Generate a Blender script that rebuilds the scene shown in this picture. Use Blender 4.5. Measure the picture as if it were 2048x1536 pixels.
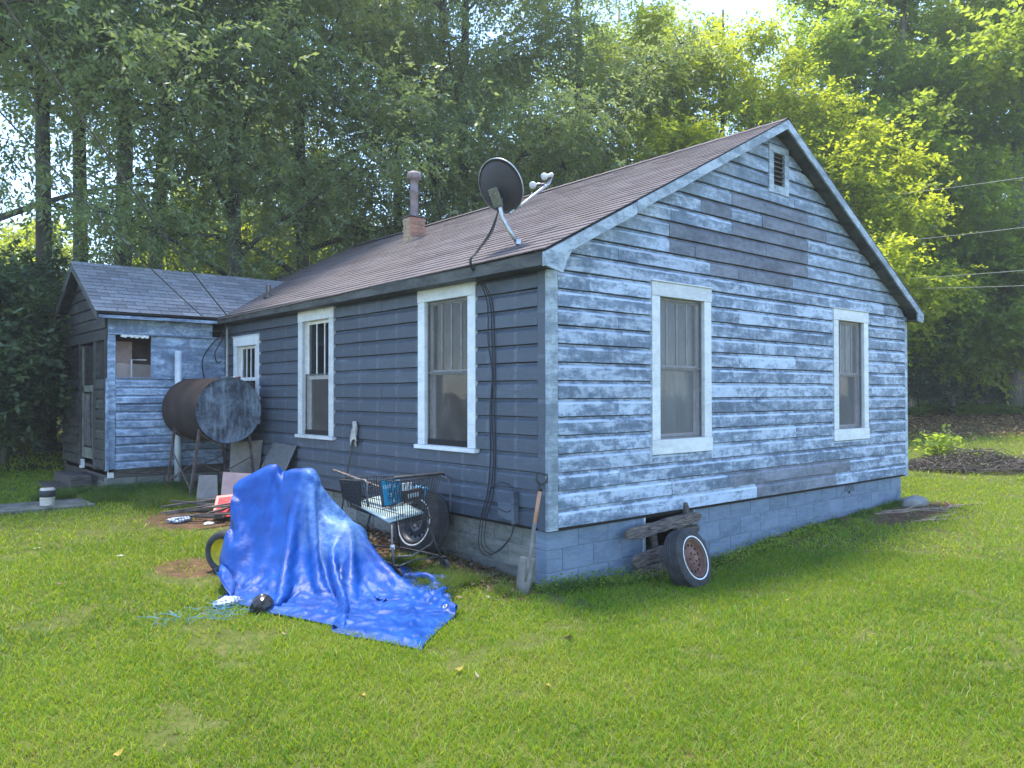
import bpy, bmesh, math, random
import numpy as np
from mathutils import Vector, Matrix, noise
rnd = random.Random(7)
for o in list(bpy.data.objects): bpy.data.objects.remove(o)
S = bpy.context.scene; COL = S.collection
PI = math.pi
def clamp(v, a, b): return max(a, min(b, v))

# ------------------------------------------------------------------ camera, sky, sun, exposure
F_PX, CAM, YAW, PITCH, ROLL = 1582.69, (-4.84606, -5.12126, 1.69878), 0.712118, 0.0121197, -0.001606
cd = bpy.data.cameras.new("camera"); cam = bpy.data.objects.new("camera", cd); COL.objects.link(cam)
fw = Vector((math.cos(PITCH)*math.sin(YAW), math.cos(PITCH)*math.cos(YAW), math.sin(PITCH)))
r0 = Vector((math.cos(YAW), -math.sin(YAW), 0)); u0 = r0.cross(fw)
rt = r0*math.cos(ROLL)+u0*math.sin(ROLL); up = -r0*math.sin(ROLL)+u0*math.cos(ROLL)
cam.matrix_world = Matrix(((rt.x, up.x, -fw.x, CAM[0]), (rt.y, up.y, -fw.y, CAM[1]), (rt.z, up.z, -fw.z, CAM[2]), (0, 0, 0, 1)))
cd.sensor_width = 36; cd.lens = F_PX/2048*36; cd.clip_start = .05; cd.clip_end = 1000
S.camera = cam
SUN_AZ, SUN_EL = math.radians(12), math.radians(77)      # azimuth from +Y towards +X
W = bpy.data.worlds.new("World"); S.world = W; W.use_nodes = True
nt = W.node_tree; nt.nodes.clear()
sky = nt.nodes.new('ShaderNodeTexSky'); sky.sky_type = 'NISHITA'; sky.sun_disc = False
sky.sun_elevation = SUN_EL; sky.sun_rotation = SUN_AZ; sky.altitude = 1500; sky.air_density = 1.0; sky.dust_density = .3; sky.ozone_density = 1.8
bg = nt.nodes.new('ShaderNodeBackground'); bg.inputs[1].default_value = .15
wo = nt.nodes.new('ShaderNodeOutputWorld'); nt.links.new(sky.outputs[0], bg.inputs[0]); nt.links.new(bg.outputs[0], wo.inputs[0])
sl = bpy.data.lights.new("sun", 'SUN'); sl.energy = 1.9; sl.angle = math.radians(11); sl.color = (1, .93, .80)
so = bpy.data.objects.new("sun", sl); COL.objects.link(so)
sdir = Vector((math.sin(SUN_AZ)*math.cos(SUN_EL), math.cos(SUN_AZ)*math.cos(SUN_EL), math.sin(SUN_EL)))
so.rotation_euler = sdir.to_track_quat('Z', 'Y').to_euler(); so.location = (0, 20, 30)
S.view_settings.view_transform = 'Standard'; S.view_settings.look = 'None'
S.view_settings.exposure = 2.25; S.view_settings.gamma = 1; S.view_settings.use_curve_mapping = False
try:
    S.cycles.max_bounces = 7; S.cycles.transparent_max_bounces = 10; S.cycles.diffuse_bounces = 4
    S.cycles.transmission_bounces = 4; S.cycles.glossy_bounces = 2; S.cycles.use_denoising = True
    S.cycles.sample_clamp_indirect = 6
except Exception: pass

# ------------------------------------------------------------------ shader helpers
class M:
    def __init__(s, name):
        s.m = bpy.data.materials.new(name); s.m.use_nodes = True; s.t = s.m.node_tree; s.t.nodes.clear()
        s.out = s.t.nodes.new('ShaderNodeOutputMaterial')
        s.b = s.t.nodes.new('ShaderNodeBsdfPrincipled'); s.t.links.new(s.b.outputs[0], s.out.inputs[0])
    def n(s, typ, **kw):
        nd = s.t.nodes.new('ShaderNode'+typ)
        for k, v in kw.items(): setattr(nd, k, v)
        return nd
    def l(s, a, b): s.t.links.new(a, b)
    def coord(s, kind='Object', scale=(1, 1, 1), rand=False):
        c = s.n('TexCoord'); o = c.outputs[kind]
        if rand:
            oi = s.n('ObjectInfo'); mu = s.n('VectorMath', operation='MULTIPLY'); cb = s.n('CombineXYZ')
            for i in range(3): s.l(oi.outputs['Random'], cb.inputs[i])
            s.l(cb.outputs[0], mu.inputs[0]); mu.inputs[1].default_value = (37.1, 53.7, 71.3)
            ad = s.n('VectorMath', operation='ADD'); s.l(o, ad.inputs[0]); s.l(mu.outputs[0], ad.inputs[1]); o = ad.outputs[0]
        mp = s.n('Mapping'); mp.inputs['Scale'].default_value = scale; s.l(o, mp.inputs[0]); return mp.outputs[0]
    def noise(s, vec, scale, detail=4, rough=.55, dist=0):
        nz = s.n('TexNoise'); nz.inputs['Scale'].default_value = scale; nz.inputs['Detail'].default_value = detail
        nz.inputs['Roughness'].default_value = rough; nz.inputs['Distortion'].default_value = dist
        if vec is not None: s.l(vec, nz.inputs['Vector'])
        return nz.outputs['Fac']
    def ramp(s, fac, stops, interp='LINEAR'):
        r = s.n('ValToRGB'); r.color_ramp.interpolation = interp; e = r.color_ramp.elements
        while len(e) > 1: e.remove(e[-1])
        e[0].position = stops[0][0]; e[0].color = tuple(stops[0][1])+(1,)
        for p, c in stops[1:]:
            k = e.new(p); k.color = tuple(c)+(1,)
        s.l(fac, r.inputs[0]); return r.outputs[0]
    def val(s, fac, a, b, lo=0, hi=1):
        r = s.n('MapRange'); r.inputs[1].default_value = a; r.inputs[2].default_value = b
        r.inputs[3].default_value = lo; r.inputs[4].default_value = hi; s.l(fac, r.inputs[0]); return r.outputs[0]
    def mix(s, fac, a, b, mode='MIX'):
        x = s.n('Mix', data_type='RGBA', blend_type=mode)
        for v, i in ((fac, 0), (a, 6), (b, 7)):
            if hasattr(v, 'links'): s.l(v, x.inputs[i])
            elif i == 0: x.inputs[0].default_value = v
            else: x.inputs[i].default_value = tuple(v)+(1,)
        return x.outputs[2]
    def math(s, op, a, b=None):
        x = s.n('Math', operation=op)
        for i, v in enumerate((a, b)):
            if v is None: continue
            if hasattr(v, 'links'): s.l(v, x.inputs[i])
            else: x.inputs[i].default_value = v
        return x.outputs[0]
    def bump(s, h, strength=.3, dist=.01):
        b = s.n('Bump'); b.inputs['Strength'].default_value = strength; b.inputs['Distance'].default_value = dist
        s.l(h, b.inputs['Height']); s.l(b.outputs[0], s.b.inputs['Normal'])
    def set(s, col=None, rough=None, metal=None, spec=None, **k):
        for v, i in ((col, 'Base Color'), (rough, 'Roughness'), (metal, 'Metallic'), (spec, 'Specular IOR Level')):
            if v is None: continue
            if hasattr(v, 'links'): s.l(v, s.b.inputs[i])
            elif i == 'Base Color': s.b.inputs[i].default_value = tuple(v)+(1,)
            else: s.b.inputs[i].default_value = v
        return s
def speck(name, a, b, scale=20, rough=.7, metal=0., stretch=(1, 1, 1), bump=.2, detail=6, spec=.4, bd=.004, rand=True, lo=.35, hi=.65):
    m = M(name); v = m.coord('Object', stretch, rand); f = m.noise(v, scale, detail, .62)
    m.set(m.ramp(f, [(lo, a), (hi, b)]), rough, metal, spec)
    if bump: m.bump(m.noise(v, scale*2.3, 5, .6), bump, bd)
    return m.m

# ------------------------------------------------------------------ mesh helpers
def finish(name, bm, mat, parent=None, smooth=False, recalc=True, loc=None):
    if recalc: bmesh.ops.recalc_face_normals(bm, faces=bm.faces)
    me = bpy.data.meshes.new(name); bm.to_mesh(me); bm.free()
    return link(name, me, mat, parent, smooth, loc)
def link(name, me, mat, parent=None, smooth=False, loc=None):
    if mat is not None and not me.materials:
        for x in (mat if isinstance(mat, (list, tuple)) else [mat]): me.materials.append(x)
    if smooth: me.shade_smooth()
    o = bpy.data.objects.new(name, me); COL.objects.link(o)
    if parent is not None: o.parent = parent
    if loc is not None: o.location = loc
    return o
def thing(name, label, cat, loc=(0, 0, 0), rz=0, group=None):
    o = bpy.data.objects.new(name, None); COL.objects.link(o); o.location = loc; o.rotation_euler = (0, 0, rz)
    o.empty_display_size = .1
    o['label'] = label; o['category'] = cat
    if group: o['group'] = group
    return o
def tag(o, label, cat, group=None):
    o['label'] = label; o['category'] = cat
    if group: o['group'] = group
    return o
def struct(o): o['kind'] = 'structure'; return o
def ident(p): return p
def box(bm, lo, hi, f=ident, bev=0):
    (a, b, c), (d, e, g) = lo, hi
    vs = [bm.verts.new(f((x, y, z))) for x in (a, d) for y in (b, e) for z in (c, g)]
    fs = [bm.faces.new([vs[i] for i in q]) for q in ((0, 1, 3, 2), (4, 6, 7, 5), (0, 4, 5, 1), (2, 3, 7, 6), (0, 2, 6, 4), (1, 5, 7, 3))]
    if bev:
        es = list({e for fc in fs for e in fc.edges})
        bmesh.ops.bevel(bm, geom=es, offset=bev, segments=1, affect='EDGES')
def tube(bm, pts, r, n=8, cap=True, closed=False):
    pts = [Vector(p) for p in pts]; N = len(pts); rr = r if isinstance(r, (list, tuple)) else [r]*N
    rings = []; prev = None
    for i, p in enumerate(pts):
        a = pts[(i-1) % N] if (closed or i > 0) else p; b = pts[(i+1) % N] if (closed or i < N-1) else p
        t = (b-a).normalized() if (b-a).length > 1e-9 else Vector((0, 0, 1))
        if prev is None:
            x = t.orthogonal().normalized()
        else:
            x = (prev - t*prev.dot(t))
            x = x.normalized() if x.length > 1e-6 else t.orthogonal().normalized()
        prev = x; y = t.cross(x)
        rings.append([bm.verts.new(p+(x*math.cos(2*PI*k/n)+y*math.sin(2*PI*k/n))*rr[i]) for k in range(n)])
    for i in range(N if closed else N-1):
        A, B = rings[i], rings[(i+1) % N]
        for k in range(n): bm.faces.new((A[k], A[(k+1) % n], B[(k+1) % n], B[k]))
    if cap and not closed:
        bm.faces.new(rings[0][::-1]); bm.faces.new(rings[-1])
def lathe(bm, prof, n=32, mtx=None, cap=False):
    """prof: (radius, height) points round local Z"""
    rings = []
    for r, z in prof:
        rings.append([bm.verts.new((r*math.cos(2*PI*k/n), r*math.sin(2*PI*k/n), z)) for k in range(n)])
    for A, B in zip(rings, rings[1:]):
        for k in range(n): bm.faces.new((A[k], A[(k+1) % n], B[(k+1) % n], B[k]))
    if cap: bm.faces.new(rings[0][::-1]); bm.faces.new(rings[-1])
    if mtx is not None: bmesh.ops.transform(bm, matrix=mtx, verts=[v for R in rings for v in R])
def poly_mesh(name, V, Fq, mat=None, attrs=None):
    """fast mesh from numpy: V (n,3), Fq (m,k) faces of k corners"""
    V = np.asarray(V, np.float32); Fq = np.asarray(Fq, np.int32); me = bpy.data.meshes.new(name)
    me.vertices.add(len(V)); me.vertices.foreach_set('co', V.ravel())
    m, k = Fq.shape; me.loops.add(m*k); me.loops.foreach_set('vertex_index', Fq.ravel())
    me.polygons.add(m); me.polygons.foreach_set('loop_start', np.arange(0, m*k, k, dtype=np.int32))
    me.polygons.foreach_set('loop_total', np.full(m, k, np.int32))
    for nm, a in (attrs or {}).items():
        at = me.attributes.new(nm, 'FLOAT', 'POINT'); at.data.foreach_set('value', np.asarray(a, np.float32))
    me.update(calc_edges=True); me.validate()
    if mat is not None: me.materials.append(mat)
    return me
def hn(x, y, s=1., o=0.): return noise.noise(Vector((x*s, y*s, o)))

# ------------------------------------------------------------------ ground shape
def gnd(x, y):
    z = .0136*clamp(x, -12, 40) + .038*clamp(y, -7, 24)
    if x > 12: z += .035*min(x-12, 26)
    z -= .165*math.exp(-((x-2.0)/1.7)**2-((y+.1)/1.5)**2)+.03*math.exp(-((x-5)/2)**2-((y+.1)/1.2)**2)
    z += .03*math.exp(-((x-6.6)/1.)**2-((y+.6)/.7)**2)
    return z + .018*noise.noise(Vector((x*.45, y*.45, 3))) * (1 if y < -.3 or x < -.3 else .3)
HOUSE_W, HOUSE_L = 7.27, 9.9

# ------------------------------------------------------------------ materials
def leaf_mat(name, cols, trans, tr_amt=.45, gloss=.45, spec=.3):
    m = M(name); at = m.n('Attribute'); at.attribute_name = 'rnd'
    oi = m.n('ObjectInfo')
    c = m.ramp(at.outputs['Fac'], [(i/(len(cols)-1), q) for i, q in enumerate(cols)])
    hv = m.n('HueSaturation'); m.l(c, hv.inputs['Color']); m.l(m.val(oi.outputs['Random'], 0, 1, .48, .52), hv.inputs['Hue'])
    m.l(m.val(oi.outputs['Random'], 0, 1, 1.15, .8), hv.inputs['Value'])
    m.set(hv.outputs[0], gloss, 0, spec)
    tr = m.n('BsdfTranslucent'); tc = m.mix(.55, hv.outputs[0], trans); m.l(tc, tr.inputs[0])
    mx = m.n('MixShader'); mx.inputs[0].default_value = tr_amt
    m.l(m.b.outputs[0], mx.inputs[1]); m.l(tr.outputs[0], mx.inputs[2]); m.l(mx.outputs[0], m.out.inputs[0]); return m.m
LEAF_OAK = leaf_mat('leaf_oak', [(.085, .12, .07), (.12, .16, .09), (.16, .205, .11)], (.55, .68, .12), .5, .4, .55)
LEAF_BRIGHT = leaf_mat('leaf_bright', [(.09, .145, .018), (.14, .205, .022), (.195, .255, .03)], (.95, 1, .05), .6)
LEAF_MID = leaf_mat('leaf_mid', [(.075, .13, .03), (.11, .175, .04), (.15, .215, .05)], (.8, .95, .07), .57)
LEAF_DARK = leaf_mat('leaf_dark', [(.05, .08, .04), (.075, .11, .05), (.10, .14, .06)], (.15, .25, .04), .3)
def bark(name, a, b, sc=6):
    m = M(name); v = m.coord('Object', (1, 1, .22), True); f = m.noise(v, sc*2.2, 8, .7)
    g = m.noise(m.coord('Object', (1, 1, 1), True), 1.6, 4)
    c = m.mix(m.val(g, .45, .62), m.ramp(f, [(.3, a), (.7, b)]), (.14, .16, .11))
    m.set(c, .9, 0, .2); m.bump(f, .9, .04); return m.m
BARK = bark('bark_dark', (.035, .03, .025), (.11, .095, .08)); BARK_L = bark('bark_light', (.12, .10, .085), (.34, .30, .26))

def paint(name, dark, mid, pale, thr=.5, wear_hl=1., bump=.35, rough=.62, ov=(.86, 1.12), dirt=0.):
    """layers of old paint on boards: UV u = metres along the board, v = height inside the board (0..1)"""
    m = M(name); v = m.coord('Object', (1, 1, 1.0), True)
    vs = m.coord('Object', (1, 1, 3.2), True)
    n1 = m.noise(m.coord('Object', (1.0, 1.0, 3.4), True), 2.5, 11, .74, .4); n2 = m.noise(m.coord('Object', (1, 1, 1), True), 13, 8, .75); nb = m.noise(v, .8, 3)
    comb = m.math('ADD', m.math('MULTIPLY', n1, .62), m.math('MULTIPLY', n2, .38))
    comb = m.math('ADD', comb, m.val(nb, .3, .7, -.07, .07))
    uv = m.n('TexCoord'); sp = m.n('SeparateXYZ'); m.l(uv.outputs['UV'], sp.inputs[0])
    # painted highlight and worn bead along the cove of each board and the drip edge
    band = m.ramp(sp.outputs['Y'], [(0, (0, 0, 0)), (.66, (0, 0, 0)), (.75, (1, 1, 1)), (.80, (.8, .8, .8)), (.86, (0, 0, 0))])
    bm2 = m.math('MULTIPLY', band, m.val(m.noise(vs, 3.1, 7, .7), .38, .60, 0, .16*wear_hl))
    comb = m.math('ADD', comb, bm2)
    c = m.ramp(comb, [(thr-.12, dark), (thr-.03, mid), (thr+.03, tuple((p_+q)/2 for p_, q in zip(mid, pale))), (thr+.06, pale), (thr+.20, tuple(min(1, q*1.25) for q in pale))])
    # pale runs down from the nail lines at the studs
    wv = m.math('PINGPONG', sp.outputs['X'], .2032); c = m.mix(m.math('MULTIPLY', m.val(wv, .0, .03, .5, 0), m.val(n1, .42, .55)), c, pale)
    fine = m.noise(m.coord('Object', (2, 2, 60), True), 3, 5, .6)
    c = m.mix(.35, c, m.ramp(fine, [(.3, (.35, .35, .35)), (.6, (.65, .65, .65))]), 'OVERLAY')
    if dirt: c = m.mix(m.val(m.noise(v, 1.3, 6, .6), .5, .75, 0, dirt), c, (.10, .085, .07))
    oi = m.n('ObjectInfo'); hs = m.n('HueSaturation'); m.l(c, hs.inputs['Color'])
    m.l(m.val(oi.outputs['Random'], 0, 1, *ov), hs.inputs['Value'])
    m.set(hs.outputs[0], rough, 0, .35)
    h = m.math('ADD', m.math('MULTIPLY', comb, 1.0), m.math('MULTIPLY', fine, .25)); m.bump(h, bump, .012); return m.m
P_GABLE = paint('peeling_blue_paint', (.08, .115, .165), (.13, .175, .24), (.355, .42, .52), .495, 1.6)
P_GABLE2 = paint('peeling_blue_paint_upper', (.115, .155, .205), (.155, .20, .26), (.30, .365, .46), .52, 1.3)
P_BARE = paint('bare_weathered_board', (.075, .085, .11), (.125, .14, .175), (.185, .20, .245), .50, .5)
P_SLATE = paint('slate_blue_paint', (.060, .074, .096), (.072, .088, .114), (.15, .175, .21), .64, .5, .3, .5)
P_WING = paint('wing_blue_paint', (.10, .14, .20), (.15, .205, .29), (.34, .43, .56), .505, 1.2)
P_DGREY = paint('dark_grey_paint', (.035, .036, .034), (.06, .06, .055), (.11, .11, .10), .58, .3)
P_TRIM = paint('pale_blue_trim', (.14, .18, .22), (.21, .255, .30), (.37, .43, .49), .49, .3)
P_WHITE = paint('white_trim_paint', (.33, .345, .35), (.46, .48, .49), (.52, .54, .55), .36, .0, .2, .5)
P_CMU = paint('painted_block', (.105, .145, .20), (.13, .175, .24), (.165, .215, .285), .50, 0, .4, .8, (.95, 1.04))
P_CMUL = paint('bare_block', (.085, .09, .075), (.13, .135, .115), (.20, .20, .18), .5, 0, .5, .9, dirt=.6)
WOOD_OLD = speck('old_grey_wood', (.045, .036, .032), (.25, .21, .19), 9, .9, 0, (1.0, 6, 10), .8, 9, .2, .02)
WOOD_DK = speck('dark_wood', (.04, .036, .032), (.15, .13, .12), 8, .9, 0, (1.0, 6, 8), .7, 8, .2, .015)
RUST = speck('rust_brown', (.06, .028, .018), (.24, .10, .06), 14, .85, .3, (1, 1, 1), .4)
RUBBER = speck('tyre_rubber', (.018, .018, .019), (.045, .045, .048), 12, .75, 0, (1, 1, 1), .25)
WHITE = speck('white_rubber', (.55, .55, .53), (.8, .8, .78), 30, .6)
DARK = speck('dark_void', (.012, .011, .01), (.02, .018, .016), 5, .9)
BLACKM = speck('black_metal', (.018, .018, .02), (.05, .05, .053), 25, .55, .1)
STEEL = speck('galvanised_steel', (.30, .31, .32), (.50, .51, .52), 18, .42, .8)
GREYM = speck('grey_metal', (.08, .08, .085), (.17, .17, .17), 16, .5, .4)

# ------------------------------------------------------------------ ground
def ground():
    xs = sorted(set([round(v, 3) for v in np.concatenate([np.arange(-10, 14, .22), np.arange(14, 46, 1.2), np.arange(-60, -10, 5), np.arange(46, 320, 25), np.arange(-300, -60, 30)])]))
    ys = sorted(set([round(v, 3) for v in np.concatenate([np.arange(-7, 11, .22), np.arange(11, 46, 1.2), np.arange(-60, -7, 5), np.arange(46, 320, 25), np.arange(-300, -60, 30)])]))
    X, Y = np.meshgrid(xs, ys); V = [(x, y, gnd(x, y)) for x, y in zip(X.ravel(), Y.ravel())]
    nx = len(xs); I = np.arange(nx-1); F = []
    for j in range(len(ys)-1): F.append(np.stack([j*nx+I, j*nx+I+1, (j+1)*nx+I+1, (j+1)*nx+I], 1))
    m = M('lawn_soil'); v = m.coord('Object'); a = m.noise(v, .5, 5, .6); b = m.noise(v, 9, 8, .7); c = m.noise(v, 55, 4, .7)
    g = m.ramp(b, [(.3, (.055, .065, .015)), (.5, (.095, .115, .022)), (.7, (.17, .16, .06))])
    g = m.mix(m.val(c, .42, .68, 0, .6), g, (.14, .15, .055))
    d = m.ramp(b, [(.3, (.06, .035, .02)), (.6, (.17, .10, .06)), (.8, (.27, .19, .12))])
    # leaf litter and bare earth: along the walls, at the far right slope, under the trees
    pos = m.n('TexCoord'); sp = m.n('SeparateXYZ'); m.l(pos.outputs['Object'], sp.inputs[0])
    def near(x, y, rx, ry):
        dx = m.math('DIVIDE', m.math('SUBTRACT', sp.outputs['X'], x), rx); dy = m.math('DIVIDE', m.math('SUBTRACT', sp.outputs['Y'], y), ry)
        r = m.math('ADD', m.math('MULTIPLY', dx, dx), m.math('MULTIPLY', dy, dy)); return m.val(m.math('ADD', r, m.val(a, .3, .7, -.5, .5)), .55, 1.25, 1, 0)
    msk = near(-.3, 3.0, .65, 3.1)
    for q in ((-1.35, 4.9, .8, .8), (6.4, -.55, 1.3, .33), (2.6, -.1, 3.2, .22), (24, 8, 9, 3.2), (-2.25, 2.5, .3, .4), (-2.8, 6.7, .9, .4), (-1.3, .75, .75, .35)):
        msk = m.math('MAXIMUM', msk, near(*q))
    far = m.math('MAXIMUM', m.val(m.math('ADD', sp.outputs['Y'], m.val(a, .3, .7, -1.5, 1.5)), 11.5, 13, 0, .85), m.math('MULTIPLY', m.val(m.math('ADD', m.math('ADD', m.math('MULTIPLY', sp.outputs['X'], .653), m.math('MULTIPLY', sp.outputs['Y'], .757)), m.val(a, .3, .7, -1.5, 1.5)), 13.3, 15, 0, .9), m.val(sp.outputs['X'], 8, 9.5)))
    msk = m.math('MAXIMUM', msk, far); msk = m.math('MAXIMUM', msk, m.val(m.noise(v, 2.1, 6, .65), .60, .70, 0, .75))
    m.set(m.mix(msk, g, d), .95, 0, .1); m.bump(m.math('ADD', b, c), .7, .03)
    o = link('ground', poly_mesh('ground', V, np.concatenate(F), m.m), None, None, True); struct(o)
    return o
ground()

# ------------------------------------------------------------------ house
E_ = .166; SB = .494                       # board exposure, bottom of the siding
def FG(p): return (p[0], -p[1], p[2])       # gable wall: (along, out, z)
def FL(p): return (-p[1], p[0], p[2])       # long side wall
YW, XW = 7.49, -1.76
def FW(p): return (p[0], YW-p[1], p[2])     # porch wing front
def FE(p): return (XW-p[1], p[0], p[2])     # porch wing end
house = thing('house', 'weathered blue clapboard house with a brown shingle gable roof and a small porch wing', 'house')
APX, APZ = 3.70, 4.93                       # top of the gable roof
def roofL(x): return 2.93 + (APZ-2.93)*(x+.22)/(APX+.22)
def roofR(x): return APZ - (APZ-2.885)*(x-APX)/(7.47-APX)
def rooft(x): return min(roofL(x), roofR(x))
def sag(y): return -.012*clamp(y, 0, 10)*.6 - .02*math.sin(clamp(y, 0, 10)/10*PI)

def board(name, f, a0, a1, z0, h, mat, parent, b0=None, b1=None, th=.033, seed=0, prof=None, rag=.002):
    b0 = a0 if b0 is None else b0; b1 = a1 if b1 is None else b1
    n = max(1, int((max(a1, b1)-min(a0, b0))/.3)); bm = bmesh.new(); uvl = bm.loops.layers.uv.new('UVMap')
    P = prof or [(0, 0), (th, .0), (th, .70), (th*.80, .79), (th*.30, .90), (th*.18, 1.0), (0, 1.0)]
    rr = random.Random(seed); tilt = rr.uniform(-.002, .002); po = rr.uniform(-.0015, .003)
    rows = []
    for i in range(n+1):
        t = i/n; j = rr.uniform(-rag, rag); row = []
        for o, q in P:
            x = (a0+(a1-a0)*t)*(1-q)+(b0+(b1-b0)*t)*q
            z = z0+h*q+tilt*(t-.5)*2+(j if q < .1 else 0)
            row.append((bm.verts.new(f((x, o+(po if o > 0 else 0)+(rr.uniform(0, rag) if q < .1 and o > 0 else 0), z))), x, q))
        rows.append(row)
    def face(vs):
        try: fc = bm.faces.new([v[0] for v in vs])
        except ValueError: return
        for lp, v in zip(fc.loops, vs): lp[uvl].uv = (v[1], v[2])
    for A, B in zip(rows, rows[1:]):
        for k in range(len(P)): k2 = (k+1) % len(P); face([A[k], B[k], B[k2], A[k2]])
    face(rows[0]); face(rows[-1][::-1])
    return finish(name, bm, mat, parent)
def trim(name, f, lo, hi, mat, parent, bev=.002):
    bm = bmesh.new(); box(bm, lo, hi, f, bev); o = finish(name, bm, mat, parent); return o

GW = [(1.40, 2.40, 1.08, 2.83), (5.11, 6.08, 1.07, 2.81)]           # gable windows (outer casing)
LW = [(1.0, 2.0, 1.16, 2.82), (3.89, 4.88, 1.16, 2.81), (6.17, 7.14, 1.30, 2.58)]
VENT = (3.57, 4.01, 4.09, 4.67)
# --- gable boards
bare = [(16, 1.69, 4.47, 3), (17, 1.69, 4.47, 3), (17, 3.5, 4.06, 3), (18, 2.81, 4.47, 3), (20, 2.8, 4.47, 3), (19, 3.43, 4.95, 3), (19, 2.23, 2.8, 3), (0, 3.29, 5.16, 3), (1, 2.75, 5.55, 4), (15, 2.4, 4.1, 3)]
studs = [.09+.4064*i for i in range(1, 18)]
def cuts(f, rows, holes, x0, x1, mat_of, top=None, jr=None):
    for k in range(rows):
        z0 = SB+k*E_; z1 = z0+E_
        if top:                        # clipped by the sloping roof
            a0, a1 = top(z0); b0, b1 = top(z1)
        else: a0, b0, a1, b1 = x0, x0, x1, x1
        if a1-a0 < .05: break
        if b1 < b0: m_ = (b0+b1)/2; b0 = m_-.004; b1 = m_+.004
        js = sorted(jr(k)) if jr else []
        segs = []
        blocks = [(h[0], h[1]) for h in holes if h[2] < z1-.02 and h[3] > z0+.02]
        edges = [x for x in js if a0+.25 < x < a1-.25 and not any(p-.1 < x < q+.1 for p, q in blocks)]
        pts = [None]+edges+[None]
        for i in range(len(pts)-1):
            s0 = (a0, b0) if pts[i] is None else (pts[i]+.003,)*2
            s1 = (a1, b1) if pts[i+1] is None else (pts[i+1]-.003,)*2
            pieces = [(s0, s1)]
            for p, q in blocks:
                np_ = []
                for u, w in pieces:
                    if p >= w[0] or q <= u[0]: np_.append((u, w)); continue
                    if p > u[0]: np_.append((u, (p-.003,)*2))
                    if q < w[0]: np_.append(((q+.003,)*2, w))
                pieces = np_
            for u, w in pieces:
                if w[0]-u[0] < .04: continue
                board('board', f, u[0], w[0], z0+.001, E_-.009, mat_of(k, (u[0]+w[0])/2), house, u[1], w[1], seed=hash((k, round(u[0]*100), f.__name__ == 'FG')) & 0xffff)
        for h in holes:                # boards notched above and below a window
            p, q = max(h[0], a0)-.002, min(h[1], a1)+.002
            zb, zt = h[2]-(.045 if f is FL else .0), h[3]+.014
            if z0+.02 < zb < z1+.02 and h[2] < z1-.02: board('board', f, p, q, z0+.001, min(zb, z1-.009)-z0-.003, mat_of(k, (p+q)/2), house, seed=k, prof=[(0, 0), (.033, 0), (.033, .98), (0, 1)])
            if z0-.02 < zt < z1-.03 and h[3] > z0+.02: board('board', f, p, q, zt, z1-.009-zt, mat_of(k, (p+q)/2), house, seed=k, prof=[(0, 0), (.030, 0), (.022, .5), (.007, 1), (0, 1)])
def gtop(z):
    if z <= 2.82: return (.092, 7.268)
    # inner underside of roof
    xl = (z+.10-2.93)/(APZ-2.93)*(APX+.22)-.22; xr = APX+(APZ-.10-z)/(APZ-2.885)*(7.47-APX)
    return (max(.092, xl), min(7.268, xr))
def gj(k):
    r = random.Random(k*13+5); out = []
    for q in bare:
        if q[0] == k: out += [q[1], q[2]]
    for s in r.sample(studs, 3 if k < 14 else 2):
        if all(abs(s-o) > .35 for o in out): out.append(s)
    return out
def gm(k, x):
    for q in bare:
        if q[0] == k and q[1]-.02 < x < q[2]+.02: return P_BARE
    return P_GABLE if (k < 15 or random.Random(int(x*50)+k).random() < .35) else P_GABLE2
import builtins
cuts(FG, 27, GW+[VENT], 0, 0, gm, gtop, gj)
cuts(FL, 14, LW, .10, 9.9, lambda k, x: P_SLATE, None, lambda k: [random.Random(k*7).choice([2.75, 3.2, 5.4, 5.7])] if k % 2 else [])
# sheathing behind the boards (with real openings), floor and foundation core
def sheath(name, f, x0, x1, z0, z1, holes, t=.09, topf=None):
    bm = bmesh.new(); xs = sorted({x0, x1, *[h[0]+.06 for h in holes], *[h[1]-.06 for h in holes]}); zs = sorted({z0, z1, *[h[2]+.06 for h in holes], *[h[3]-.06 for h in holes]})
    for i in range(len(xs)-1):
        for j in range(len(zs)-1):
            cx, cz = (xs[i]+xs[i+1])/2, (zs[j]+zs[j+1])/2
            if any(h[0] < cx < h[1] and h[2] < cz < h[3] for h in holes): continue
            box(bm, (xs[i], -t, zs[j]), (xs[i+1], -.002, zs[j+1]), f)
    if topf:
        vs = [f((x, o, z)) for o in (-t, -.002) for x, z in topf]; n = len(topf); q = [bm.verts.new(v) for v in vs]
        bm.faces.new(q[:n]); bm.faces.new(q[n:][::-1])
        for i in range(n): bm.faces.new((q[i], q[(i+1) % n], q[n+(i+1) % n], q[n+i]))
    return finish(name, bm, DARK, house)
sheath('wall_sheathing', FG, .0, 7.27, .46, 2.83, GW, .09, [(.02, 2.84), (7.25, 2.84), (APX, APZ-.14)])
sheath('wall_sheathing', FL, .095, 9.9, .46, 2.83, LW)
bm = bmesh.new(); box(bm, (7.18, .1, .46), (7.27, 9.9, 2.83)); box(bm, (.0, 9.81, .46), (7.17, 9.9, 2.83)); box(bm, (.1, .1, .42), (7.17, 9.8, .455)); box(bm, (.1, .1, 2.72), (7.17, 9.8, 2.76))
finish('wall_sheathing', bm, DARK, house)
bm = bmesh.new(); q = [bm.verts.new(p) for p in ((0, 9.9, 2.84), (7.27, 9.9, 2.84), (APX, 9.9, APZ-.14))]; bm.faces.new(q)
finish('rear_gable', bm, P_SLATE, house)
for y0 in np.arange(.8, 9.6, 1.5):     # interior partitions stop light passing straight through
    pass
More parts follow.
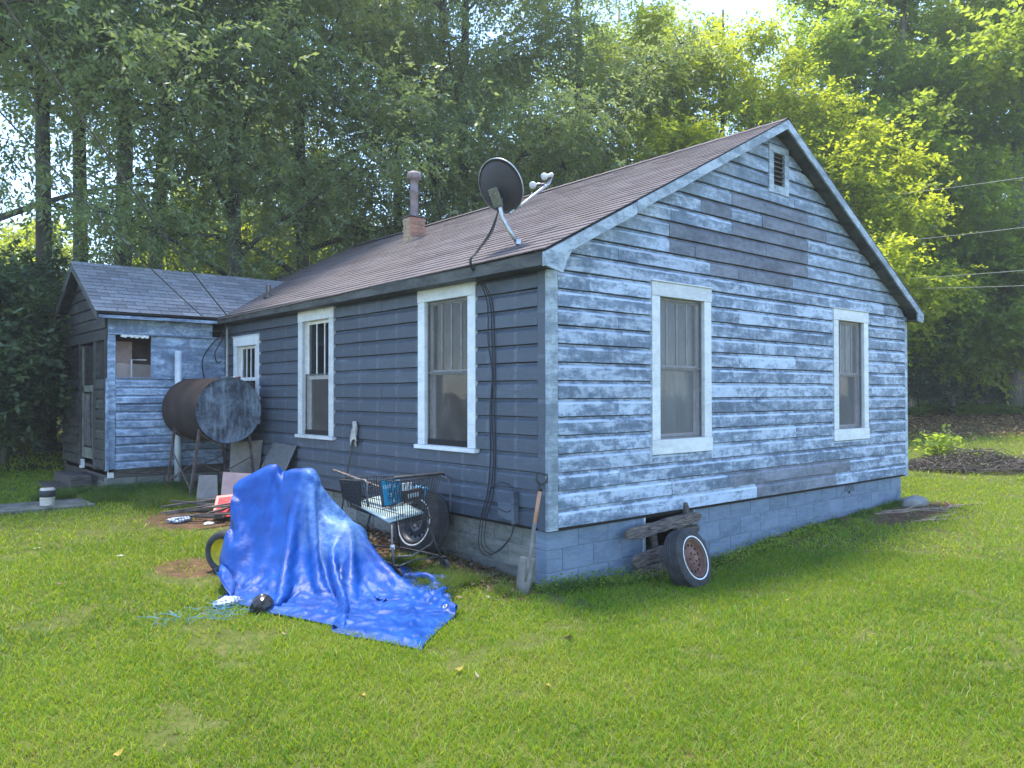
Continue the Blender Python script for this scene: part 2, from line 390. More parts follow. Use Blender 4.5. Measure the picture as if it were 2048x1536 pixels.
bm = bmesh.new(); box(bm, (3.6, .1, .46), (3.7, 9.8, 2.7)); box(bm, (.1, 5.4, .46), (3.59, 5.5, 2.7)); finish('interior_wall', bm, speck('interior_plaster', (.22, .20, .18), (.28, .26, .23), 3), house)
# corner boards
bt = rooft(.05)
UVB = dict()
def plank(name, f, a0, a1, o0, o1, z0, z1, mat, parent, n=1, wob=0, seed=1):
    """vertical or horizontal plain plank with a slightly uneven edge"""
    bm = bmesh.new(); uvl = bm.loops.layers.uv.new('UVMap'); rr = random.Random(seed); rows = []
    for i in range(n+1):
        t = i/n; z = z0+(z1-z0)*t; w = rr.uniform(-wob, wob); w2 = rr.uniform(-wob, wob)
        rows.append([bm.verts.new(f(p)) for p in ((a0+w, o0, z), (a1+w2, o0, z), (a1+w2, o1, z), (a0+w, o1, z))])
    for A, B in zip(rows, rows[1:]):
        for k in range(4): bm.faces.new((A[k], A[(k+1) % 4], B[(k+1) % 4], B[k]))
    bm.faces.new(rows[0][::-1]); bm.faces.new(rows[-1])
    for fc in bm.faces:
        for lp in fc.loops: lp[uvl].uv = (lp.vert.co.z, .3)
    return finish(name, bm, mat, parent)
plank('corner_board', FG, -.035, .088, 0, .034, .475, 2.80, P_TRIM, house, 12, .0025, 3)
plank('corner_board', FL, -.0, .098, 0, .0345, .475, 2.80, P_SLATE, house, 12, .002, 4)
plank('corner_board', FG, 7.272, 7.36, -.03, .03, .46, 2.83, P_TRIM, house, 12, .002, 5)
# --- foundation blocks
BL, BH = .4064, .2032
def blocks(f, x0, x1, ztop, rows, mat, holes=(), off=0, first=0., x_in=.03):
    for r_ in range(rows):
        z1 = ztop-r_*BH if r_ else ztop; z0 = ztop-(r_+1)*BH+.0
        x = x0-(BL/2 if (r_+off) % 2 else 0)
        while x < x1-.02:
            a, b = max(x, x0), min(x+BL, x1); x += BL
            segs = [(a, b)]
            for h in holes:
                if h[2] < z1-.03 and h[3] > z0+.03:
                    ns = []
                    for s in segs:
                        if h[0] >= s[1] or h[1] <= s[0]: ns.append(s); continue
                        if h[0] > s[0]: ns.append((s[0], h[0]))
                        if h[1] < s[1]: ns.append((h[1], s[1]))
                    segs = ns
            for s in segs:
                if s[1]-s[0] < .03: continue
                bm = bmesh.new(); rr = rnd.uniform(0, .0025)
                box(bm, (s[0]+.003, -.17, z0+.003), (s[1]-.003, -x_in+rr, z1-.003), f, .004); finish('block', bm, mat, house)
    bm = bmesh.new()
    hs = [h for h in holes if h[4:] == ()]
    cx = x0+.01
    for h in sorted(holes): box(bm, (cx, -.18, ztop-rows*BH), (h[0], -x_in-.006, ztop-.002), f); cx = h[1]
    box(bm, (cx, -.18, ztop-rows*BH), (x1-.01, -x_in-.006, ztop-.002), f)
    finish('mortar_joints', bm, speck('mortar', (.13, .16, .19), (.22, .25, .28), 20, .9), house)
CR = (1.32, 2.16, -.4, .6)
blocks(FG, .0, 7.25, SB-.0, 4, P_CMU, [CR], 0)
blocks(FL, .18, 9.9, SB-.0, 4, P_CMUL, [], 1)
# cast vent blocks: round-arched hole with slanting slots
def vent_block(f, xc, z0, mat):
    bm = bmesh.new(); w = .19; h = .15
    box(bm, (xc-w, -.03, z0), (xc+w, -.022, z0+h), f)
    finish('vent_block', bm, mat, house)
    v = bpy.data.objects[-1] if False else None
    bm = bmesh.new()
    for s in (-1, 1):
        for i in range(3):
            x = xc+s*(.05+i*.045); q = [f((x, -.0195, z0+.03)), f((x+.016*s, -.0195, z0+.03)), f((x-.045*s, -.0195, z0+.13)), f((x-.061*s, -.0195, z0+.13))]
            bm.faces.new([bm.verts.new(p) for p in q])
    bm.faces.new([bm.verts.new(f((xc+.03*math.cos(t), -.0195, z0+.005+.045*math.sin(t)))) for t in np.linspace(0, PI, 9)])
    finish('vent_slots', bm, DARK, house, recalc=False)
vent_block(FG, 5.62, .335, P_CMU); vent_block(FL, 1.62, .335, P_CMUL)
# crawl-space opening frame
bm = bmesh.new(); box(bm, (CR[0], -.16, -.3), (CR[0]+.025, -.01, .49), FG); box(bm, (CR[1]-.025, -.16, -.3), (CR[1], -.01, .49), FG); box(bm, (CR[0]+.026, -.16, .465), (CR[1]-.026, -.01, .49), FG)
finish('crawl_space_frame', bm, P_TRIM, house)

# --- windows
SCREEN = M('insect_screen'); _t = SCREEN.n('BsdfTransparent'); _mx = SCREEN.n('MixShader'); _mx.inputs[0].default_value = .36
SCREEN.set(SCREEN.ramp(SCREEN.noise(SCREEN.coord('Object', (1, 1, 1), True), 4, 6, .6), [(.35, (.13, .115, .10)), (.7, (.24, .215, .195))]), .7, 0, .2)
SCREEN.l(_t.outputs[0], _mx.inputs[1]); SCREEN.l(SCREEN.b.outputs[0], _mx.inputs[2]); SCREEN.l(_mx.outputs[0], SCREEN.out.inputs[0]); SCREEN = SCREEN.m
SCREEN_L = M('pale_insect_screen'); _t = SCREEN_L.n('BsdfTransparent'); _mx = SCREEN_L.n('MixShader'); _mx.inputs[0].default_value = .42
SCREEN_L.set(SCREEN_L.ramp(SCREEN_L.noise(SCREEN_L.coord('Object', (1, 1, 1), True), 3, 6, .6), [(.35, (.20, .19, .20)), (.7, (.30, .285, .29))]), .7, 0, .2)
SCREEN_L.l(_t.outputs[0], _mx.inputs[1]); SCREEN_L.l(SCREEN_L.b.outputs[0], _mx.inputs[2]); SCREEN_L.l(_mx.outputs[0], SCREEN_L.out.inputs[0]); SCREEN_L = SCREEN_L.m
GLASS = M('old_window_glass'); GLASS.set((.02, .02, .02), .03, 0, 1.); _t = GLASS.n('BsdfTransparent'); _t.inputs[0].default_value = (.9, .93, .93, 1); _mx = GLASS.n('MixShader'); _mx.inputs[0].default_value = .3; GLASS.l(_t.outputs[0], _mx.inputs[1]); GLASS.l(GLASS.b.outputs[0], _mx.inputs[2]); GLASS.l(_mx.outputs[0], GLASS.out.inputs[0])
GLASS.bump(GLASS.noise(GLASS.coord(), 5, 2), .25, .006); GLASS = GLASS.m
CURT = speck('grey_curtain_cloth', (.62, .62, .61), (.74, .74, .73), 3, .9, 0, (6, 6, .6))
CURTD = speck('brown_curtain_cloth', (.16, .09, .08), (.24, .14, .12), 3, .9, 0, (6, 6, .6))
SASH = speck('sash_paint', (.34, .33, .33), (.48, .47, .47), 9, .6, 0, (1, 1, 1), .2)
SASHW = speck('white_sash_paint', (.6, .6, .58), (.78, .78, .76), 9, .6, 0, (1, 1, 1), .2)
def window(f, a0, a1, z0, z1, label, apron=False, muntins=3, split=.5, screen='full', curtain=None, mat=P_WHITE, sash=SASH, sill=True, seed=0):
    win = bpy.data.objects.new('window', None); COL.objects.link(win); win.parent = house; win['label'] = label
    cw = .125; ct = .145; o1 = .042
    hb = .15 if apron else .0
    def pk(name, A, B, mt, n=1, wob=0):
        bm = bmesh.new(); uvl = bm.loops.layers.uv.new('UVMap'); box(bm, A, B, f, .003)
        for fc in bm.faces:
            for lp in fc.loops: lp[uvl].uv = (lp.vert.co.z, .3)
        return finish(name, bm, mt, win)
    pk('casing', (a0, .001, z0+hb), (a0+cw, o1, z1-ct-.001), mat); pk('casing', (a1-cw, .001, z0+hb), (a1, o1, z1-ct-.001), mat)
    pk('head_casing', (a0-.005, .001, z1-ct), (a1+.005, o1+.004, z1), mat); pk('drip_cap', (a0-.015, .001, z1+.001), (a1+.015, o1+.02, z1+.014), mat)
    if apron: pk('apron', (a0-.01, .001, z0), (a1+.01, o1+.006, z0+hb-.002), mat)
    if sill: pk('sill', (a0-.03, .001, z0-.045), (a1+.03, .075, z0-.002), mat)
    i0, i1, j0, j1 = a0+cw, a1-cw, z0+hb, z1-ct
    bm = bmesh.new()                       # jambs
    for A, B in (((i0-.02, -.10, j0), (i0, .0, j1)), ((i1, -.10, j0), (i1+.02, .0, j1)), ((i0-.02, -.1, j1), (i1+.02, 0, j1+.02)), ((i0-.02, -.1, j0-.02), (i1+.02, 0, j0))): box(bm, A, B, f)
    finish('jamb', bm, sash, win)
    zm = j0+(j1-j0)*split
    sw = .04
    for nm, (za, zb, ob) in dict(upper_sash=(zm-.02, j1, -.035), lower_sash=(j0, zm+.02, -.065)).items():
        bm = bmesh.new()
        for A, B in (((i0+.001, ob-.025, za), (i0+sw, ob, zb)), ((i1-sw, ob-.025, za), (i1-.001, ob, zb)), ((i0+sw, ob-.025, zb-sw), (i1-sw, ob, zb)), ((i0+sw, ob-.025, za), (i1-sw, ob, za+sw+.01))): box(bm, A, B, f)
        if nm == 'upper_sash':
            for k in range(muntins):
                x = i0+sw+(i1-i0-2*sw)*(k+1)/(muntins+1); box(bm, (x-.009, ob-.02, za+sw+.01), (x+.009, ob-.003, zb-sw), f)
        finish(nm, bm, sash, win)
        bm = bmesh.new(); n = muntins+1 if nm == 'upper_sash' else 1
        for k in range(n):
            xa = i0+sw+(i1-i0-2*sw)*k/n+.009; xb = i0+sw+(i1-i0-2*sw)*(k+1)/n-.009
            box(bm, (xa, ob-.016, za+sw), (xb, ob-.012, zb-sw+.004), f)
            finish('pane', bm, GLASS, win); bm = bmesh.new()
        bm.free()
    if screen:
        s0, s1 = (j0+.01, j1-.015) if screen == 'full' else (j0+.01, zm+.05)
        bm = bmesh.new(); fr = .014
        rr = random.Random(seed)
        for A, B in (((i0+.004, -.02, s0), (i0+.004+fr, -.006, s1)), ((i1-.004-fr, -.02, s0), (i1-.004, -.006, s1)), ((i0+.004+fr, -.02, s1-fr), (i1-.004-fr, -.006, s1)), ((i0+.004+fr, -.02, s0), (i1-.004-fr, -.006, s0+fr))): box(bm, A, B, f)
        if screen == 'full': box(bm, (i0+.018, -.019, zm-.008), (i1-.018, -.004, zm+.012), f)
        finish('screen_frame', bm, GREYM, win)
        bm = bmesh.new(); bm.faces.new([bm.verts.new(f(p)) for p in ((i0+.01, -.013, s0+.01), (i1-.01, -.013, s0+.01), (i1-.01, -.013, s1-.01), (i0+.01, -.013, s1-.01))])
        finish('screen', bm, SCREEN_L if f is FG else SCREEN, win)
    if curtain:
        for (ca, cb, cz0, cz1, cm) in curtain:
            bm = bmesh.new(); n = 40; rows = []
            for k in range(n+1):
                x = i0+(i1-i0)*(ca+(cb-ca)*k/n); d = -.118+.010*math.sin(k*1.3+seed)+.006*math.sin(k*3.1)
                rows.append((bm.verts.new(f((x, d, j0+(j1-j0)*cz0))), bm.verts.new(f((x, d, j0+(j1-j0)*cz1)))))
            for p, q in zip(rows, rows[1:]): bm.faces.new((p[0], q[0], q[1], p[1]))
            finish('curtain', bm, cm, win, True)
    return win
window(FG, *GW[0], 'tall white window nearest the corner, pale curtain behind a full screen', True, 3, .5, 'full', [(0, 1, .0, 1, CURT)], sill=False, seed=1)
window(FG, *GW[1], 'tall white window with dark panes and half drawn curtain, farther along the gable', True, 3, .5, 'full', [(0, .32, 0, .55, CURT), (.0, 1, .52, 1, CURT)], sill=False, seed=2)
window(FL, *LW[0], 'tall white window with sagging full insect screen', False, 3, .5, 'full', [(0, 1, .5, 1, CURTD)], seed=3)
window(FL, *LW[1], 'tall white window with insect screen on the lower half only', False, 2, .5, 'half', None, sash=SASHW, seed=4)
window(FL, *LW[2], 'small white window behind the round tank', False, 3, .55, None, [(0, 1, .0, .5, CURTD)], sash=SASHW, seed=5)
# --- gable vent with louvres
gv = bpy.data.objects.new('gable_vent', None); COL.objects.link(gv); gv.parent = house
a0, a1, z0, z1 = VENT
for A, B in (((a0, .001, z0), (a0+.10, .045, z1)), ((a1-.09, .001, z0), (a1, .045, z1)), ((a0+.101, .001, z1-.09), (a1-.091, .044, z1)), ((a0+.101, .001, z0), (a1-.091, .044, z0+.10))):
    bm = bmesh.new(); uvl = bm.loops.layers.uv.new('UVMap'); box(bm, A, B, FG, .003); finish('casing', bm, P_TRIM, gv)
for i in range(7):
    z = z0+.11+i*.056; bm = bmesh.new()
    q = [(a0+.101, -.03, z+.03), (a1-.091, -.03, z+.03), (a1-.091, .03, z), (a0+.101, .03, z)]
    vs = [bm.verts.new(FG(p)) for p in q]+[bm.verts.new(FG((p[0], p[1], p[2]-.012))) for p in q]
    for k in ((0, 1, 2, 3), (4, 7, 6, 5), (0, 4, 5, 1), (1, 5, 6, 2), (2, 6, 7, 3), (3, 7, 4, 0)): bm.faces.new([vs[j] for j in k])
    finish('louvre', bm, WOOD_OLD, gv)
bm = bmesh.new(); box(bm, (a0+.10, -.05, z0+.1), (a1-.09, -.035, z1-.09), FG); finish('vent_back', bm, DARK, gv)

# --- main roof
SH = M('brown_shingles'); v = SH.coord('Object', (1, 1, 1), True); v2 = SH.coord('Object')
c = SH.ramp(SH.noise(v, 60, 4, .8), [(.3, (.085, .070, .070)), (.5, (.135, .112, .112)), (.7, (.21, .18, .178))])
c = SH.mix(SH.val(SH.noise(v2, .9, 6, .65), .42, .62, 0, .6), c, (.155, .14, .148)); c = SH.mix(SH.val(SH.noise(SH.coord('Object', (1, .25, 1)), 2.2, 6, .6), .5, .68, 0, .55), c, (.07, .055, .055))
oi = SH.n('ObjectInfo'); hs = SH.n('HueSaturation'); SH.l(c, hs.inputs['Color']); SH.l(SH.val(oi.outputs['Random'], 0, 1, .9, 1.1), hs.inputs['Value'])
SH.set(hs.outputs[0], .93, 0, .25); SH.bump(SH.noise(v, 90, 4, .8), .5, .006); SH = SH.m
SHG = M('grey_shingles'); v = SHG.coord('Object', (1, 1, 1), True)
c = SHG.ramp(SHG.noise(v, 40, 5, .8), [(.3, (.13, .135, .145)), (.5, (.21, .215, .23)), (.72, (.33, .335, .35))])
oi = SHG.n('ObjectInfo'); hs = SHG.n('HueSaturation'); SHG.l(c, hs.inputs['Color']); SHG.l(SHG.val(oi.outputs['Random'], 0, 1, .78, 1.2), hs.inputs['Value'])
SHG.set(hs.outputs[0], .93, 0, .25); SHG.bump(SHG.noise(v, 70, 4, .8), .6, .006); SHG = SHG.m
Y0R, Y1R = -.22, 10.1
def course(side, k, n):
    """one course of shingles as a stepped strip of tabs"""
    bm = bmesh.new(); rr = random.Random(k+side*100); t0, t1 = k/n, (k+1.25)/n
    t1 = min(t1, 1.0)
    if side == 0: xa, za, xb, zb = -.25, 2.925, APX, APZ
    else: xa, za, xb, zb = 7.50, 2.88, APX, APZ
    d = Vector((xb-xa, 0, zb-za)); nn = Vector((-d.z, 0, d.x)) if side == 0 else Vector((d.z, 0, -d.x)); nn.normalize()
    y = Y0R - (.0 if k % 2 else .15); prev = None
    while y < Y1R:
        ya, yb = max(y, Y0R), min(y+.305, Y1R); y += .305
        j = rr.uniform(-.004, .004); lift = .013+rr.uniform(-.001, .003)
        def P(t, yy, h): b = Vector((xa, 0, za))+d*t+nn*h; return (b.x, yy, b.z+sag(yy)*(1 if side == 0 else .5))
        tl = t0+j/4.4
        wave = .018*hn(ya, k*.0, .7, 9) if k == 0 else .0
        q = [P(tl+wave/4.4, ya+.0015, lift), P(tl+wave/4.4, yb-.0015, lift), P(t1, yb-.0015, .004), P(t1, ya+.0015, .004), P(tl+wave/4.4, ya+.0015, .002), P(tl+wave/4.4, yb-.0015, .002)]
        vs = [bm.verts.new(p) for p in q]
        bm.faces.new(vs[:4]); bm.faces.new((vs[0], vs[4], vs[5], vs[1])); bm.faces.new((vs[0], vs[3], vs[4])); bm.faces.new((vs[1], vs[5], vs[2]))
    return finish('shingle_course', bm, SH, roof, recalc=False)
roof = bpy.data.objects.new('roof', None); COL.objects.link(roof); roof.parent = house; roof['label'] = 'main gable roof of faded brown shingles'
for k in range(34): course(0, k, 34)
for k in range(34): course(1, k, 34)
def slab(name, pts, t, mat, parent, ys, sg=1.):
    """roof slab between x,z points swept along y with sag"""
    bm = bmesh.new(); rows = []
    for y in ys: rows.append([bm.verts.new((x, y, z+sag(y)*sg)) for x, z in pts]+[bm.verts.new((x, y, z-t+sag(y)*sg)) for x, z in pts[::-1]])
    n = len(rows[0])
    for A, B in zip(rows, rows[1:]):
        for k in range(n): bm.faces.new((A[k], A[(k+1) % n], B[(k+1) % n], B[k]))
    bm.faces.new(rows[0]); bm.faces.new(rows[-1][::-1]); return finish(name, bm, mat, parent)
ysr = np.linspace(Y0R+.03, Y1R-.03, 14)
slab('roof_deck', [(-.22, 2.925), (APX, APZ-.006), (7.47, 2.88)], .05, P_DGREY, roof, ysr)
bm = bmesh.new(); 
for s in (-1, 1):
    for a, b in zip(np.arange(Y0R, Y1R-.2, .3), np.arange(Y0R, Y1R-.2, .3)+.31):
        sx = -.13 if s < 0 else .13
        sl_ = (APZ-2.93)/(APX+.22) if s < 0 else (APZ-2.885)/(7.47-APX)
        vs = [bm.verts.new(p) for p in ((APX, a, APZ+.022+sag(a)*.7), (APX, b, APZ+.016+sag(b)*.7), (APX+sx, b, APZ+.016-.13*sl_+sag(b)*.7), (APX+sx, a, APZ+.020-.13*sl_+sag(a)*.7))]; bm.faces.new(vs)
finish('ridge_cap', bm, SH, roof, recalc=False)
# rake boards (two on the left slope, one on the right), eave fascia, soffit, return
def rake(x0, x1, fz, t, mat, y=Y0R+.0, n=10, seed=1, off=-.006):
    bm = bmesh.new(); uvl = bm.loops.layers.uv.new('UVMap'); rr = random.Random(seed); rows = []
    for i in range(n+1):
        x = x0+(x1-x0)*i/n; z = fz(x)+off; w = rr.uniform(-.003, .003)
        rows.append([bm.verts.new(p) for p in ((x, y, z), (x, y, z-t+w), (x, y+.024, z-t+w), (x, y+.024, z))])
    for A, B in zip(rows, rows[1:]):
        for k in range(4): bm.faces.new((A[k], A[(k+1) % 4], B[(k+1) % 4], B[k]))
    bm.faces.new(rows[0][::-1]); bm.faces.new(rows[-1])
    for fc in bm.faces:
        for lp in fc.loops: lp[uvl].uv = (lp.vert.co.x, .3)
    return finish('rake_board', bm, mat, roof)
rake(-.25, .965, roofL, .115, P_TRIM, seed=1, off=-.012); rake(.97, APX-.001, roofL, .105, P_TRIM, seed=2); rake(APX+.001, 7.49, roofR, .105, P_TRIM, seed=3)
bm = bmesh.new()
for x0, x1 in ((-.2, .5), (.5, 2), (2, APX)): pass
slab('soffit', [(-.2, 2.865), (APX, APZ-.065), (7.45, 2.815)], .012, P_DGREY, roof, [Y0R+.026, .0])
bm = bmesh.new(); box(bm, (-.235, Y0R+.03, 2.80), (-.212, 9.9, 2.905)); box(bm, (-.211, Y0R+.03, 2.802), (-.002, 9.9, 2.815)); finish('eave_fascia', bm, P_DGREY, roof)
bm = bmesh.new(); box(bm, (7.45, Y0R+.03, 2.76), (7.475, 9.9, 2.865)); box(bm, (7.28, Y0R+.03, 2.762), (7.449, 9.9, 2.772)); finish('eave_fascia', bm, P_DGREY, roof)
def prism(name, pts, y0, y1, mat, parent):
    bm = bmesh.new(); uvl = bm.loops.layers.uv.new('UVMap'); A = [bm.verts.new((x, y0, z)) for x, z in pts]; B = [bm.verts.new((x, y1, z)) for x, z in pts]; n = len(pts)
    bm.faces.new(A); bm.faces.new(B[::-1])
    for k in range(n): bm.faces.new((A[k], B[k], B[(k+1) % n], A[(k+1) % n]))
    return finish(name, bm, mat, parent)
prism('eave_return', [(-.235, 2.795), (-.02, 2.75), (.03, 2.87), (.09, 2.955), (-.235, 2.82)], Y0R+.005, Y0R+.026, P_TRIM, roof)
prism('eave_return', [(7.30, 2.76), (7.475, 2.74), (7.475, 2.79), (7.30, 2.87)], Y0R+.005, Y0R+.026, P_TRIM, roof)
# chimney on the far slope of the roof, with its pipe
ch = bpy.data.objects.new('chimney', None); COL.objects.link(ch); ch.parent = house
BRK = speck('old_brick', (.22, .13, .09), (.42, .20, .13), 5, .9, 0, (1, 1, 1), .6); BRKY = speck('limewashed_brick', (.30, .22, .14), (.46, .34, .24), 4, .9, 0, (1, 1, 1), .6)
CX, CY = 2.32, 5.69
bm = bmesh.new(); box(bm, (CX+.006, CY+.006, 4.1), (CX+.274, CY+.234, 4.592)); finish('mortar', bm, speck('chimney_mortar', (.25, .2, .16), (.38, .32, .27), 20), ch)
for r_ in range(7):
    z = 4.14+r_*.065
    for i in range(2):
        for side in range(2):
            bm = bmesh.new(); o = .0
            s = (.0, .135, .28) if r_ % 2 else (.0, .19, .28); s2 = (.0, .10, .24) if r_ % 2 else (.0, .15, .24)
            if side == 0: box(bm, (CX+s[i]+.004, CY-.001, z+.004), (CX+s[i+1]-.004, CY+.05, z+.061), ident, .003)
            else: box(bm, (CX-.001, CY+s2[i]+(.052 if i == 0 else .004), z+.004), (CX+.05, CY+s2[i+1]-.004, z+.061), ident, .003)
            finish('brick', bm, BRK if side == 0 and r_ > 1 else BRKY, ch)
bm = bmesh.new(); box(bm, (CX-.02, CY-.02, 4.60), (CX+.30, CY+.26, 4.615), ident, .002); finish('chimney_cap', bm, GREYM, ch)
PIPE = speck('rusty_flue_pipe', (.14, .115, .12), (.28, .22, .22), 8, .65, .3)
bm = bmesh.new(); mt = Matrix.Translation((CX+.13, CY+.11, 4.615))
lathe(bm, [(.070, 0), (.070, .40), (.075, .405), (.075, .43), (.068, .435), (.066, .60), (.095, .615), (.115, .63), (.118, .70), (.10, .74), (.02, .76)], 20, mt); finish('flue_pipe', bm, PIPE, ch, True)

# --- porch wing
WY0, WY1, RY, RZ = 7.49, 10.28, 8.86, 3.79
wing = bpy.data.objects.new('porch_wing', None); COL.objects.link(wing); wing.parent = house
_h = house; house = wing
# front siding below the opening
for k in range(11):
    z0 = .60+k*.121
    board('board', FW, -1.66, -.04, z0, .112, P_WING, wing, seed=300+k, rag=.004)
plank('corner_board', FW, -1.775, -1.665, 0, .035, .60, 1.90, P_WING, wing, 14, .008, 9)
plank('corner_post', FW, -1.765, -1.665, -.02, .02, 1.905, 2.57, P_WING, wing, 6, .002, 10)
plank('torn_corner_trim', FE, YW-.05, YW+.02, .0, .03, .58, 1.93, P_WING, wing, 18, .012, 12)
plank('frieze_board', FW, -1.765, -.25, 0, .022, 2.60, 2.83, P_WING, wing, 1, 0, 11)
bm = bmesh.new(); uvl = bm.loops.layers.uv.new('UVMap'); box(bm, (-1.765, .0, 2.578), (-.04, .035, 2.598), FW); finish('ledge_strip', bm, P_WING, wing)
plank('wall_panel', FW, -1.16, -.04, -.03, -.012, 1.935, 2.575, P_WING, wing, 1, 0, 13)
plank('opening_ledge', FW, -1.66, -.04, -.03, .03, 1.93, 1.95, P_WING, wing, 1, 0, 14)
# torn film over the opening, room behind
bm = bmesh.new(); uvl = bm.loops.layers.uv.new('UVMap')
ws = speck('raw_plywood', (.30, .22, .19), (.42, .31, .27), 6, .9)
box(bm, (XW+.03, YW+.12, .5), (-.02, WY1-.05, .56)); finish('porch_floor', bm, WOOD_DK, wing)
bm = bmesh.new(); box(bm, (XW+.1, YW+.95, .56), (-.05, YW+.99, 2.69)); finish('inner_wall', bm, speck('porch_inner_board', (.13, .09, .085), (.22, .16, .15), 4, .9), wing)
bm = bmesh.new(); box(bm, (-1.60, YW+.35, 1.3), (-1.34, YW+.40, 2.5)); finish('leaning_board', bm, ws, wing)
bm = bmesh.new(); box(bm, (-1.62, YW+.28, 1.5), (-1.42, YW+.33, 2.2)); finish('cardboard_sheet', bm, speck('cardboard', (.30, .22, .17), (.38, .29, .22), 5), wing)
bm = bmesh.new(); tube(bm, [(-1.38, YW+.22, 1.6), (-1.38, YW+.22, 2.22), (-1.17, YW+.22, 2.22)], .012, 6); finish('white_frame', bm, WHITE, wing)
bm = bmesh.new()
pts = [(-1.655, 2.16), (-1.165, 2.14), (-1.165, 1.91), (-1.30, 1.88), (-1.50, 1.93), (-1.655, 1.955)]
bm.faces.new([bm.verts.new(FW((x, .012, z))) for x, z in pts])
film = M('torn_film'); film.set((.5, .42, .38), .35); _t = film.n('BsdfTransparent'); _mx = film.n('MixShader'); _mx.inputs[0].default_value = .3; film.l(_t.outputs[0], _mx.inputs[1]); film.l(film.b.outputs[0], _mx.inputs[2]); film.l(_mx.outputs[0], film.out.inputs[0])
finish('torn_film', bm, film.m, wing)
bm = bmesh.new(); r_ = random.Random(4); pv = None
for i in range(14):
    x = -1.60+i*.03; a = bm.verts.new(FW((x, .03+r_.uniform(0, .02), 2.578))); b = bm.verts.new(FW((x, .035+r_.uniform(0, .03), 2.555-r_.uniform(0, .03))))
    if pv: bm.faces.new((pv[0], a, b, pv[1]))
    pv = (a, b)
finish('torn_paper_edge', bm, WHITE, wing)
# end wall (dark): boards in gable, lower panels and doorway
def etop(z):
    return (max(YW+.01, RY-(RZ-.1-z)/(RZ-2.87)*(RY-YW)), min(WY1-.01, RY+(RZ-.1-z)/(RZ-2.87)*(WY1-RY)))
for k in range(7):
    z0 = 2.50+k*.175; a0, a1 = (YW+.01, WY1-.01) if z0 < 2.8 else etop(z0); b0, b1 = (YW+.01, WY1-.01) if z0+.175 < 2.8 else etop(z0+.175)
    if a1-a0 < .1: break
    if b1 < b0: b0 = b1 = (b0+b1)/2
    board('board', FE, a0, a1, z0, .173, P_DGREY, wing, b0, b1, seed=400+k)
for k in range(9):
    board('board', FE, YW+.02, 8.05, .60+k*.148, .146, P_DGREY, wing, seed=500+k); board('board', FE, 9.15, WY1-.02, .60+k*.148, .146, P_DGREY, wing, seed=600+k)
for y0, y1 in ((8.06, 8.22), (9.03, 9.14), (WY1-.09, WY1), (YW+.03, YW+.09)): plank('post', FE, y0, y1, -.04, .03, .56, 2.499, P_DGREY, wing, 4, .001, int(y0*10))
# screen door between the posts
SCR_D = M('dark_screen'); _t = SCR_D.n('BsdfTransparent'); _mx = SCR_D.n('MixShader'); _mx.inputs[0].default_value = .5; SCR_D.set((.05, .045, .04), .8); SCR_D.l(_t.outputs[0], _mx.inputs[1]); SCR_D.l(SCR_D.b.outputs[0], _mx.inputs[2]); SCR_D.l(_mx.outputs[0], SCR_D.out.inputs[0]); SCR_D = SCR_D.m
DOORW = speck('door_off_white', (.10, .10, .085), (.22, .22, .18), 6, .7)
bm = bmesh.new()
for A, B in (((8.24, -.02, 1.74), (9.0, .01, 1.84)), ((8.24, -.02, .70), (9.0, .01, .86)), ((8.24, -.02, .861), (8.34, .01, 1.739)), ((8.24, -.02, 1.841), (8.31, .01, 2.46)), ((8.93, -.02, .861), (9.0, .01, 2.46))): box(bm, A, B, FE)
finish('screen_door', bm, DOORW, wing)
bm = bmesh.new()
for a, b, c_, d_ in ((8.31, 8.93, 1.85, 2.46), (8.34, 8.93, .87, 1.73), (YW+.09, 8.05, 1.94, 2.48), (9.15, WY1-.09, 1.94, 2.48)):
    bm.faces.new([bm.verts.new(FE(p)) for p in ((a, -.005, c_), (b, -.005, c_), (b, -.005, d_), (a, -.005, d_))])
finish('screen_mesh', bm, SCR_D, wing)
for i in range(7):
    x0_ = 8.40+i*.07; bm = bmesh.new(); tube(bm, [FE((x0_, .012, .9)), FE((x0_+rnd.uniform(-.05, .05), .012, 1.3)), FE((x0_+rnd.uniform(-.03, .06), .012, 1.7))], .006, 5); finish('door_grille_bar', bm, GREYM, wing)
# wing walls (rear) and base
bm = bmesh.new(); box(bm, (XW, WY1-.02, .3), (0, WY1, 2.87)); box(bm, (XW+.02, YW+.13, 2.70), (-.03, WY1-.03, 2.73)); box(bm, (XW+.02, YW+.02, .55), (-.02, YW+.05, 1.9)); finish('rear_wall', bm, P_DGREY, wing)
bm = bmesh.new(); uvl = bm.loops.layers.uv.new('UVMap'); box(bm, (XW+.05, YW+.03, .47), (-.02, YW+.07, .60)); box(bm, (XW+.03, YW+.04, .40), (XW+.07, WY1, .60)); finish('sill_beam', bm, WOOD_DK, wing)
bm = bmesh.new(); box(bm, (XW+.01, YW+.02, .47), (XW+.09, YW+.06, .595)); finish('white_block', bm, WHITE, wing)
bm = bmesh.new(); box(bm, (XW-.02, 9.0, .52), (XW+.03, 9.12, .66)); finish('white_block', bm, WHITE, wing)
for i, (a, b) in enumerate(((XW+.0, -1.36), (-1.355, -.95), (-.945, -.54), (-.535, -.13), (-.125, -.03))):
    bm = bmesh.new(); box(bm, (a+.002, -.18, .262), (b-.002, -.03, .464), FW, .004); finish('block', bm, P_CMUL, wing)
    bm = bmesh.new(); box(bm, (a+.002, -.18, .06), (b-.002, -.03, .259), FW, .004); finish('block', bm, P_CMUL, wing)
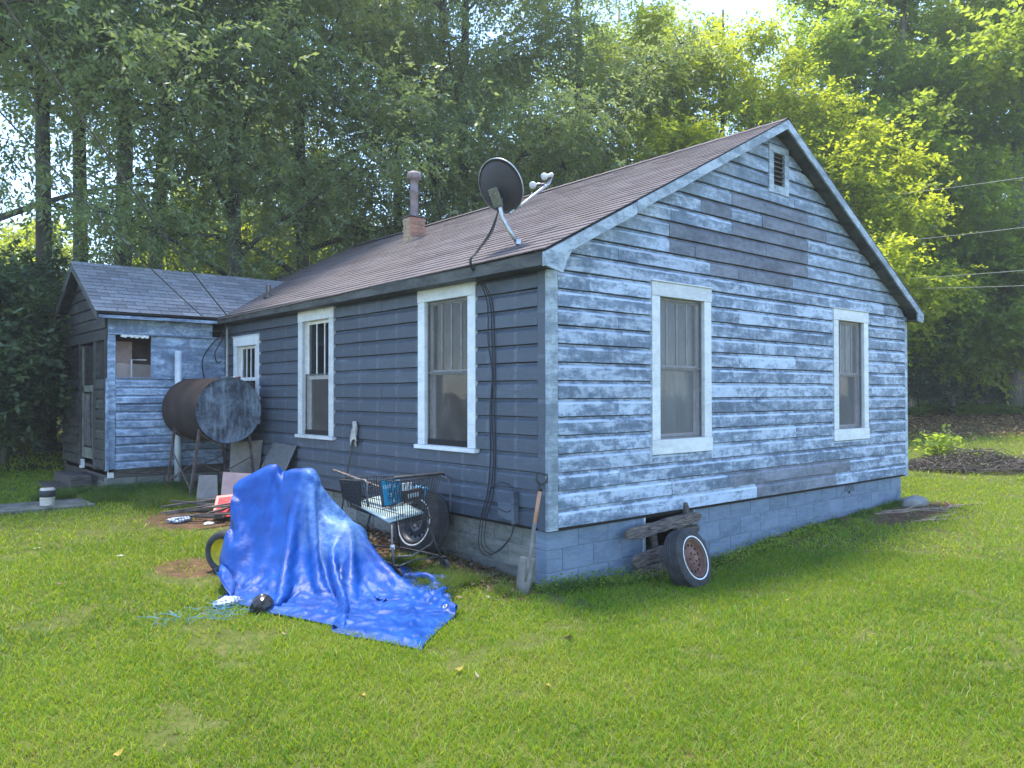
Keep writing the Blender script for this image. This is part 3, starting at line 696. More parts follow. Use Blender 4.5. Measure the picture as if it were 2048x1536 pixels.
for i in range(7):
    for r_ in range(2):
        a = YW+.19+i*.40; bm = bmesh.new(); box(bm, (a+.002, -.17, .06+r_*.2), (min(a+.398, WY1), -.02, .258+r_*.2-(.06 if r_ else 0)), FE, .004); finish('block', bm, P_CMUL, wing)
# wing roof
wroof = bpy.data.objects.new('wing_roof', None); COL.objects.link(wroof); wroof.parent = house
EY, EZ = 7.28, 2.885
def wslab(name, y0, z0, y1, z1, t, mat, parent, x0=-1.97, x1=1.9):
    bm = bmesh.new(); vs = [bm.verts.new(p) for p in ((x0, y0, z0), (x1, y0, z0), (x1, y1, z1), (x0, y1, z1), (x0, y0, z0-t), (x1, y0, z0-t), (x1, y1, z1-t), (x0, y1, z1-t))]
    for k in ((0, 1, 2, 3), (4, 7, 6, 5), (0, 4, 5, 1), (1, 5, 6, 2), (2, 6, 7, 3), (3, 7, 4, 0)): bm.faces.new([vs[j] for j in k])
    return finish(name, bm, mat, parent)
wslab('roof_deck', EY, EZ-.012, RY, RZ-.012, .03, P_DGREY, wroof, -1.96, .5); wslab('roof_deck', 10.44, 2.80, RY, RZ-.012, .03, P_DGREY, wroof, -1.96, .5)
me = bpy.data.meshes.new('shingle'); bm = bmesh.new(); box(bm, (.005, 0, .0), (.300, .15, .007), ident, .0)
for v_ in bm.verts: v_.co.z += (.005 if v_.co.y < .01 else -.006)
bmesh.ops.recalc_face_normals(bm, faces=bm.faces); bm.to_mesh(me); bm.free(); me.materials.append(SHG)
sl_ang = math.atan2(RZ-EZ, RY-EY); L_ = math.hypot(RZ-EZ, RY-EY); nr = 14
house = _h
for k in range(nr):
    t = k/nr; y = EY+(RY-EY)*t-.012; z = EZ+(RZ-EZ)*t
    x = -1.985-(.15 if k % 2 else 0); xmax = (z-2.93)/.51-.22+.25
    while x < xmax:
        xx = x; w = 1.
        if x < -1.985: xx = -1.985; w = (x+.305+1.985)/.305
        o = bpy.data.objects.new('shingle', me); COL.objects.link(o); o.parent = wroof
        o.location = (xx, y+rnd.uniform(-.003, .003), z+.004); o.rotation_euler = (sl_ang, 0, rnd.uniform(-.004, .004)); o.scale = (w, 1.0, 1); x += .305
wr2 = wslab('shingle_slope', 10.46, 2.80, RY, RZ+.004, .01, SHG, wroof, -1.97, .5)
bm = bmesh.new(); uvl = bm.loops.layers.uv.new('UVMap'); box(bm, (-1.95, EY+.0, EZ-.085), (-.24, EY+.022, EZ-.016)); finish('fascia', bm, P_WING, wroof)
bm = bmesh.new(); uvl = bm.loops.layers.uv.new('UVMap'); box(bm, (-1.93, EY+.03, EZ-.075), (-.05, YW, EZ-.06)); finish('soffit', bm, P_WING, wroof)
for y0, z0 in ((EY, EZ), (10.44, 2.80)):
    bm = bmesh.new(); uvl = bm.loops.layers.uv.new('UVMap')
    vs = [bm.verts.new((x, y, z)) for x in (-1.965, -1.94) for y, z in ((y0, z0-.03), (RY, RZ-.03), (RY, RZ-.14), (y0, z0-.12))]
    for k in ((0, 1, 2, 3), (4, 7, 6, 5), (0, 4, 5, 1), (1, 5, 6, 2), (2, 6, 7, 3), (3, 7, 4, 0)): bm.faces.new([vs[j] for j in k])
    finish('rake_board', bm, P_DGREY, wroof)
TN = (56, 64)
TARP = [-960,7,10,11,10,11,13,15,-3,6,1,0,6,7,6,8,13,11,1,0,1,3,9,10,1,12,17,20,19,15,16,-2,-14,5,9,7,6,1,1,3,7,5,4,4,4,4,6,6,8,8,10,12,15,20,20,20,20,20,20,21,20,20,20,20,
4,1,0,0,4,1,-1,-9,-3,7,-3,0,-1,0,3,6,2,-10,-1,4,6,5,2,-7,1,-4,-3,0,1,1,-1,-3,11,4,0,1,-2,0,2,-9,4,4,0,-1,0,-1,-3,-3,-5,-2,1,1,2,0,0,0,0,0,0,0,0,0,0,0,
3,1,1,3,0,0,-4,-12,9,0,1,2,1,2,4,-1,-9,2,8,5,1,0,-5,0,0,-1,-3,-1,-1,1,-7,5,11,1,0,0,-1,2,-10,-2,0,6,5,2,-1,1,0,-1,-1,-5,-7,0,1,0,0,0,0,0,0,0,0,0,0,0,
2,1,4,0,0,-4,-13,3,11,-5,4,4,2,0,0,-4,3,7,2,-1,-1,-2,-1,1,2,-3,0,-3,-2,-2,2,7,2,-1,-1,1,3,-8,-8,4,-1,0,6,4,3,0,1,1,0,-1,-5,-8,1,-1,1,0,0,0,0,-1,0,0,0,0,
2,3,1,1,-8,-11,0,13,2,-1,5,4,1,1,-1,2,2,0,-2,-1,0,0,0,1,0,0,-2,-1,-1,1,2,3,-3,-1,3,-1,-10,-7,5,6,-2,-2,2,5,3,2,2,1,0,1,0,-7,-7,1,-1,0,0,0,0,0,0,0,0,0,
2,3,-3,-9,-7,0,14,7,-2,4,3,1,1,1,0,0,-1,-1,0,0,0,0,0,0,1,1,-1,-2,1,-1,1,-1,2,0,-8,-12,-3,5,10,4,-3,-2,-1,2,5,3,2,0,0,2,1,-2,-10,-1,0,0,0,0,0,0,0,0,0,0,
-3,-5,-6,-4,3,14,9,0,0,3,1,1,2,1,-1,-1,0,-1,-1,-1,0,-1,1,1,1,2,0,0,-1,1,-3,-3,-6,-8,-6,2,6,10,5,-2,-1,-2,-2,1,2,4,1,0,3,1,2,-1,-6,-6,0,0,0,0,0,0,0,0,0,0,
-13,-3,-2,6,16,6,0,-1,2,0,1,1,0,-1,-2,-1,-3,-1,0,0,0,2,2,1,2,2,2,5,-5,-2,-5,-7,-3,0,6,6,2,1,-2,-1,-1,-3,-1,0,2,1,0,0,-1,1,7,2,1,-12,-1,0,0,0,0,0,0,0,0,0,
-17,5,12,10,0,1,-1,1,-1,0,1,-1,-2,-1,0,-1,1,2,1,3,1,1,0,1,0,-2,-3,-5,4,-2,-3,4,2,2,-1,-1,2,1,-1,-1,-2,-1,-3,-1,-1,0,0,-1,-3,3,8,7,-1,-4,-8,0,0,1,0,0,0,0,0,0,
3,6,1,1,0,-1,0,0,0,0,-1,0,0,1,1,2,1,1,1,-1,0,0,-1,-2,-3,-5,2,1,-1,1,-4,-3,1,1,3,4,5,0,-1,-2,0,-3,-2,-3,-2,-1,0,0,4,6,-1,0,9,-1,-10,-1,0,-1,1,0,0,0,0,0,
9,0,1,-1,0,1,0,0,0,0,-1,1,1,1,1,0,0,-1,-1,0,-2,-2,-1,-2,-1,4,3,-6,0,-8,3,3,2,4,3,2,0,0,-1,-1,-1,0,-4,-3,-2,0,-1,1,9,0,-13,-8,11,16,-2,-7,-1,0,-1,1,0,0,0,0,
9,0,0,0,1,-1,1,-1,0,0,1,-1,1,0,-1,-1,0,-1,-1,-1,0,0,-1,1,1,-2,-8,2,0,3,7,5,2,1,0,-2,-3,0,0,-1,0,-1,-1,-3,-3,-1,0,9,1,-1,-17,0,1,-1,19,-3,-2,0,-1,-1,1,0,0,0,
9,0,0,0,-1,1,-1,0,1,0,0,0,0,-2,0,0,-1,0,-1,0,0,0,1,0,0,1,-1,4,4,2,0,-1,-1,-2,-3,-2,0,-1,1,1,0,0,0,-2,-2,-2,5,4,0,-10,-6,-2,1,2,-1,11,2,-2,0,0,-1,0,1,0,
8,0,0,0,1,0,0,0,-1,0,0,0,-1,0,-1,-1,-1,-2,1,-1,1,1,0,2,2,1,3,1,1,-1,-4,-3,-2,-2,-1,0,1,1,0,1,1,1,1,0,-1,2,3,0,-6,-8,1,-3,-1,7,2,-1,1,2,1,0,0,-1,0,0,
7,0,0,1,-1,0,0,0,0,0,-1,-1,-2,-3,-2,-2,-1,0,1,2,2,2,3,2,3,2,0,1,0,-3,1,1,0,0,-1,-2,-4,-2,1,2,1,0,0,0,1,3,-1,-14,-9,10,4,-3,0,1,1,2,1,0,0,1,0,1,-1,0,
6,1,0,0,0,0,0,0,-1,-3,-3,-5,-4,-2,0,3,4,5,3,3,3,1,2,0,-1,-1,3,0,0,-5,-5,-5,-1,0,3,2,3,0,2,0,1,1,0,1,2,-4,-16,-8,16,3,-2,-1,-2,-1,1,0,0,1,1,-1,1,1,0,1,
6,0,0,0,1,0,-1,-4,-5,-6,-4,1,4,6,6,4,3,2,1,1,-1,1,-2,-1,-2,2,1,11,-11,-4,-1,-2,-5,-8,-5,-1,1,3,2,4,3,2,2,-1,-5,-12,-1,18,1,-1,1,-2,-3,1,0,0,0,0,0,1,0,0,0,0,
5,0,0,0,0,-2,-6,-6,-4,3,6,6,5,4,1,1,0,0,1,-1,-1,-4,-3,-2,4,4,7,-5,-5,2,-2,1,-1,0,-7,-7,-6,-4,-1,1,0,1,0,0,-3,3,13,6,1,-1,0,-1,-3,0,0,0,0,0,0,0,0,0,1,0,
4,0,0,0,-4,-7,-4,2,8,6,5,2,0,-1,0,0,1,0,-2,-4,-5,-2,1,7,2,-1,-2,-5,8,4,-2,-5,-1,2,3,-1,-5,-6,-6,-6,-3,-1,0,0,4,11,9,-1,0,0,-1,0,-4,0,0,0,0,0,0,0,0,0,0,0,
2,0,-1,-5,-4,2,8,7,3,0,-2,-1,1,1,1,0,-2,-4,-5,-3,1,5,6,-1,-4,0,2,1,2,2,4,-1,-4,-5,0,2,3,0,-2,-3,-5,-8,-2,3,6,6,0,0,0,-1,0,0,-5,0,0,0,0,0,0,0,0,0,0,0,
4,0,0,0,4,4,0,-1,-3,-1,1,2,1,0,-1,-3,-4,-4,-1,4,6,3,-3,-5,1,4,0,1,1,0,4,2,1,-1,-6,-4,1,3,-1,0,-2,-2,-6,1,5,1,0,0,0,0,-1,0,-5,0,0,0,0,0,0,0,0,0,0,0,
3,-2,-2,3,1,0,0,0,2,4,1,1,-1,-1,-3,-5,-3,2,5,6,-1,-7,-3,3,5,0,1,0,2,-2,1,5,1,0,1,-3,-6,1,4,-2,0,5,1,-11,1,0,0,0,-1,-1,-1,1,-5,0,0,0,0,0,0,0,0,0,0,0,
-10,-1,2,2,2,3,5,4,3,0,0,-1,0,-4,-5,-1,4,6,3,-7,-7,3,5,4,-1,0,0,0,1,2,-2,2,4,1,0,0,-2,-6,0,8,2,1,-2,-6,-5,-1,0,0,0,0,-1,1,-4,-2,0,0,0,0,0,0,0,0,0,0,
6,2,1,-1,1,1,-1,0,0,0,1,-1,-5,-4,1,7,4,-5,-9,2,8,3,0,-3,0,1,0,1,1,1,-2,1,2,3,1,0,0,-2,-3,-4,6,4,-1,-1,-10,1,-1,0,0,-1,1,-1,-2,-3,0,0,0,0,0,0,0,0,0,0,
9,0,-1,1,0,-1,0,1,0,0,-1,-3,-4,3,6,0,-6,-2,6,3,0,-1,-1,1,1,0,-1,-1,1,3,-1,0,-2,1,4,2,0,0,-2,3,-1,1,0,-1,-9,-3,1,0,-1,1,-1,0,-2,-3,0,0,0,0,0,0,0,0,0,0,
8,0,1,0,-1,1,0,-1,0,1,-2,-5,5,5,-3,-2,3,3,-3,-1,0,0,1,0,1,0,-1,-1,1,3,0,-2,-2,-2,4,6,1,-1,-2,2,3,-1,-2,0,-3,-8,0,-1,1,0,-1,0,-1,-4,0,0,0,0,0,0,-1,0,0,0,
9,0,0,-1,1,-1,0,0,0,-1,-4,7,2,-2,2,1,-4,-3,1,0,0,2,2,1,0,-1,0,-1,-2,3,2,-2,-2,-2,-2,6,6,1,-1,-3,4,1,-1,-1,0,-11,-1,1,-1,0,1,-2,1,-5,-1,0,0,0,0,0,1,0,0,0,
8,0,0,1,-1,0,0,1,0,-2,4,0,1,0,-5,-7,-2,1,3,3,4,2,0,2,0,-3,2,1,-2,-1,2,-3,0,0,-4,-1,9,4,0,0,0,1,-1,-1,0,-7,-4,0,1,-1,0,0,1,-6,0,0,0,0,0,0,0,0,0,0,
9,-1,0,0,0,1,0,-1,0,1,2,1,-4,-7,-5,0,5,6,3,1,0,-1,0,1,-1,-1,-2,3,1,-1,0,-1,-1,0,-2,-5,3,11,3,0,-1,1,-1,0,-3,-1,-8,0,1,0,0,-1,1,-5,-1,0,0,0,0,0,0,0,-1,0,
8,1,-1,0,1,-1,0,0,0,2,-1,-6,-7,-3,5,9,4,-2,1,0,-1,-1,0,-1,0,2,-2,-2,2,-1,0,0,2,2,-1,-6,-8,6,14,3,-2,2,-1,-1,-1,0,-9,0,0,-1,0,-1,1,-4,-2,0,0,0,0,0,0,0,1,0,
8,0,1,-1,0,0,0,1,0,-2,-7,-6,3,10,5,-6,-4,5,1,-1,-4,2,2,-2,1,1,-3,-3,-1,-2,-1,4,2,3,5,1,-10,-5,8,10,1,0,-1,-2,-3,6,-6,-5,1,0,-1,0,0,-3,-2,0,0,0,0,0,0,0,0,0,
8,0,-1,1,-1,1,0,-1,-1,-8,-2,9,6,-5,-10,2,8,-1,-4,-1,6,0,-2,2,0,2,-4,-5,0,-2,-6,4,4,0,1,2,2,6,1,1,1,0,-3,-4,-2,-4,12,-6,0,-1,1,-1,0,-2,-4,0,0,0,0,0,0,0,0,0,
7,0,1,-1,1,-1,0,-2,-7,4,7,-3,-11,-8,8,9,-1,-3,2,5,-2,0,1,2,-1,0,-3,-5,0,-1,-6,-3,5,1,-2,-2,16,4,0,-2,3,-3,-4,1,-2,9,-6,-1,-1,0,0,0,0,-2,-3,0,0,0,0,0,0,0,0,0,
8,0,-1,1,-1,0,-4,-1,6,-2,-12,-10,-1,12,10,-3,-2,3,4,-2,0,2,1,-1,0,0,-4,-4,0,-2,-3,-5,1,3,-4,12,9,0,0,-1,2,-9,-3,2,3,-3,14,0,-13,3,0,0,-1,-1,-4,0,0,0,0,0,0,0,0,0,
7,0,1,-1,-1,-2,3,-3,-13,-9,-1,2,15,8,-4,1,3,2,-1,0,1,0,1,-1,0,-2,-3,-2,-1,-4,-3,0,-5,-1,11,12,-1,1,0,-1,-1,-8,0,-3,4,-13,-5,5,4,7,5,0,-1,1,-4,0,0,0,0,0,0,0,-1,0,
7,0,-1,-1,0,-1,-11,-10,-1,-1,6,15,3,-1,1,2,0,0,0,1,1,0,0,-1,0,-2,-3,-2,-2,-5,-1,0,-4,4,15,1,1,-1,0,0,-3,-7,0,-1,-2,-3,-10,1,2,2,15,1,-2,2,-4,-1,0,0,0,0,0,0,1,0,
7,-2,-1,1,-7,-12,-4,1,-1,11,12,2,0,0,1,-1,1,0,1,0,0,0,0,-1,1,-4,-3,0,-4,-6,-1,0,5,11,1,0,0,1,-1,2,-8,-3,1,-1,-5,3,-10,-1,3,-3,12,6,0,1,-5,-1,0,0,0,0,0,0,0,0,
4,1,-4,-13,-6,1,-1,4,15,7,0,0,0,0,0,1,0,0,0,0,0,0,-1,0,0,-4,-3,2,-8,-6,2,4,10,3,0,1,0,0,-3,3,-9,0,-1,0,-1,-1,-5,-7,1,3,-1,15,0,0,-2,-2,0,0,0,0,0,0,0,0,
-4,-7,-6,0,-1,2,12,11,2,0,0,0,0,0,0,0,-1,1,-1,1,0,0,-2,1,0,-5,-1,2,-13,-1,4,11,4,-2,0,0,0,1,2,-3,-8,0,0,0,0,-3,2,-11,-2,1,0,9,9,-1,-3,-1,0,0,0,0,0,0,0,0,
-13,-2,-2,0,10,11,5,0,0,-1,0,0,0,0,0,0,1,0,0,0,0,0,-1,1,-3,-6,3,-8,-6,2,13,7,0,0,-2,-2,-1,-1,3,-5,-4,-1,0,1,0,-2,3,-10,-4,0,3,-2,17,-2,-1,-2,0,0,0,0,0,0,0,0,
-13,-4,8,13,5,0,0,0,0,0,0,0,0,0,0,0,0,-1,1,0,0,-1,0,1,-6,-4,0,-10,1,8,13,0,0,0,0,-1,-1,-2,1,-9,0,0,0,-1,0,0,-1,0,-12,1,0,1,5,11,-2,-2,0,0,0,0,0,0,0,0,
-8,12,5,0,0,0,0,0,-1,1,0,0,0,0,0,0,-1,1,0,0,0,-1,1,-1,-8,-3,-6,2,0,16,2,0,0,0,0,0,0,-6,-7,0,0,0,0,0,1,0,-4,0,-7,-3,0,3,-5,16,3,-2,0,0,-1,0,0,0,0,0,
7,2,0,0,0,0,0,0,0,0,0,0,0,0,-1,0,1,0,0,0,0,-1,2,-7,-8,-4,1,-1,14,6,1,0,0,0,0,0,0,-14,-6,4,2,0,1,0,-1,0,-3,2,-7,-5,0,2,2,0,15,-5,0,-1,1,0,0,0,0,-1,
9,-1,1,0,-1,1,0,-1,1,0,0,-1,0,0,1,0,0,0,0,0,0,-1,1,-12,-7,1,1,5,14,1,0,0,0,0,0,0,-7,-14,-1,5,3,0,0,0,0,0,0,-2,-1,-10,1,-1,2,-2,8,6,-1,1,0,0,0,-1,0,0,
8,1,-1,0,1,0,-1,1,0,0,-1,1,0,0,0,0,0,0,0,0,-2,2,-7,-11,0,3,-1,16,3,1,-1,0,0,0,0,-1,-17,1,-7,6,4,0,0,0,0,0,0,-3,2,-10,-2,1,2,-2,8,8,0,-1,-1,0,-1,-1,-1,1,
9,0,0,0,0,-1,1,0,-1,0,1,0,0,0,0,-1,1,0,0,-1,-1,0,-15,-2,2,-2,13,9,1,-1,1,-1,0,0,0,-7,-9,-1,-7,0,10,0,-1,1,0,0,0,-1,0,-5,-6,-1,0,8,1,2,0,1,0,-2,0,1,0,-1,
9,0,0,0,-1,1,0,-1,1,0,-1,0,0,0,0,1,-1,0,0,-1,2,-9,-10,2,0,5,15,1,-1,0,0,1,0,-1,0,-13,-2,-3,-4,-4,7,4,1,0,0,0,0,1,-2,0,-10,1,3,6,1,-1,-1,-1,-1,1,-1,1,0,0,
9,-1,0,0,1,-1,0,1,-1,0,1,0,0,0,0,0,0,0,0,-2,-1,-14,-2,2,0,18,3,0,0,0,0,-1,0,1,-6,-11,0,8,7,-21,-5,9,2,2,1,0,1,-1,-1,1,-9,1,2,0,1,-1,1,-1,1,0,0,-1,1,0,
9,0,0,0,-1,1,-1,0,1,0,-1,0,0,0,0,0,1,0,-2,1,-11,-7,4,-3,16,6,0,-1,0,1,-1,1,0,0,-13,-4,9,12,-1,-7,-19,2,1,1,5,1,-1,0,-1,2,-5,-3,1,0,0,0,0,0,0,0,1,0,-1,0,
9,0,0,-1,1,-1,1,0,-1,0,1,0,0,0,0,0,-1,0,-1,0,-16,1,-2,13,10,1,-1,0,0,0,0,-1,0,-6,-10,13,10,-1,-7,-3,-2,-12,6,0,-5,4,2,0,-1,0,-2,-6,0,1,-1,1,0,1,-1,0,0,0,0,0,
9,0,0,0,-1,1,0,-1,1,0,0,0,0,0,0,0,0,-2,0,-12,-3,1,7,14,1,-1,0,0,-1,-1,1,-1,-5,-8,13,6,2,-7,-5,0,0,-1,-8,0,4,-4,0,1,1,-2,2,-8,0,0,0,0,0,0,1,-1,0,1,-1,0,
9,0,-1,1,0,0,-1,1,0,0,0,-1,0,0,1,0,-1,-2,-1,-15,2,5,18,1,-1,-2,0,0,-1,0,-2,-5,2,7,-4,4,2,-7,-2,1,0,0,-1,-2,-4,2,-1,1,0,-3,2,-7,-2,0,1,-1,0,0,0,1,0,-1,1,-1,
9,-1,1,-1,0,0,1,0,0,-1,0,1,0,0,0,0,-3,2,-13,-2,4,17,2,0,0,-1,-1,1,0,-2,-1,0,-6,-2,11,2,-6,-4,1,-1,0,-1,1,-1,1,-2,0,-1,-1,0,0,-6,-3,-1,0,0,0,0,0,0,0,0,0,1,
9,0,-1,0,1,0,0,0,0,1,0,0,0,0,-1,-2,-4,-1,-13,6,19,3,0,0,-1,0,-1,-1,0,0,-2,1,3,1,-1,1,-9,-1,-1,1,-1,1,-1,0,-1,0,0,-1,1,-1,-1,-3,-7,0,0,1,-1,0,0,0,0,0,0,0,
9,-1,0,1,0,0,0,0,0,0,0,0,0,0,0,-6,3,-12,3,18,1,0,1,0,1,-1,-3,1,1,0,1,0,0,0,0,-4,-7,0,1,-1,1,-1,0,0,0,-1,0,0,-1,1,-2,0,-10,1,-1,0,1,0,-1,0,0,0,0,0,
6,1,2,0,1,0,0,0,1,0,-1,0,0,0,-2,-5,3,-9,17,1,1,1,-1,1,1,0,-2,-8,4,3,1,1,-1,0,1,-7,-3,0,0,0,-1,0,0,0,0,-1,-1,0,0,-1,-1,1,-9,-1,0,0,0,0,1,0,0,0,0,0,
608,13,16,18,21,21,24,30,7,7,3,3,3,4,3,2,12,9,4,4,3,3,13,12,6,13,11,4,-2,11,10,-6,-7,7,14,17,19,18,17,22,10,6,6,7,7,7,8,8,9,7,8,8,7,7,6,6,7,6,6,6,6,7,6,6,
-15,1,1,2,-2,-2,-2,-8,7,-1,-1,0,0,0,1,6,-2,-4,0,0,3,6,0,-7,1,0,2,-2,5,1,-8,0,3,4,1,2,1,-1,3,-7,0,3,0,-1,-1,-2,-1,-2,-2,0,0,-1,0,0,0,0,0,0,0,0,0,-1,1,0,
-17,1,1,-3,-1,0,0,-1,1,-1,1,-1,1,1,4,0,-5,0,3,5,3,-1,-6,0,-1,-2,-2,4,5,-3,-5,1,8,2,2,-1,0,2,-6,-4,1,0,4,2,0,2,-1,0,-2,-4,-5,-1,0,0,0,0,0,0,0,0,0,0,-1,1,
-19,0,-1,0,1,2,1,-1,-3,-1,1,2,0,0,0,-1,2,6,3,-2,-2,-2,-2,1,0,-4,-1,3,3,-3,2,4,5,3,0,0,-2,-6,-6,1,2,0,0,2,3,0,3,2,2,-2,-7,-7,-1,0,0,0,0,0,0,0,0,0,0,0,
-22,1,0,2,4,2,-1,-3,-4,1,1,2,1,1,1,3,3,-3,-3,-1,-1,0,1,0,0,-2,-2,2,0,3,4,5,7,1,-4,-7,-7,-3,2,1,-1,2,-1,0,2,2,1,3,-1,4,4,-13,-6,0,0,1,-1,0,0,0,0,0,0,-1,
-26,3,7,5,1,-1,-3,-6,1,1,2,1,2,1,0,0,-2,-1,0,1,0,0,-1,0,0,-1,-1,0,3,3,5,9,-5,-9,-5,-1,0,0,1,0,0,0,1,0,-1,2,2,0,2,3,3,-3,-12,0,0,-1,1,0,0,0,0,0,0,0,
-17,9,2,0,-2,-4,-7,0,0,3,1,2,1,2,-1,-2,-1,-1,0,-1,0,0,0,1,0,1,-3,0,3,2,3,-5,-3,0,2,0,-2,1,1,-1,0,0,1,-1,0,1,0,0,3,3,2,2,-7,-7,0,0,0,0,0,0,0,0,0,0,
14,-8,-4,-5,-9,-5,-1,0,1,0,2,0,0,-1,0,-2,0,0,-1,0,0,0,2,0,1,2,1,-3,1,0,-1,-1,0,1,0,2,0,0,-1,0,-2,0,0,1,0,-1,0,1,1,0,6,5,0,-13,-2,0,0,0,0,0,0,0,0,0,
9,-6,-10,-8,-2,-1,1,0,0,0,0,-1,0,0,-1,1,0,1,1,1,2,2,1,1,1,-1,-3,0,-2,-2,-1,2,0,1,0,-2,2,1,-1,-2,0,0,0,0,-1,0,1,0,0,0,1,8,0,-5,-7,0,-1,1,0,0,0,0,0,0,
-10,-5,-2,0,0,0,-1,0,0,1,-1,0,1,0,1,1,1,2,1,1,0,-1,-1,-2,-2,-3,4,6,-4,-4,-1,0,1,-1,1,1,2,-1,0,-1,0,-1,0,1,1,0,-2,1,0,1,-1,5,4,0,-11,-1,0,0,0,0,0,0,0,-1,
-18,1,0,-1,0,0,0,0,0,0,0,1,0,1,1,0,1,-1,-1,0,-2,0,-1,0,-1,3,4,-3,-2,0,0,0,0,2,0,2,0,0,-1,-1,-1,0,0,0,1,0,0,0,0,1,-2,1,8,4,-5,-10,0,0,0,0,0,0,-1,1,
-17,-1,0,0,0,-1,1,0,0,0,0,1,0,0,0,0,-1,-1,1,-1,0,0,0,0,1,1,-1,1,0,-1,2,2,2,1,0,-2,-3,0,0,0,0,-1,0,0,0,1,1,-1,0,0,-1,-2,2,6,10,-10,-7,-1,0,0,0,0,0,-1,
-17,0,-1,0,0,0,-1,0,1,0,0,0,0,0,-1,0,0,1,-1,0,1,-1,0,1,0,0,0,2,6,2,0,-2,-2,-3,-1,-1,0,-1,0,1,0,1,-1,0,0,0,0,1,0,1,-4,0,0,1,1,10,0,-7,-4,-1,0,0,0,-1,
-18,-1,0,0,0,0,1,-1,0,0,1,-1,0,0,0,0,0,0,0,0,0,0,1,0,1,0,1,1,-1,1,-2,-1,0,0,0,0,0,0,0,0,1,-1,1,0,0,0,1,0,2,-1,-3,-2,2,4,5,-2,-4,2,1,-4,-2,-1,-1,0,
-18,0,0,-1,0,0,0,1,-1,0,0,1,0,-1,1,1,-1,0,0,-1,0,0,0,1,1,1,-1,2,0,-1,1,1,0,0,-1,-1,-1,-1,1,0,0,0,0,0,0,1,0,4,4,-7,-4,-2,1,2,2,7,3,-4,-6,0,-1,-2,-1,-1,
-19,-1,0,1,0,0,-1,0,1,0,1,0,2,2,-1,-2,-1,-1,0,2,1,2,1,-1,-1,-2,1,5,-4,-1,-1,1,1,-1,-1,0,0,0,0,1,0,1,-1,0,1,1,5,2,-9,-3,0,-1,0,0,0,0,2,2,3,-1,-3,-2,-1,0,
-19,0,-1,0,0,0,1,0,1,3,2,0,-2,-3,0,1,3,3,3,2,0,-1,-3,-3,-3,0,-8,6,4,-1,1,0,0,1,2,1,-1,-1,-3,-1,-1,0,1,1,2,5,1,-8,-4,0,-1,0,0,0,1,-1,0,1,-1,0,1,-1,0,-2,
-19,-2,0,1,0,1,1,4,2,-1,-3,-1,0,3,4,4,3,0,-2,-4,-4,-3,-2,-1,2,4,5,-13,5,5,-1,0,-1,0,-1,1,3,3,3,0,-1,-1,-1,0,2,-1,-8,-5,0,-1,1,-1,0,0,0,0,0,0,1,0,-1,1,-1,0,
-20,-1,0,0,2,4,3,-1,-3,-1,1,4,5,4,1,-1,-4,-4,-4,-3,-1,-1,0,3,6,5,4,-3,-5,2,-2,-4,0,1,1,-1,-1,0,3,4,4,1,0,0,-4,-9,-4,0,0,0,-1,0,0,1,-1,1,-1,0,0,0,0,0,-1,0,
-19,-4,1,6,3,-1,-2,-1,3,4,5,3,0,-3,-3,-5,-3,-2,-1,0,-1,1,5,9,5,-1,-4,-4,0,1,6,-2,-7,-3,-1,2,1,0,-2,0,-1,2,1,-2,-3,-1,-1,0,0,1,-1,-1,0,0,0,0,1,-1,0,0,0,0,0,0,
-2,-9,-1,-1,-1,1,2,4,4,1,-1,-3,-4,-3,-3,-2,-1,-1,0,0,4,8,8,3,-1,-5,-3,-3,-1,0,3,6,2,-6,-6,-4,1,1,0,-1,0,-2,0,-1,-1,-1,0,0,0,0,0,0,-1,0,0,0,0,1,-1,0,0,0,0,-1,
-8,17,2,-5,-1,-2,-1,-1,-3,-3,-5,-3,-2,-2,-2,0,-1,0,2,6,10,6,1,-2,-5,-5,0,-1,-2,0,0,3,5,4,-1,-9,-5,0,2,-1,0,6,0,-11,-2,0,1,-1,1,-1,-1,1,-1,0,1,-1,0,0,1,0,0,-1,0,0,
8,3,1,-2,-4,-4,-4,-5,-5,-3,-1,-1,-1,-1,-1,0,0,4,10,9,3,-1,-3,-7,-6,0,4,-1,-2,-1,0,2,3,4,1,-1,-6,-4,1,5,4,1,-3,-11,-4,0,0,0,0,0,0,-1,0,0,0,1,-1,0,0,0,0,0,0,0,
-14,-3,-1,0,0,0,0,0,1,0,0,-1,-1,-1,0,2,9,10,4,0,-6,-6,-7,-3,2,8,1,-2,-3,1,-1,0,2,2,4,2,-3,-4,-2,-1,3,2,-2,-2,-9,0,0,0,0,0,0,0,-1,0,0,0,0,0,0,0,0,0,0,0,
-19,1,0,0,0,0,0,0,0,0,0,-1,-1,1,5,9,7,1,-5,-8,-4,-3,-1,1,3,0,3,5,-4,0,-2,1,-1,1,5,6,-1,-5,-2,3,-2,1,-2,-1,-8,-1,-1,0,-1,1,0,0,0,-1,0,0,1,-1,0,0,0,0,-1,0,
-18,0,-1,1,0,0,0,0,0,0,-1,-1,2,7,9,2,-3,-8,-6,-1,0,-1,2,1,1,0,0,5,1,-2,0,-1,-1,-1,3,6,5,-3,-3,0,3,-2,-5,0,-1,-8,0,0,0,-1,1,0,0,-1,0,0,0,1,-1,0,0,0,0,0,
-18,0,0,0,0,0,-1,0,0,0,-1,3,8,5,-3,-5,-6,-1,1,-1,0,1,0,2,1,0,0,-1,6,-2,1,-1,-1,0,-1,2,9,3,-5,0,-1,-1,-4,0,1,-8,-1,0,0,0,0,0,-1,1,0,-1,0,0,0,0,0,0,0,0,
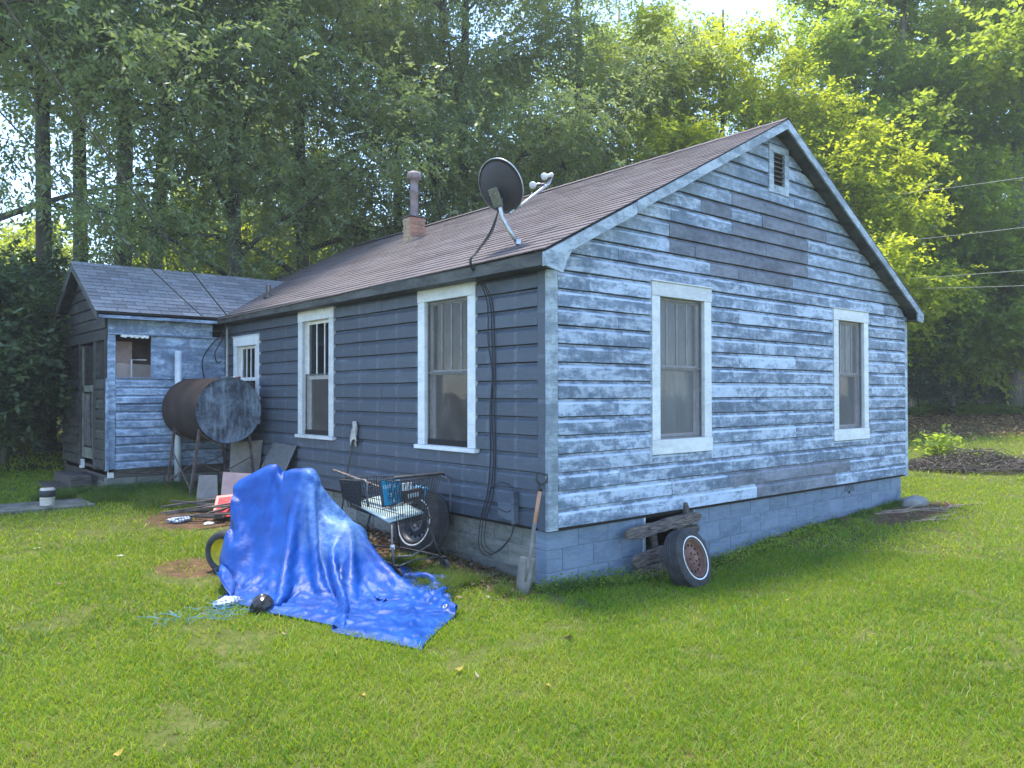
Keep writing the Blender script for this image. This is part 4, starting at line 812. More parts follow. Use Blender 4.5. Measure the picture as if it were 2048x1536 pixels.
-19,0,0,0,0,0,1,0,0,-1,3,6,0,-4,-4,-1,0,0,0,1,1,1,0,2,6,12,-13,-6,0,2,0,-1,1,0,-1,0,3,8,-1,-1,-2,-1,-2,-1,0,-4,-5,0,1,0,0,-1,1,-1,0,1,-1,0,1,-1,0,-1,1,0,
-18,0,0,0,0,0,0,-1,0,2,4,-2,-2,-2,1,0,0,1,5,2,-2,-1,-1,-1,1,-3,5,-3,0,0,2,0,0,1,-1,0,-1,6,6,-2,-5,-1,-2,1,-1,-1,-6,0,0,0,0,0,0,-1,0,0,0,0,0,0,0,0,0,0,
-19,0,0,0,0,0,0,1,0,2,-2,0,0,1,-1,1,5,8,-2,-7,-2,-2,1,2,-4,-6,7,3,-2,1,1,1,1,1,0,-2,3,-3,7,-1,-4,-1,1,2,4,-4,-8,-2,0,0,-1,1,0,0,-1,0,1,-1,0,0,0,0,0,-1,
-19,0,0,0,0,1,0,0,0,-1,2,0,0,0,5,8,4,-7,-7,-1,-3,1,5,3,-4,-5,2,4,0,-1,-1,0,0,2,2,1,-3,3,-4,-2,1,-1,2,2,1,1,-3,-7,1,-2,1,0,0,-1,1,-1,0,0,0,0,0,0,0,0,
-19,0,0,0,0,0,0,0,0,2,0,0,3,8,5,-1,-8,-7,-2,-1,4,6,3,-3,-4,-3,2,4,-2,1,0,-1,0,-1,0,1,0,-2,0,-1,1,-2,1,3,3,1,-1,-5,-3,-1,0,0,0,0,-1,1,-1,1,-1,1,-1,0,0,0,
-19,-1,1,0,0,0,0,1,3,-1,1,7,5,1,-2,-9,-6,-1,0,5,7,2,-3,-4,-3,1,0,2,1,0,0,0,-2,0,1,0,-2,-1,0,-2,1,-2,2,6,1,2,-1,-5,-5,-1,0,0,1,-1,0,0,0,0,0,0,0,0,0,0,
-20,1,-1,1,0,0,2,1,-1,7,6,1,0,-3,-9,-5,0,1,5,6,1,-3,-3,-1,-2,1,1,0,1,1,-1,2,-1,-1,0,-2,-2,0,0,-1,0,-3,2,0,4,6,4,-2,-11,-2,1,0,-1,1,0,-1,1,-1,0,0,0,0,-1,1,
-20,0,1,-1,2,1,0,4,8,1,0,0,-6,-7,-3,0,1,6,5,1,-4,-2,-1,-2,0,2,0,0,2,0,-2,0,3,-1,-1,-3,-1,0,0,0,-1,-2,0,2,-2,7,3,-1,-2,-6,-1,1,0,0,-1,1,-1,0,1,-1,0,0,0,-1,
-20,0,0,2,0,3,7,4,0,0,-2,-7,-5,-2,0,3,5,3,-1,-3,-2,0,1,-3,1,3,-1,0,2,0,-1,0,1,0,-5,-1,1,-1,0,0,-1,-2,1,1,1,1,7,1,-1,-5,-4,-1,1,-1,0,0,0,0,0,0,0,0,0,0,
-22,1,2,1,6,7,1,-1,1,-5,-7,-3,0,0,3,4,1,-2,-2,-1,1,0,-1,-1,2,2,-2,1,2,-1,0,0,-1,-3,-1,0,0,1,-2,1,-1,-1,0,0,4,-3,4,2,0,0,-5,-1,-1,1,0,-1,0,1,-1,0,0,0,0,0,
-22,1,6,10,3,-2,0,-1,-9,-4,-1,0,1,2,1,0,-1,-1,1,0,0,1,-3,0,4,1,-1,0,1,-2,1,-1,-2,-1,0,1,-1,0,0,0,-2,-1,1,0,1,1,1,4,0,0,-1,-5,0,-1,0,1,0,-1,0,0,0,0,0,0,
-13,9,4,-3,0,0,-6,-8,-1,-1,1,0,0,0,1,-1,0,1,-1,1,1,-1,-1,2,2,0,0,0,0,-2,1,-1,-1,1,1,0,-2,-1,1,-1,-3,1,0,0,0,2,-1,5,0,0,1,-3,-4,1,0,-1,0,0,0,0,0,0,0,-1,
6,-3,-2,-1,-6,-9,-3,0,0,0,-1,0,1,0,-1,1,0,0,1,0,0,-1,-1,3,3,-2,1,1,-4,1,0,-1,1,3,-1,0,4,-2,-4,-3,-1,0,0,0,0,2,-2,4,3,-1,0,1,-6,-1,0,0,0,0,0,0,0,0,-1,1,
-1,2,-7,-8,-4,0,0,0,-1,1,0,0,-1,1,0,-1,1,0,0,0,0,-1,1,2,2,-1,1,-3,-1,1,0,0,1,0,5,2,-4,-1,-1,-6,0,0,1,1,-1,0,0,1,5,1,-1,0,1,-5,-1,0,0,0,0,0,-1,0,0,-1,
-6,-9,-3,0,0,0,-1,1,0,-1,1,0,0,-1,1,0,-1,0,0,1,-1,0,1,4,-1,0,-2,-2,2,1,0,0,0,0,0,1,6,-1,-10,-1,1,0,-1,1,1,-1,3,-1,3,1,0,-1,3,-5,-2,-1,0,0,0,0,1,-1,0,0,
-18,0,0,-1,0,1,0,-1,1,0,0,0,0,0,-1,1,0,0,0,-1,1,-1,3,1,0,-2,-1,1,1,0,-1,1,0,0,0,0,-1,-1,0,-2,0,0,1,-1,0,1,1,-2,4,3,0,-1,-1,2,-5,-2,0,0,0,0,0,0,-1,0,
-18,-1,0,1,0,-1,1,0,0,0,-1,1,0,0,0,-1,0,0,0,0,0,1,2,0,-2,0,1,0,0,0,1,0,0,0,0,0,-1,1,-1,-3,-1,1,0,0,0,0,0,2,0,4,0,0,-1,3,-4,-3,0,-1,0,0,0,0,0,-1,
-19,1,0,0,0,0,-1,1,-1,1,0,-1,1,0,0,0,0,0,0,0,-1,1,2,-1,-1,0,0,2,0,0,0,0,0,1,-1,0,-2,1,1,-3,-1,0,0,0,0,0,0,2,-2,5,1,0,0,0,3,3,-2,-1,-2,-2,-3,-1,-1,0,
-19,0,0,0,0,0,1,-1,1,-1,1,0,-1,0,1,0,-1,0,0,0,0,2,0,-1,0,0,2,0,1,0,0,-1,1,-1,1,-1,-3,0,4,-1,-4,-1,1,1,0,0,0,-1,0,2,4,1,1,-4,1,-1,-1,0,2,-1,-2,-2,0,-1,
-19,0,0,0,0,1,-1,1,-1,1,-1,1,0,0,-1,0,1,0,-1,0,0,1,0,0,1,1,0,0,0,0,0,1,-1,1,0,-4,1,-1,5,3,-4,-4,-1,0,0,0,0,0,1,-1,4,3,1,6,4,-1,-3,-3,-6,-3,0,-1,-1,-1,
-19,0,0,0,0,0,1,-1,1,-1,1,-1,1,0,0,0,0,-1,1,-1,1,0,0,0,0,2,1,0,0,0,0,-1,1,0,-2,-2,0,6,14,3,1,-14,-5,-6,0,0,0,0,0,-1,3,1,2,0,-1,-2,0,-1,0,1,-1,0,0,-1,
-19,-1,1,0,1,-1,0,1,-1,1,0,0,-1,1,0,-1,0,1,-1,0,1,1,-1,1,2,0,0,0,-1,1,-1,1,0,-1,-1,0,10,9,-3,1,-3,0,-5,-2,-9,0,-1,0,1,-1,0,2,0,0,-1,1,0,-1,1,-1,0,0,-1,0,
-20,1,0,0,0,1,0,0,0,0,-1,1,0,-1,0,1,0,-1,0,1,0,0,0,2,2,-1,0,0,0,-1,1,0,-1,1,0,11,4,-2,-13,-3,1,8,-5,-2,4,-6,-2,1,-1,0,0,1,0,0,1,-1,0,1,-1,0,1,0,-1,0,
-19,-1,1,0,0,0,0,0,1,0,0,0,0,0,0,0,0,0,0,0,1,-1,3,2,-1,0,-1,0,0,0,0,0,1,1,8,4,-1,-9,-7,-1,1,1,6,-1,-6,1,-1,-1,-1,0,0,1,1,0,-1,1,-1,0,0,1,-1,0,0,0,
-20,1,-1,1,1,0,0,0,0,0,0,0,0,0,0,0,-1,0,0,1,0,3,2,0,0,0,-2,0,1,0,0,2,1,5,2,0,-2,-11,-2,0,0,1,0,2,3,-4,-1,-1,-1,0,-1,2,0,0,1,-1,1,0,0,-1,0,0,0,0,
-21,0,2,0,0,0,1,0,0,0,0,0,0,0,0,0,0,-1,0,2,2,2,1,0,0,0,1,-3,1,1,0,3,4,0,-1,-4,-5,-4,0,0,1,-1,0,0,1,2,0,-3,0,-1,0,0,1,1,-1,0,0,0,0,0,1,-1,1,-1,
-22,1,1,1,0,1,0,0,0,0,1,-1,1,0,0,-1,0,-2,2,2,4,0,0,1,2,0,1,0,-5,2,4,-1,0,0,-3,1,-9,0,0,1,-1,0,0,0,0,0,-1,0,0,1,0,0,1,-1,0,1,-1,0,0,0,0,0,0,0,
-24,3,1,2,0,0,0,0,1,-1,0,1,-1,0,0,0,-1,0,3,3,0,2,0,1,1,5,0,-5,-1,-1,0,0,1,-1,1,-2,-7,0,0,0,0,0,0,0,0,0,0,0,0,-1,0,0,1,0,0,0,1,-1,0,1,-1,0,0,0,
-26,6,3,0,0,0,0,1,-1,1,-1,0,0,0,0,0,-1,-3,6,3,0,1,1,0,2,3,8,3,-11,-5,-1,1,-1,0,2,-6,-3,-1,0,0,0,0,0,0,0,0,0,0,-1,1,0,0,0,0,1,-1,0,1,0,-1,0,1,-1,0,
98,-15,-8,-5,-1,1,4,5,-13,-8,19,21,22,21,23,21,5,14,21,22,22,22,10,11,19,10,6,2,-9,0,-2,-18,-13,-16,-11,-9,0,11,13,5,-22,-25,-22,-22,-22,-21,-20,-19,-19,-18,-17,-16,-13,-5,0,1,0,1,0,1,0,1,0,1,
-16,2,-1,0,3,7,3,-8,2,8,1,1,-1,0,-4,-7,6,6,0,-1,-3,-4,2,9,1,5,1,0,4,0,-10,0,-5,1,-1,3,5,0,-12,-16,9,6,1,0,1,0,-1,-2,-1,-1,0,1,2,3,1,-1,1,-1,1,-1,1,-1,1,-1,
-15,1,1,7,6,-2,-10,-1,2,11,1,-1,0,-3,-4,1,8,0,-3,-3,-2,0,8,0,1,2,4,3,4,-4,-6,-1,-1,2,2,1,1,-12,-13,-2,1,7,4,2,1,0,1,1,-1,-2,-3,0,4,2,-1,1,-1,1,-1,1,-1,1,-1,1,
-15,3,7,6,-4,-9,1,-1,5,8,0,-1,-2,1,0,3,-1,-5,-1,1,2,2,1,1,0,2,3,3,3,-5,-1,0,4,1,2,-2,-11,-13,0,-2,-2,2,6,4,1,1,1,1,1,0,0,-4,1,1,0,0,0,0,0,0,0,0,0,0,
-13,5,7,-6,-8,3,1,-1,13,0,-2,-2,0,-1,1,-2,-2,2,3,1,1,1,0,0,1,2,3,3,0,-1,1,2,3,1,-4,-9,-12,0,-3,-1,0,-2,2,5,3,2,1,1,0,1,0,6,-6,-1,1,-1,1,-1,1,-1,1,-1,1,-1,
-12,6,-5,-3,7,0,-6,10,5,-2,-3,-1,-1,0,0,0,2,2,0,0,1,0,1,1,0,1,4,3,0,0,3,2,-4,-7,-7,-3,1,-3,-2,0,-2,-1,-1,2,4,3,2,0,1,1,0,5,-2,-2,-1,1,-1,1,-1,1,-1,1,-1,1,
-9,0,2,5,-5,-6,9,5,-1,-3,0,-2,-1,-2,2,2,1,1,1,1,0,1,0,0,1,1,2,3,1,-2,-2,-4,-4,-2,0,0,-3,0,0,0,-1,-2,-1,0,3,2,2,0,2,1,0,-1,12,-9,0,-1,1,-1,1,-1,1,-1,1,-1,
5,0,-3,-12,-1,8,3,0,-1,-1,-2,1,-1,2,1,1,1,1,0,0,0,-1,0,-1,0,0,1,3,-7,1,-3,-2,0,0,0,2,0,-1,0,-2,0,-2,-1,1,1,1,-1,1,0,1,5,-5,10,0,-4,0,0,0,0,0,0,0,0,0,
0,-9,-3,8,4,0,0,-1,0,0,0,0,2,0,0,1,-1,-1,-1,-1,-1,-1,-2,0,-2,-1,-2,-6,5,2,1,1,1,1,0,-1,1,1,-1,0,-1,-1,-2,-1,0,0,0,-1,0,2,10,-1,-8,15,-7,1,-1,1,-1,1,-1,1,-1,1,
-12,7,4,1,-1,0,0,1,-1,0,1,0,0,0,-1,-2,-1,-1,-1,0,0,0,1,0,0,0,-5,-7,6,1,0,1,0,0,1,1,3,0,-1,-1,-1,0,-2,-3,-2,0,1,1,2,15,1,-2,-10,5,5,-5,1,-1,1,-1,1,-1,1,-1,
-1,1,-1,0,1,-1,0,0,1,0,0,0,-2,-1,0,0,1,0,1,0,1,0,0,0,0,-2,-3,7,0,-9,-1,0,0,2,1,2,-1,-1,0,-1,0,-1,-1,-3,-2,0,0,1,11,8,-10,1,14,-10,6,-7,-2,0,0,1,-1,0,0,0,
0,-1,1,-1,0,1,0,0,0,0,0,-1,1,0,0,1,0,1,0,1,-1,1,0,1,0,1,5,0,-14,-1,2,2,2,0,-1,-2,-3,0,-1,0,0,-1,-1,-1,-2,-1,-1,6,11,-11,3,1,-3,17,1,0,-10,-2,-1,0,0,1,-1,1,
-1,1,-1,1,0,-1,1,0,0,1,-1,1,0,0,1,0,0,0,1,0,1,0,0,0,1,1,3,-1,1,-1,-2,-3,-2,-3,-2,-2,-1,0,0,0,-1,1,0,-1,-2,-2,5,11,-6,-9,10,0,-4,-2,7,13,3,-7,-7,-3,1,-1,1,-1,
0,-1,1,-1,0,1,0,1,0,-1,1,0,0,2,0,0,1,0,0,0,0,0,0,0,0,0,0,-1,-2,-2,-2,-2,-1,-1,-1,0,0,0,0,0,1,0,-1,0,-1,3,9,-1,-13,-1,7,4,-3,-9,-3,5,12,10,3,-5,-6,-3,-1,0,
-1,0,0,1,-1,1,1,0,0,1,0,1,2,0,0,1,0,0,0,-1,0,-1,-1,0,-1,1,0,-2,-3,-2,0,1,-1,0,-1,-1,-1,-1,0,0,0,0,1,-1,1,7,-2,-10,5,-4,5,6,0,-5,-5,-6,-1,3,8,8,3,-4,-2,1,
-1,1,-1,0,1,0,0,1,1,2,3,1,-1,1,0,-1,-1,-2,-3,-1,-3,-1,0,0,2,1,3,-1,-5,-3,-1,-1,0,0,1,0,1,-1,0,1,0,0,1,1,3,-7,-5,4,3,6,-2,4,-2,0,0,0,-3,-4,-3,-1,2,7,3,-1,
0,-1,1,-1,0,1,3,3,3,0,0,-1,0,-3,-2,-4,-4,-3,-2,-2,1,1,1,1,1,-1,0,4,-10,2,0,1,0,0,1,0,0,0,1,-1,0,1,-1,0,-2,2,1,-2,12,-1,-1,2,-2,0,0,0,0,0,0,0,0,0,0,0,
-1,1,-1,1,1,4,4,1,0,0,-2,-3,-5,-5,-6,-2,-2,0,2,2,2,1,2,0,-3,-5,-13,-9,17,4,2,0,0,1,0,0,1,2,0,1,0,-1,0,0,2,-1,-4,11,2,-2,0,3,-3,0,1,-1,0,1,-1,0,0,1,-1,0,
4,-4,-1,1,7,5,-1,0,-2,-5,-7,-6,-5,-2,0,0,2,3,2,3,1,1,-1,-4,-6,-5,-2,1,2,4,0,1,0,1,0,1,0,0,1,1,2,1,0,0,-3,-2,9,4,-1,-1,0,2,-2,1,-1,0,1,-1,0,0,1,-1,0,1,
5,-5,3,8,2,-1,-3,-7,-8,-6,-4,-2,1,1,3,3,3,3,1,0,0,-2,-5,-6,-4,-1,0,1,2,2,3,0,1,-1,0,1,0,0,0,1,-1,0,0,0,2,7,3,0,-1,1,-1,2,-1,-1,0,1,-1,0,0,1,-1,0,1,-1,
-10,8,7,1,-3,-6,-6,-5,-3,-1,0,2,3,3,2,3,2,1,1,-2,-4,-7,-5,-1,0,0,0,1,2,0,3,2,0,0,0,-1,1,1,0,-1,1,0,0,0,5,5,0,0,1,-1,0,1,1,-2,0,0,0,0,1,-1,0,0,0,0,
9,3,-14,-8,-3,-3,-2,-1,0,2,4,3,2,2,3,1,2,-2,-3,-5,-7,-2,-1,0,1,1,0,0,2,0,1,2,1,1,0,0,-1,0,1,1,-1,5,2,-1,3,2,-1,1,0,0,-3,3,2,-3,1,-1,0,1,-1,0,0,1,-1,0,
2,-7,1,-5,-4,-2,-2,2,4,3,1,1,1,3,1,1,-2,-4,-8,-5,0,0,0,2,4,-1,-4,1,2,1,-1,1,2,1,0,0,-1,-1,1,4,3,2,-1,8,-4,-1,1,0,-1,0,0,1,2,-2,-1,0,1,-1,0,0,1,-1,0,0,
-12,5,4,3,-1,0,1,-2,-1,-2,0,1,3,1,0,-4,-8,-6,-2,1,1,3,6,4,-4,-8,0,-1,2,2,-1,1,1,1,1,0,1,-1,-1,-2,3,5,0,9,-3,-1,0,0,1,0,-2,0,4,-3,0,0,0,0,0,1,-1,0,0,1,
-1,0,1,-1,1,0,-1,0,-2,-1,0,3,2,-2,-6,-8,-4,0,4,5,4,2,1,-2,-3,0,-7,-3,3,2,0,-1,1,0,2,0,0,1,-1,5,-1,1,0,2,9,-5,-1,1,-1,0,-1,0,4,-3,0,1,-1,0,1,-1,0,0,1,-1,
0,-1,0,1,-1,0,1,-1,-2,-1,3,3,-4,-8,-8,-1,4,7,6,1,0,0,-1,-1,0,-1,-4,-7,-1,3,0,0,-1,0,2,2,0,-1,1,4,7,-5,0,2,10,-8,0,-1,0,0,-1,-1,6,-2,-1,-1,0,1,-1,0,0,1,-1,0,
-1,1,-1,0,1,-1,0,0,-1,1,4,-5,-11,-4,4,7,6,2,-1,0,0,-1,-1,-1,-1,-2,-1,-2,-7,2,0,0,-1,1,0,2,2,0,-2,-2,10,0,1,-1,5,1,-4,0,1,0,-1,-2,4,-1,-1,0,1,-1,0,0,1,-1,0,0,
0,-1,1,0,-1,1,-1,0,0,4,-6,-11,2,7,7,4,0,0,-1,-3,-4,-1,0,1,3,7,-4,-7,-6,-5,2,-1,0,0,-1,1,3,1,0,-1,4,4,1,-2,0,8,-5,0,-1,0,0,-1,3,-1,-1,0,0,0,0,1,-1,0,0,1,
-1,1,-1,0,1,-1,1,0,1,-3,-8,4,8,5,1,-1,-1,-7,-8,-3,2,1,1,1,-1,-5,3,4,-2,-3,-2,0,0,0,0,-1,1,4,2,0,5,0,1,0,-3,10,-4,-2,-1,0,0,-2,2,2,-2,1,-1,0,1,-1,0,0,1,-1,
0,-1,1,-1,0,1,-1,0,0,-5,5,8,2,-1,-1,-5,-12,-7,0,5,2,2,-1,-5,1,0,-2,1,1,-1,0,0,0,0,0,-1,0,2,4,4,3,0,1,7,4,-2,1,-9,-1,0,1,-2,1,2,-1,-1,0,1,-1,0,0,1,-1,0,
-1,0,0,1,-1,0,1,-1,-1,5,6,1,0,-5,-12,-10,-3,3,6,1,3,-2,-8,-3,-1,4,0,-1,1,0,1,0,1,1,0,1,-2,0,6,9,0,-1,2,1,-8,5,12,-6,-6,0,0,-2,1,4,-3,0,0,0,0,0,1,-1,0,0,
-1,1,-1,0,1,-1,0,1,5,6,1,-5,-12,-10,-3,-2,5,7,3,1,-6,-8,-2,1,1,1,0,-3,2,1,3,0,-1,0,1,0,0,7,8,0,-1,-3,1,-8,-4,-2,10,16,-6,-3,-2,-1,0,4,-3,0,1,-1,0,1,-1,0,0,1,
0,-1,1,-1,0,1,0,6,6,-3,-11,-11,-3,1,-3,5,7,3,-1,-7,-7,-2,2,1,3,-2,-1,-1,0,1,2,1,1,-1,1,3,3,5,0,5,-4,-4,10,8,-1,-18,-9,6,10,0,-1,-1,-1,3,-2,1,-1,0,0,0,0,0,1,-1,
-1,1,-1,1,0,2,8,2,-10,-14,-4,7,0,-8,6,8,2,-3,-8,-6,-2,3,1,1,1,-1,-1,-1,-1,0,3,2,0,0,3,-2,11,0,0,4,-6,-2,0,4,13,0,-8,-15,7,5,-2,0,-1,3,-1,-1,0,0,1,-1,0,0,0,0,
-1,0,1,1,5,5,-8,-14,-4,10,6,-10,-7,9,6,1,-5,-8,-5,0,3,1,0,2,0,-4,-1,1,-1,1,3,0,0,2,-2,11,1,1,1,2,-7,2,0,-5,4,5,-6,-2,0,11,-6,-1,-2,5,0,-2,0,1,-1,0,0,1,-1,0,
0,1,3,4,-2,-12,-7,8,10,-3,-12,-2,7,5,0,-7,-7,-3,1,2,2,0,-1,2,-2,-3,0,0,-1,1,3,-1,2,-1,8,4,1,-1,3,-1,-7,6,-1,-5,-2,10,-3,3,-4,7,-3,-3,-3,4,1,-2,1,-1,0,0,1,-1,0,0,
0,4,2,-6,-11,3,12,5,-9,-12,5,6,2,-2,-7,-6,-1,2,2,1,-1,-2,2,1,-2,-4,1,-1,-1,4,0,1,-1,7,6,-1,0,1,3,-4,-4,4,1,-3,-8,10,5,-8,-5,4,12,-7,-3,3,1,-1,-1,0,0,1,-1,0,0,1,
2,-1,-11,-1,12,9,-3,-16,-3,9,2,0,-1,-6,-3,1,2,0,0,-1,-1,-1,2,1,-5,-3,0,1,-1,5,-1,-1,5,8,-1,1,-1,1,3,-7,0,3,0,0,-5,-1,12,-5,-3,-5,13,-2,-6,1,3,-2,0,0,1,-1,0,0,1,-1,
-4,-3,9,7,-1,-12,-9,7,5,1,-1,0,-2,0,0,-1,-1,-1,-1,-1,-2,1,2,-2,-5,-2,1,0,4,6,-7,2,11,7,1,-3,-2,-1,-2,-7,4,1,0,1,-2,-5,9,-1,-2,-4,0,13,-10,-2,5,-2,0,1,-1,0,0,1,-1,0,
8,4,-3,-10,-10,2,7,2,-1,0,1,-1,0,0,0,-1,-1,-2,-2,-1,0,1,1,-3,-6,0,-1,2,12,-6,-4,10,-1,-4,7,9,5,-1,-11,-7,5,-1,0,0,1,-5,4,6,-5,-1,-7,11,3,-9,2,0,1,-1,0,0,1,-1,0,0,
11,-14,-9,3,6,3,0,-1,1,0,-1,1,0,-1,0,0,-2,-1,-1,-1,-1,2,1,-7,-4,0,0,11,4,-10,6,3,1,-3,-7,-3,7,11,4,-9,-1,1,-1,0,0,-1,-1,7,-5,0,-4,-1,19,-15,2,0,-1,0,0,1,-1,0,0,1,
-15,4,8,2,1,-1,0,1,-1,0,1,-1,0,1,-1,0,0,-1,-1,-2,0,2,-1,-8,-3,1,9,10,-12,0,7,0,-1,1,0,-4,-8,4,8,1,-2,0,1,-1,0,-1,-5,12,-1,-4,-1,-5,6,8,-8,-1,0,0,1,-1,0,0,1,-1,
-5,4,1,-1,0,1,-1,0,1,-1,0,1,-1,0,1,-1,0,0,-1,-1,1,1,-5,-8,2,7,10,-5,-9,8,0,0,1,0,-1,1,0,2,-1,1,-3,0,0,1,-1,0,-5,3,9,-7,1,-4,-2,14,-6,-2,-1,1,-1,0,0,1,-1,0,
-1,1,-1,1,-1,0,1,0,-1,1,0,-1,1,0,-1,1,0,-1,0,0,1,0,-9,-2,6,8,2,-14,6,2,1,0,-1,0,1,0,7,-11,3,3,-3,0,0,0,1,-1,-2,-3,10,-4,-1,-1,-3,5,6,-1,-3,-2,0,0,0,-1,0,0,
-1,0,1,-1,1,0,-1,0,1,-1,0,1,-1,0,1,-1,0,1,-1,0,4,-4,-11,6,7,7,-12,-4,7,1,0,-1,1,0,-1,2,3,-11,3,5,-1,-1,0,0,0,1,-2,-5,7,5,-6,0,-3,3,12,6,0,-2,-2,-4,-4,-6,0,0,
0,-1,0,1,-1,0,1,-1,0,1,-1,0,1,-1,0,1,-1,0,1,2,2,-9,-3,9,6,-7,-10,10,0,-1,0,1,0,-1,1,7,-10,-2,-1,6,-1,1,0,-1,0,0,1,-4,1,9,-6,1,2,-10,-2,6,1,0,-4,-1,2,4,0,0,
-1,1,-1,0,1,-1,0,1,-1,0,1,-1,0,1,-1,0,1,-1,1,4,-3,-10,8,6,-1,-14,7,3,-1,1,0,-1,0,1,2,3,-11,5,0,-9,17,-5,-3,1,-1,0,0,-1,-4,10,-3,-3,-6,-8,-2,0,2,1,5,5,2,2,0,1,
0,-1,1,-1,0,1,-1,0,1,0,-1,1,0,-1,1,0,-1,1,1,5,-12,0,10,2,-12,0,5,0,1,0,-1,1,0,-1,6,-9,3,13,-10,-5,12,6,-6,-9,0,-1,0,0,-3,3,3,-4,-4,0,1,1,0,3,1,0,0,0,0,-1,
-1,1,-1,1,0,-1,1,0,-1,0,1,-1,0,1,-1,0,1,0,5,-3,-10,10,5,-9,-8,9,1,0,-1,0,1,0,-1,1,4,-2,13,-10,-16,9,-9,10,15,-1,-10,-3,-1,0,-3,2,6,-5,0,0,0,0,1,-1,0,0,0,0,0,0,
-1,0,1,-1,0,1,-1,0,1,-1,0,1,-1,0,1,-1,0,3,3,-12,5,9,-5,-12,9,1,0,-1,1,0,-1,0,2,9,0,4,-12,-10,-1,8,-5,-9,5,16,8,-8,-6,-1,-2,-1,7,-4,0,0,0,0,0,0,0,0,0,0,0,0,
0,-1,0,1,-1,0,1,-1,0,1,-1,0,1,0,-1,1,0,6,-5,-10,13,-1,-15,8,5,-1,-1,1,0,-1,1,2,7,4,-7,-10,1,-6,8,0,0,-3,-10,0,11,11,-1,-2,-7,-2,7,-1,-3,0,0,0,0,0,0,0,0,0,0,0,
-1,1,-1,0,1,-1,0,1,0,-1,1,0,-1,0,1,-1,4,3,-11,6,5,-16,6,4,1,6,-7,0,3,4,0,7,-3,-15,-11,3,3,4,4,1,-1,1,-2,-6,-7,7,5,-3,5,-4,5,2,-3,0,0,0,0,0,0,0,0,0,0,0,
-1,0,1,-1,0,1,0,-1,0,1,-1,0,1,-1,0,2,6,-5,-7,13,-18,5,5,-1,1,6,2,-9,-3,2,6,-12,-9,-1,9,12,-12,8,1,-1,1,-1,1,-1,-1,-7,3,5,1,-4,2,5,-3,0,0,0,-1,0,0,1,0,0,0,0,
0,0,-1,1,0,-1,0,1,-1,0,1,-1,0,1,0,4,4,-13,6,-11,6,4,-1,1,-2,-3,14,1,-10,-6,-5,2,4,3,7,-7,0,2,-1,1,-1,0,0,0,0,0,0,0,0,-1,-2,8,-5,0,0,0,1,0,0,-1,0,0,0,0,
0,-1,1,-1,0,1,-1,0,1,0,-1,1,0,-1,1,8,-4,-9,-1,3,2,0,1,0,-1,-8,1,16,-4,-3,-2,1,0,3,1,-11,6,0,0,0,0,1,-1,1,-1,1,-1,1,-1,0,-3,6,-2,-1,0,0,0,0,0,0,0,0,0,0,
-1,1,-1,1,0,-1,1,0,-1,0,1,-1,0,1,6,3,-13,-4,4,3,1,0,0,0,0,0,-9,5,16,-6,-4,-2,2,3,-7,-6,7,0,1,-1,1,-1,1,-1,1,-1,1,-1,1,-1,-3,5,4,-6,0,0,0,0,0,0,0,0,0,0]
# ------------------------------------------------------------------ riding mower under the tarpaulin
def axis_frame(origin, zdir, xdir):
    z = Vector(zdir).normalized(); x = Vector(xdir); x = (x-z*x.dot(z)).normalized(); y = z.cross(x)
    return Matrix(((x.x, y.x, z.x, origin[0]), (x.y, y.y, z.y, origin[1]), (x.z, y.z, z.z, origin[2]), (0, 0, 0, 1)))
YEL = speck('yellow_rim_paint', (.42, .33, .01), (.62, .50, .02), 10, .5); GREENP = speck('green_enamel', (.01, .08, .02), (.02, .13, .03), 8, .4)
mx, my = -1.62, 1.98; ma = math.atan2(-.88, .47)           # heading of the mower
mow = thing('riding_mower', 'riding lawn mower hidden under the blue tarpaulin, one yellow rimmed wheel showing', 'lawn mower', (mx, my, gnd(mx, my)), ma)
bm = bmesh.new(); box(bm, (-.45, -.18, .18), (.45, .18, .36), ident, .03); finish('chassis', bm, GREENP, mow)
bm = bmesh.new(); box(bm, (.28, -.13, .30), (.62, .13, .48), ident, .05); finish('hood', bm, GREENP, mow)
bm = bmesh.new(); box(bm, (-.34, -.16, .50), (.02, .16, .58), ident, .03); box(bm, (-.40, -.14, .585), (-.32, .14, .84), ident, .03); finish('seat', bm, BLACKM, mow)
bm = bmesh.new(); tube(bm, [(.26, 0, .4), (.22, 0, .78)], .02); tube(bm, [(.22+.10*math.cos(t), .10*math.sin(t), .80) for t in np.linspace(0, 2*PI, 17)[:-1]], .012, 6, closed=True); finish('steering_wheel', bm, BLACKM, mow)
TY = [(.30, -.5), (.30, -.42), (.62, -.5), (.80, -.46), (.93, -.36), (1, -.18), (1, .18), (.93, .36), (.80, .46), (.62, .5), (.30, .42)]
def wheel(parent, c, zd, R, w, rim_mat, rr=.55, name='wheel', xd=(0, 0, 1)):
    wr = bpy.data.objects.new(name, None); COL.objects.link(wr); wr.parent = parent
    mt = axis_frame(c, zd, xd)
    bm = bmesh.new(); lathe(bm, [(R*rr, -.42*w), (R*(rr+.1), -.5*w), (R*.86, -.5*w), (R*.95, -.40*w), (R*.985, -.2*w), (R, 0), (R*.985, .2*w), (R*.95, .40*w), (R*.86, .5*w), (R*(rr+.1), .5*w), (R*rr, .42*w)], 40, mt); finish('tyre', bm, RUBBER, wr, True)
    bm = bmesh.new(); lathe(bm, [(R*rr*1.02, .40*w), (R*rr*.94, .38*w), (R*rr*.90, .10*w), (R*rr*.5, .05*w), (R*.18, .14*w), (.001, .16*w)], 32, mt)
    lathe(bm, [(R*rr*1.02, -.40*w), (R*rr*.94, -.38*w), (R*rr*.90, -.1*w)], 32, mt); finish('rim', bm, rim_mat, wr, True); return wr
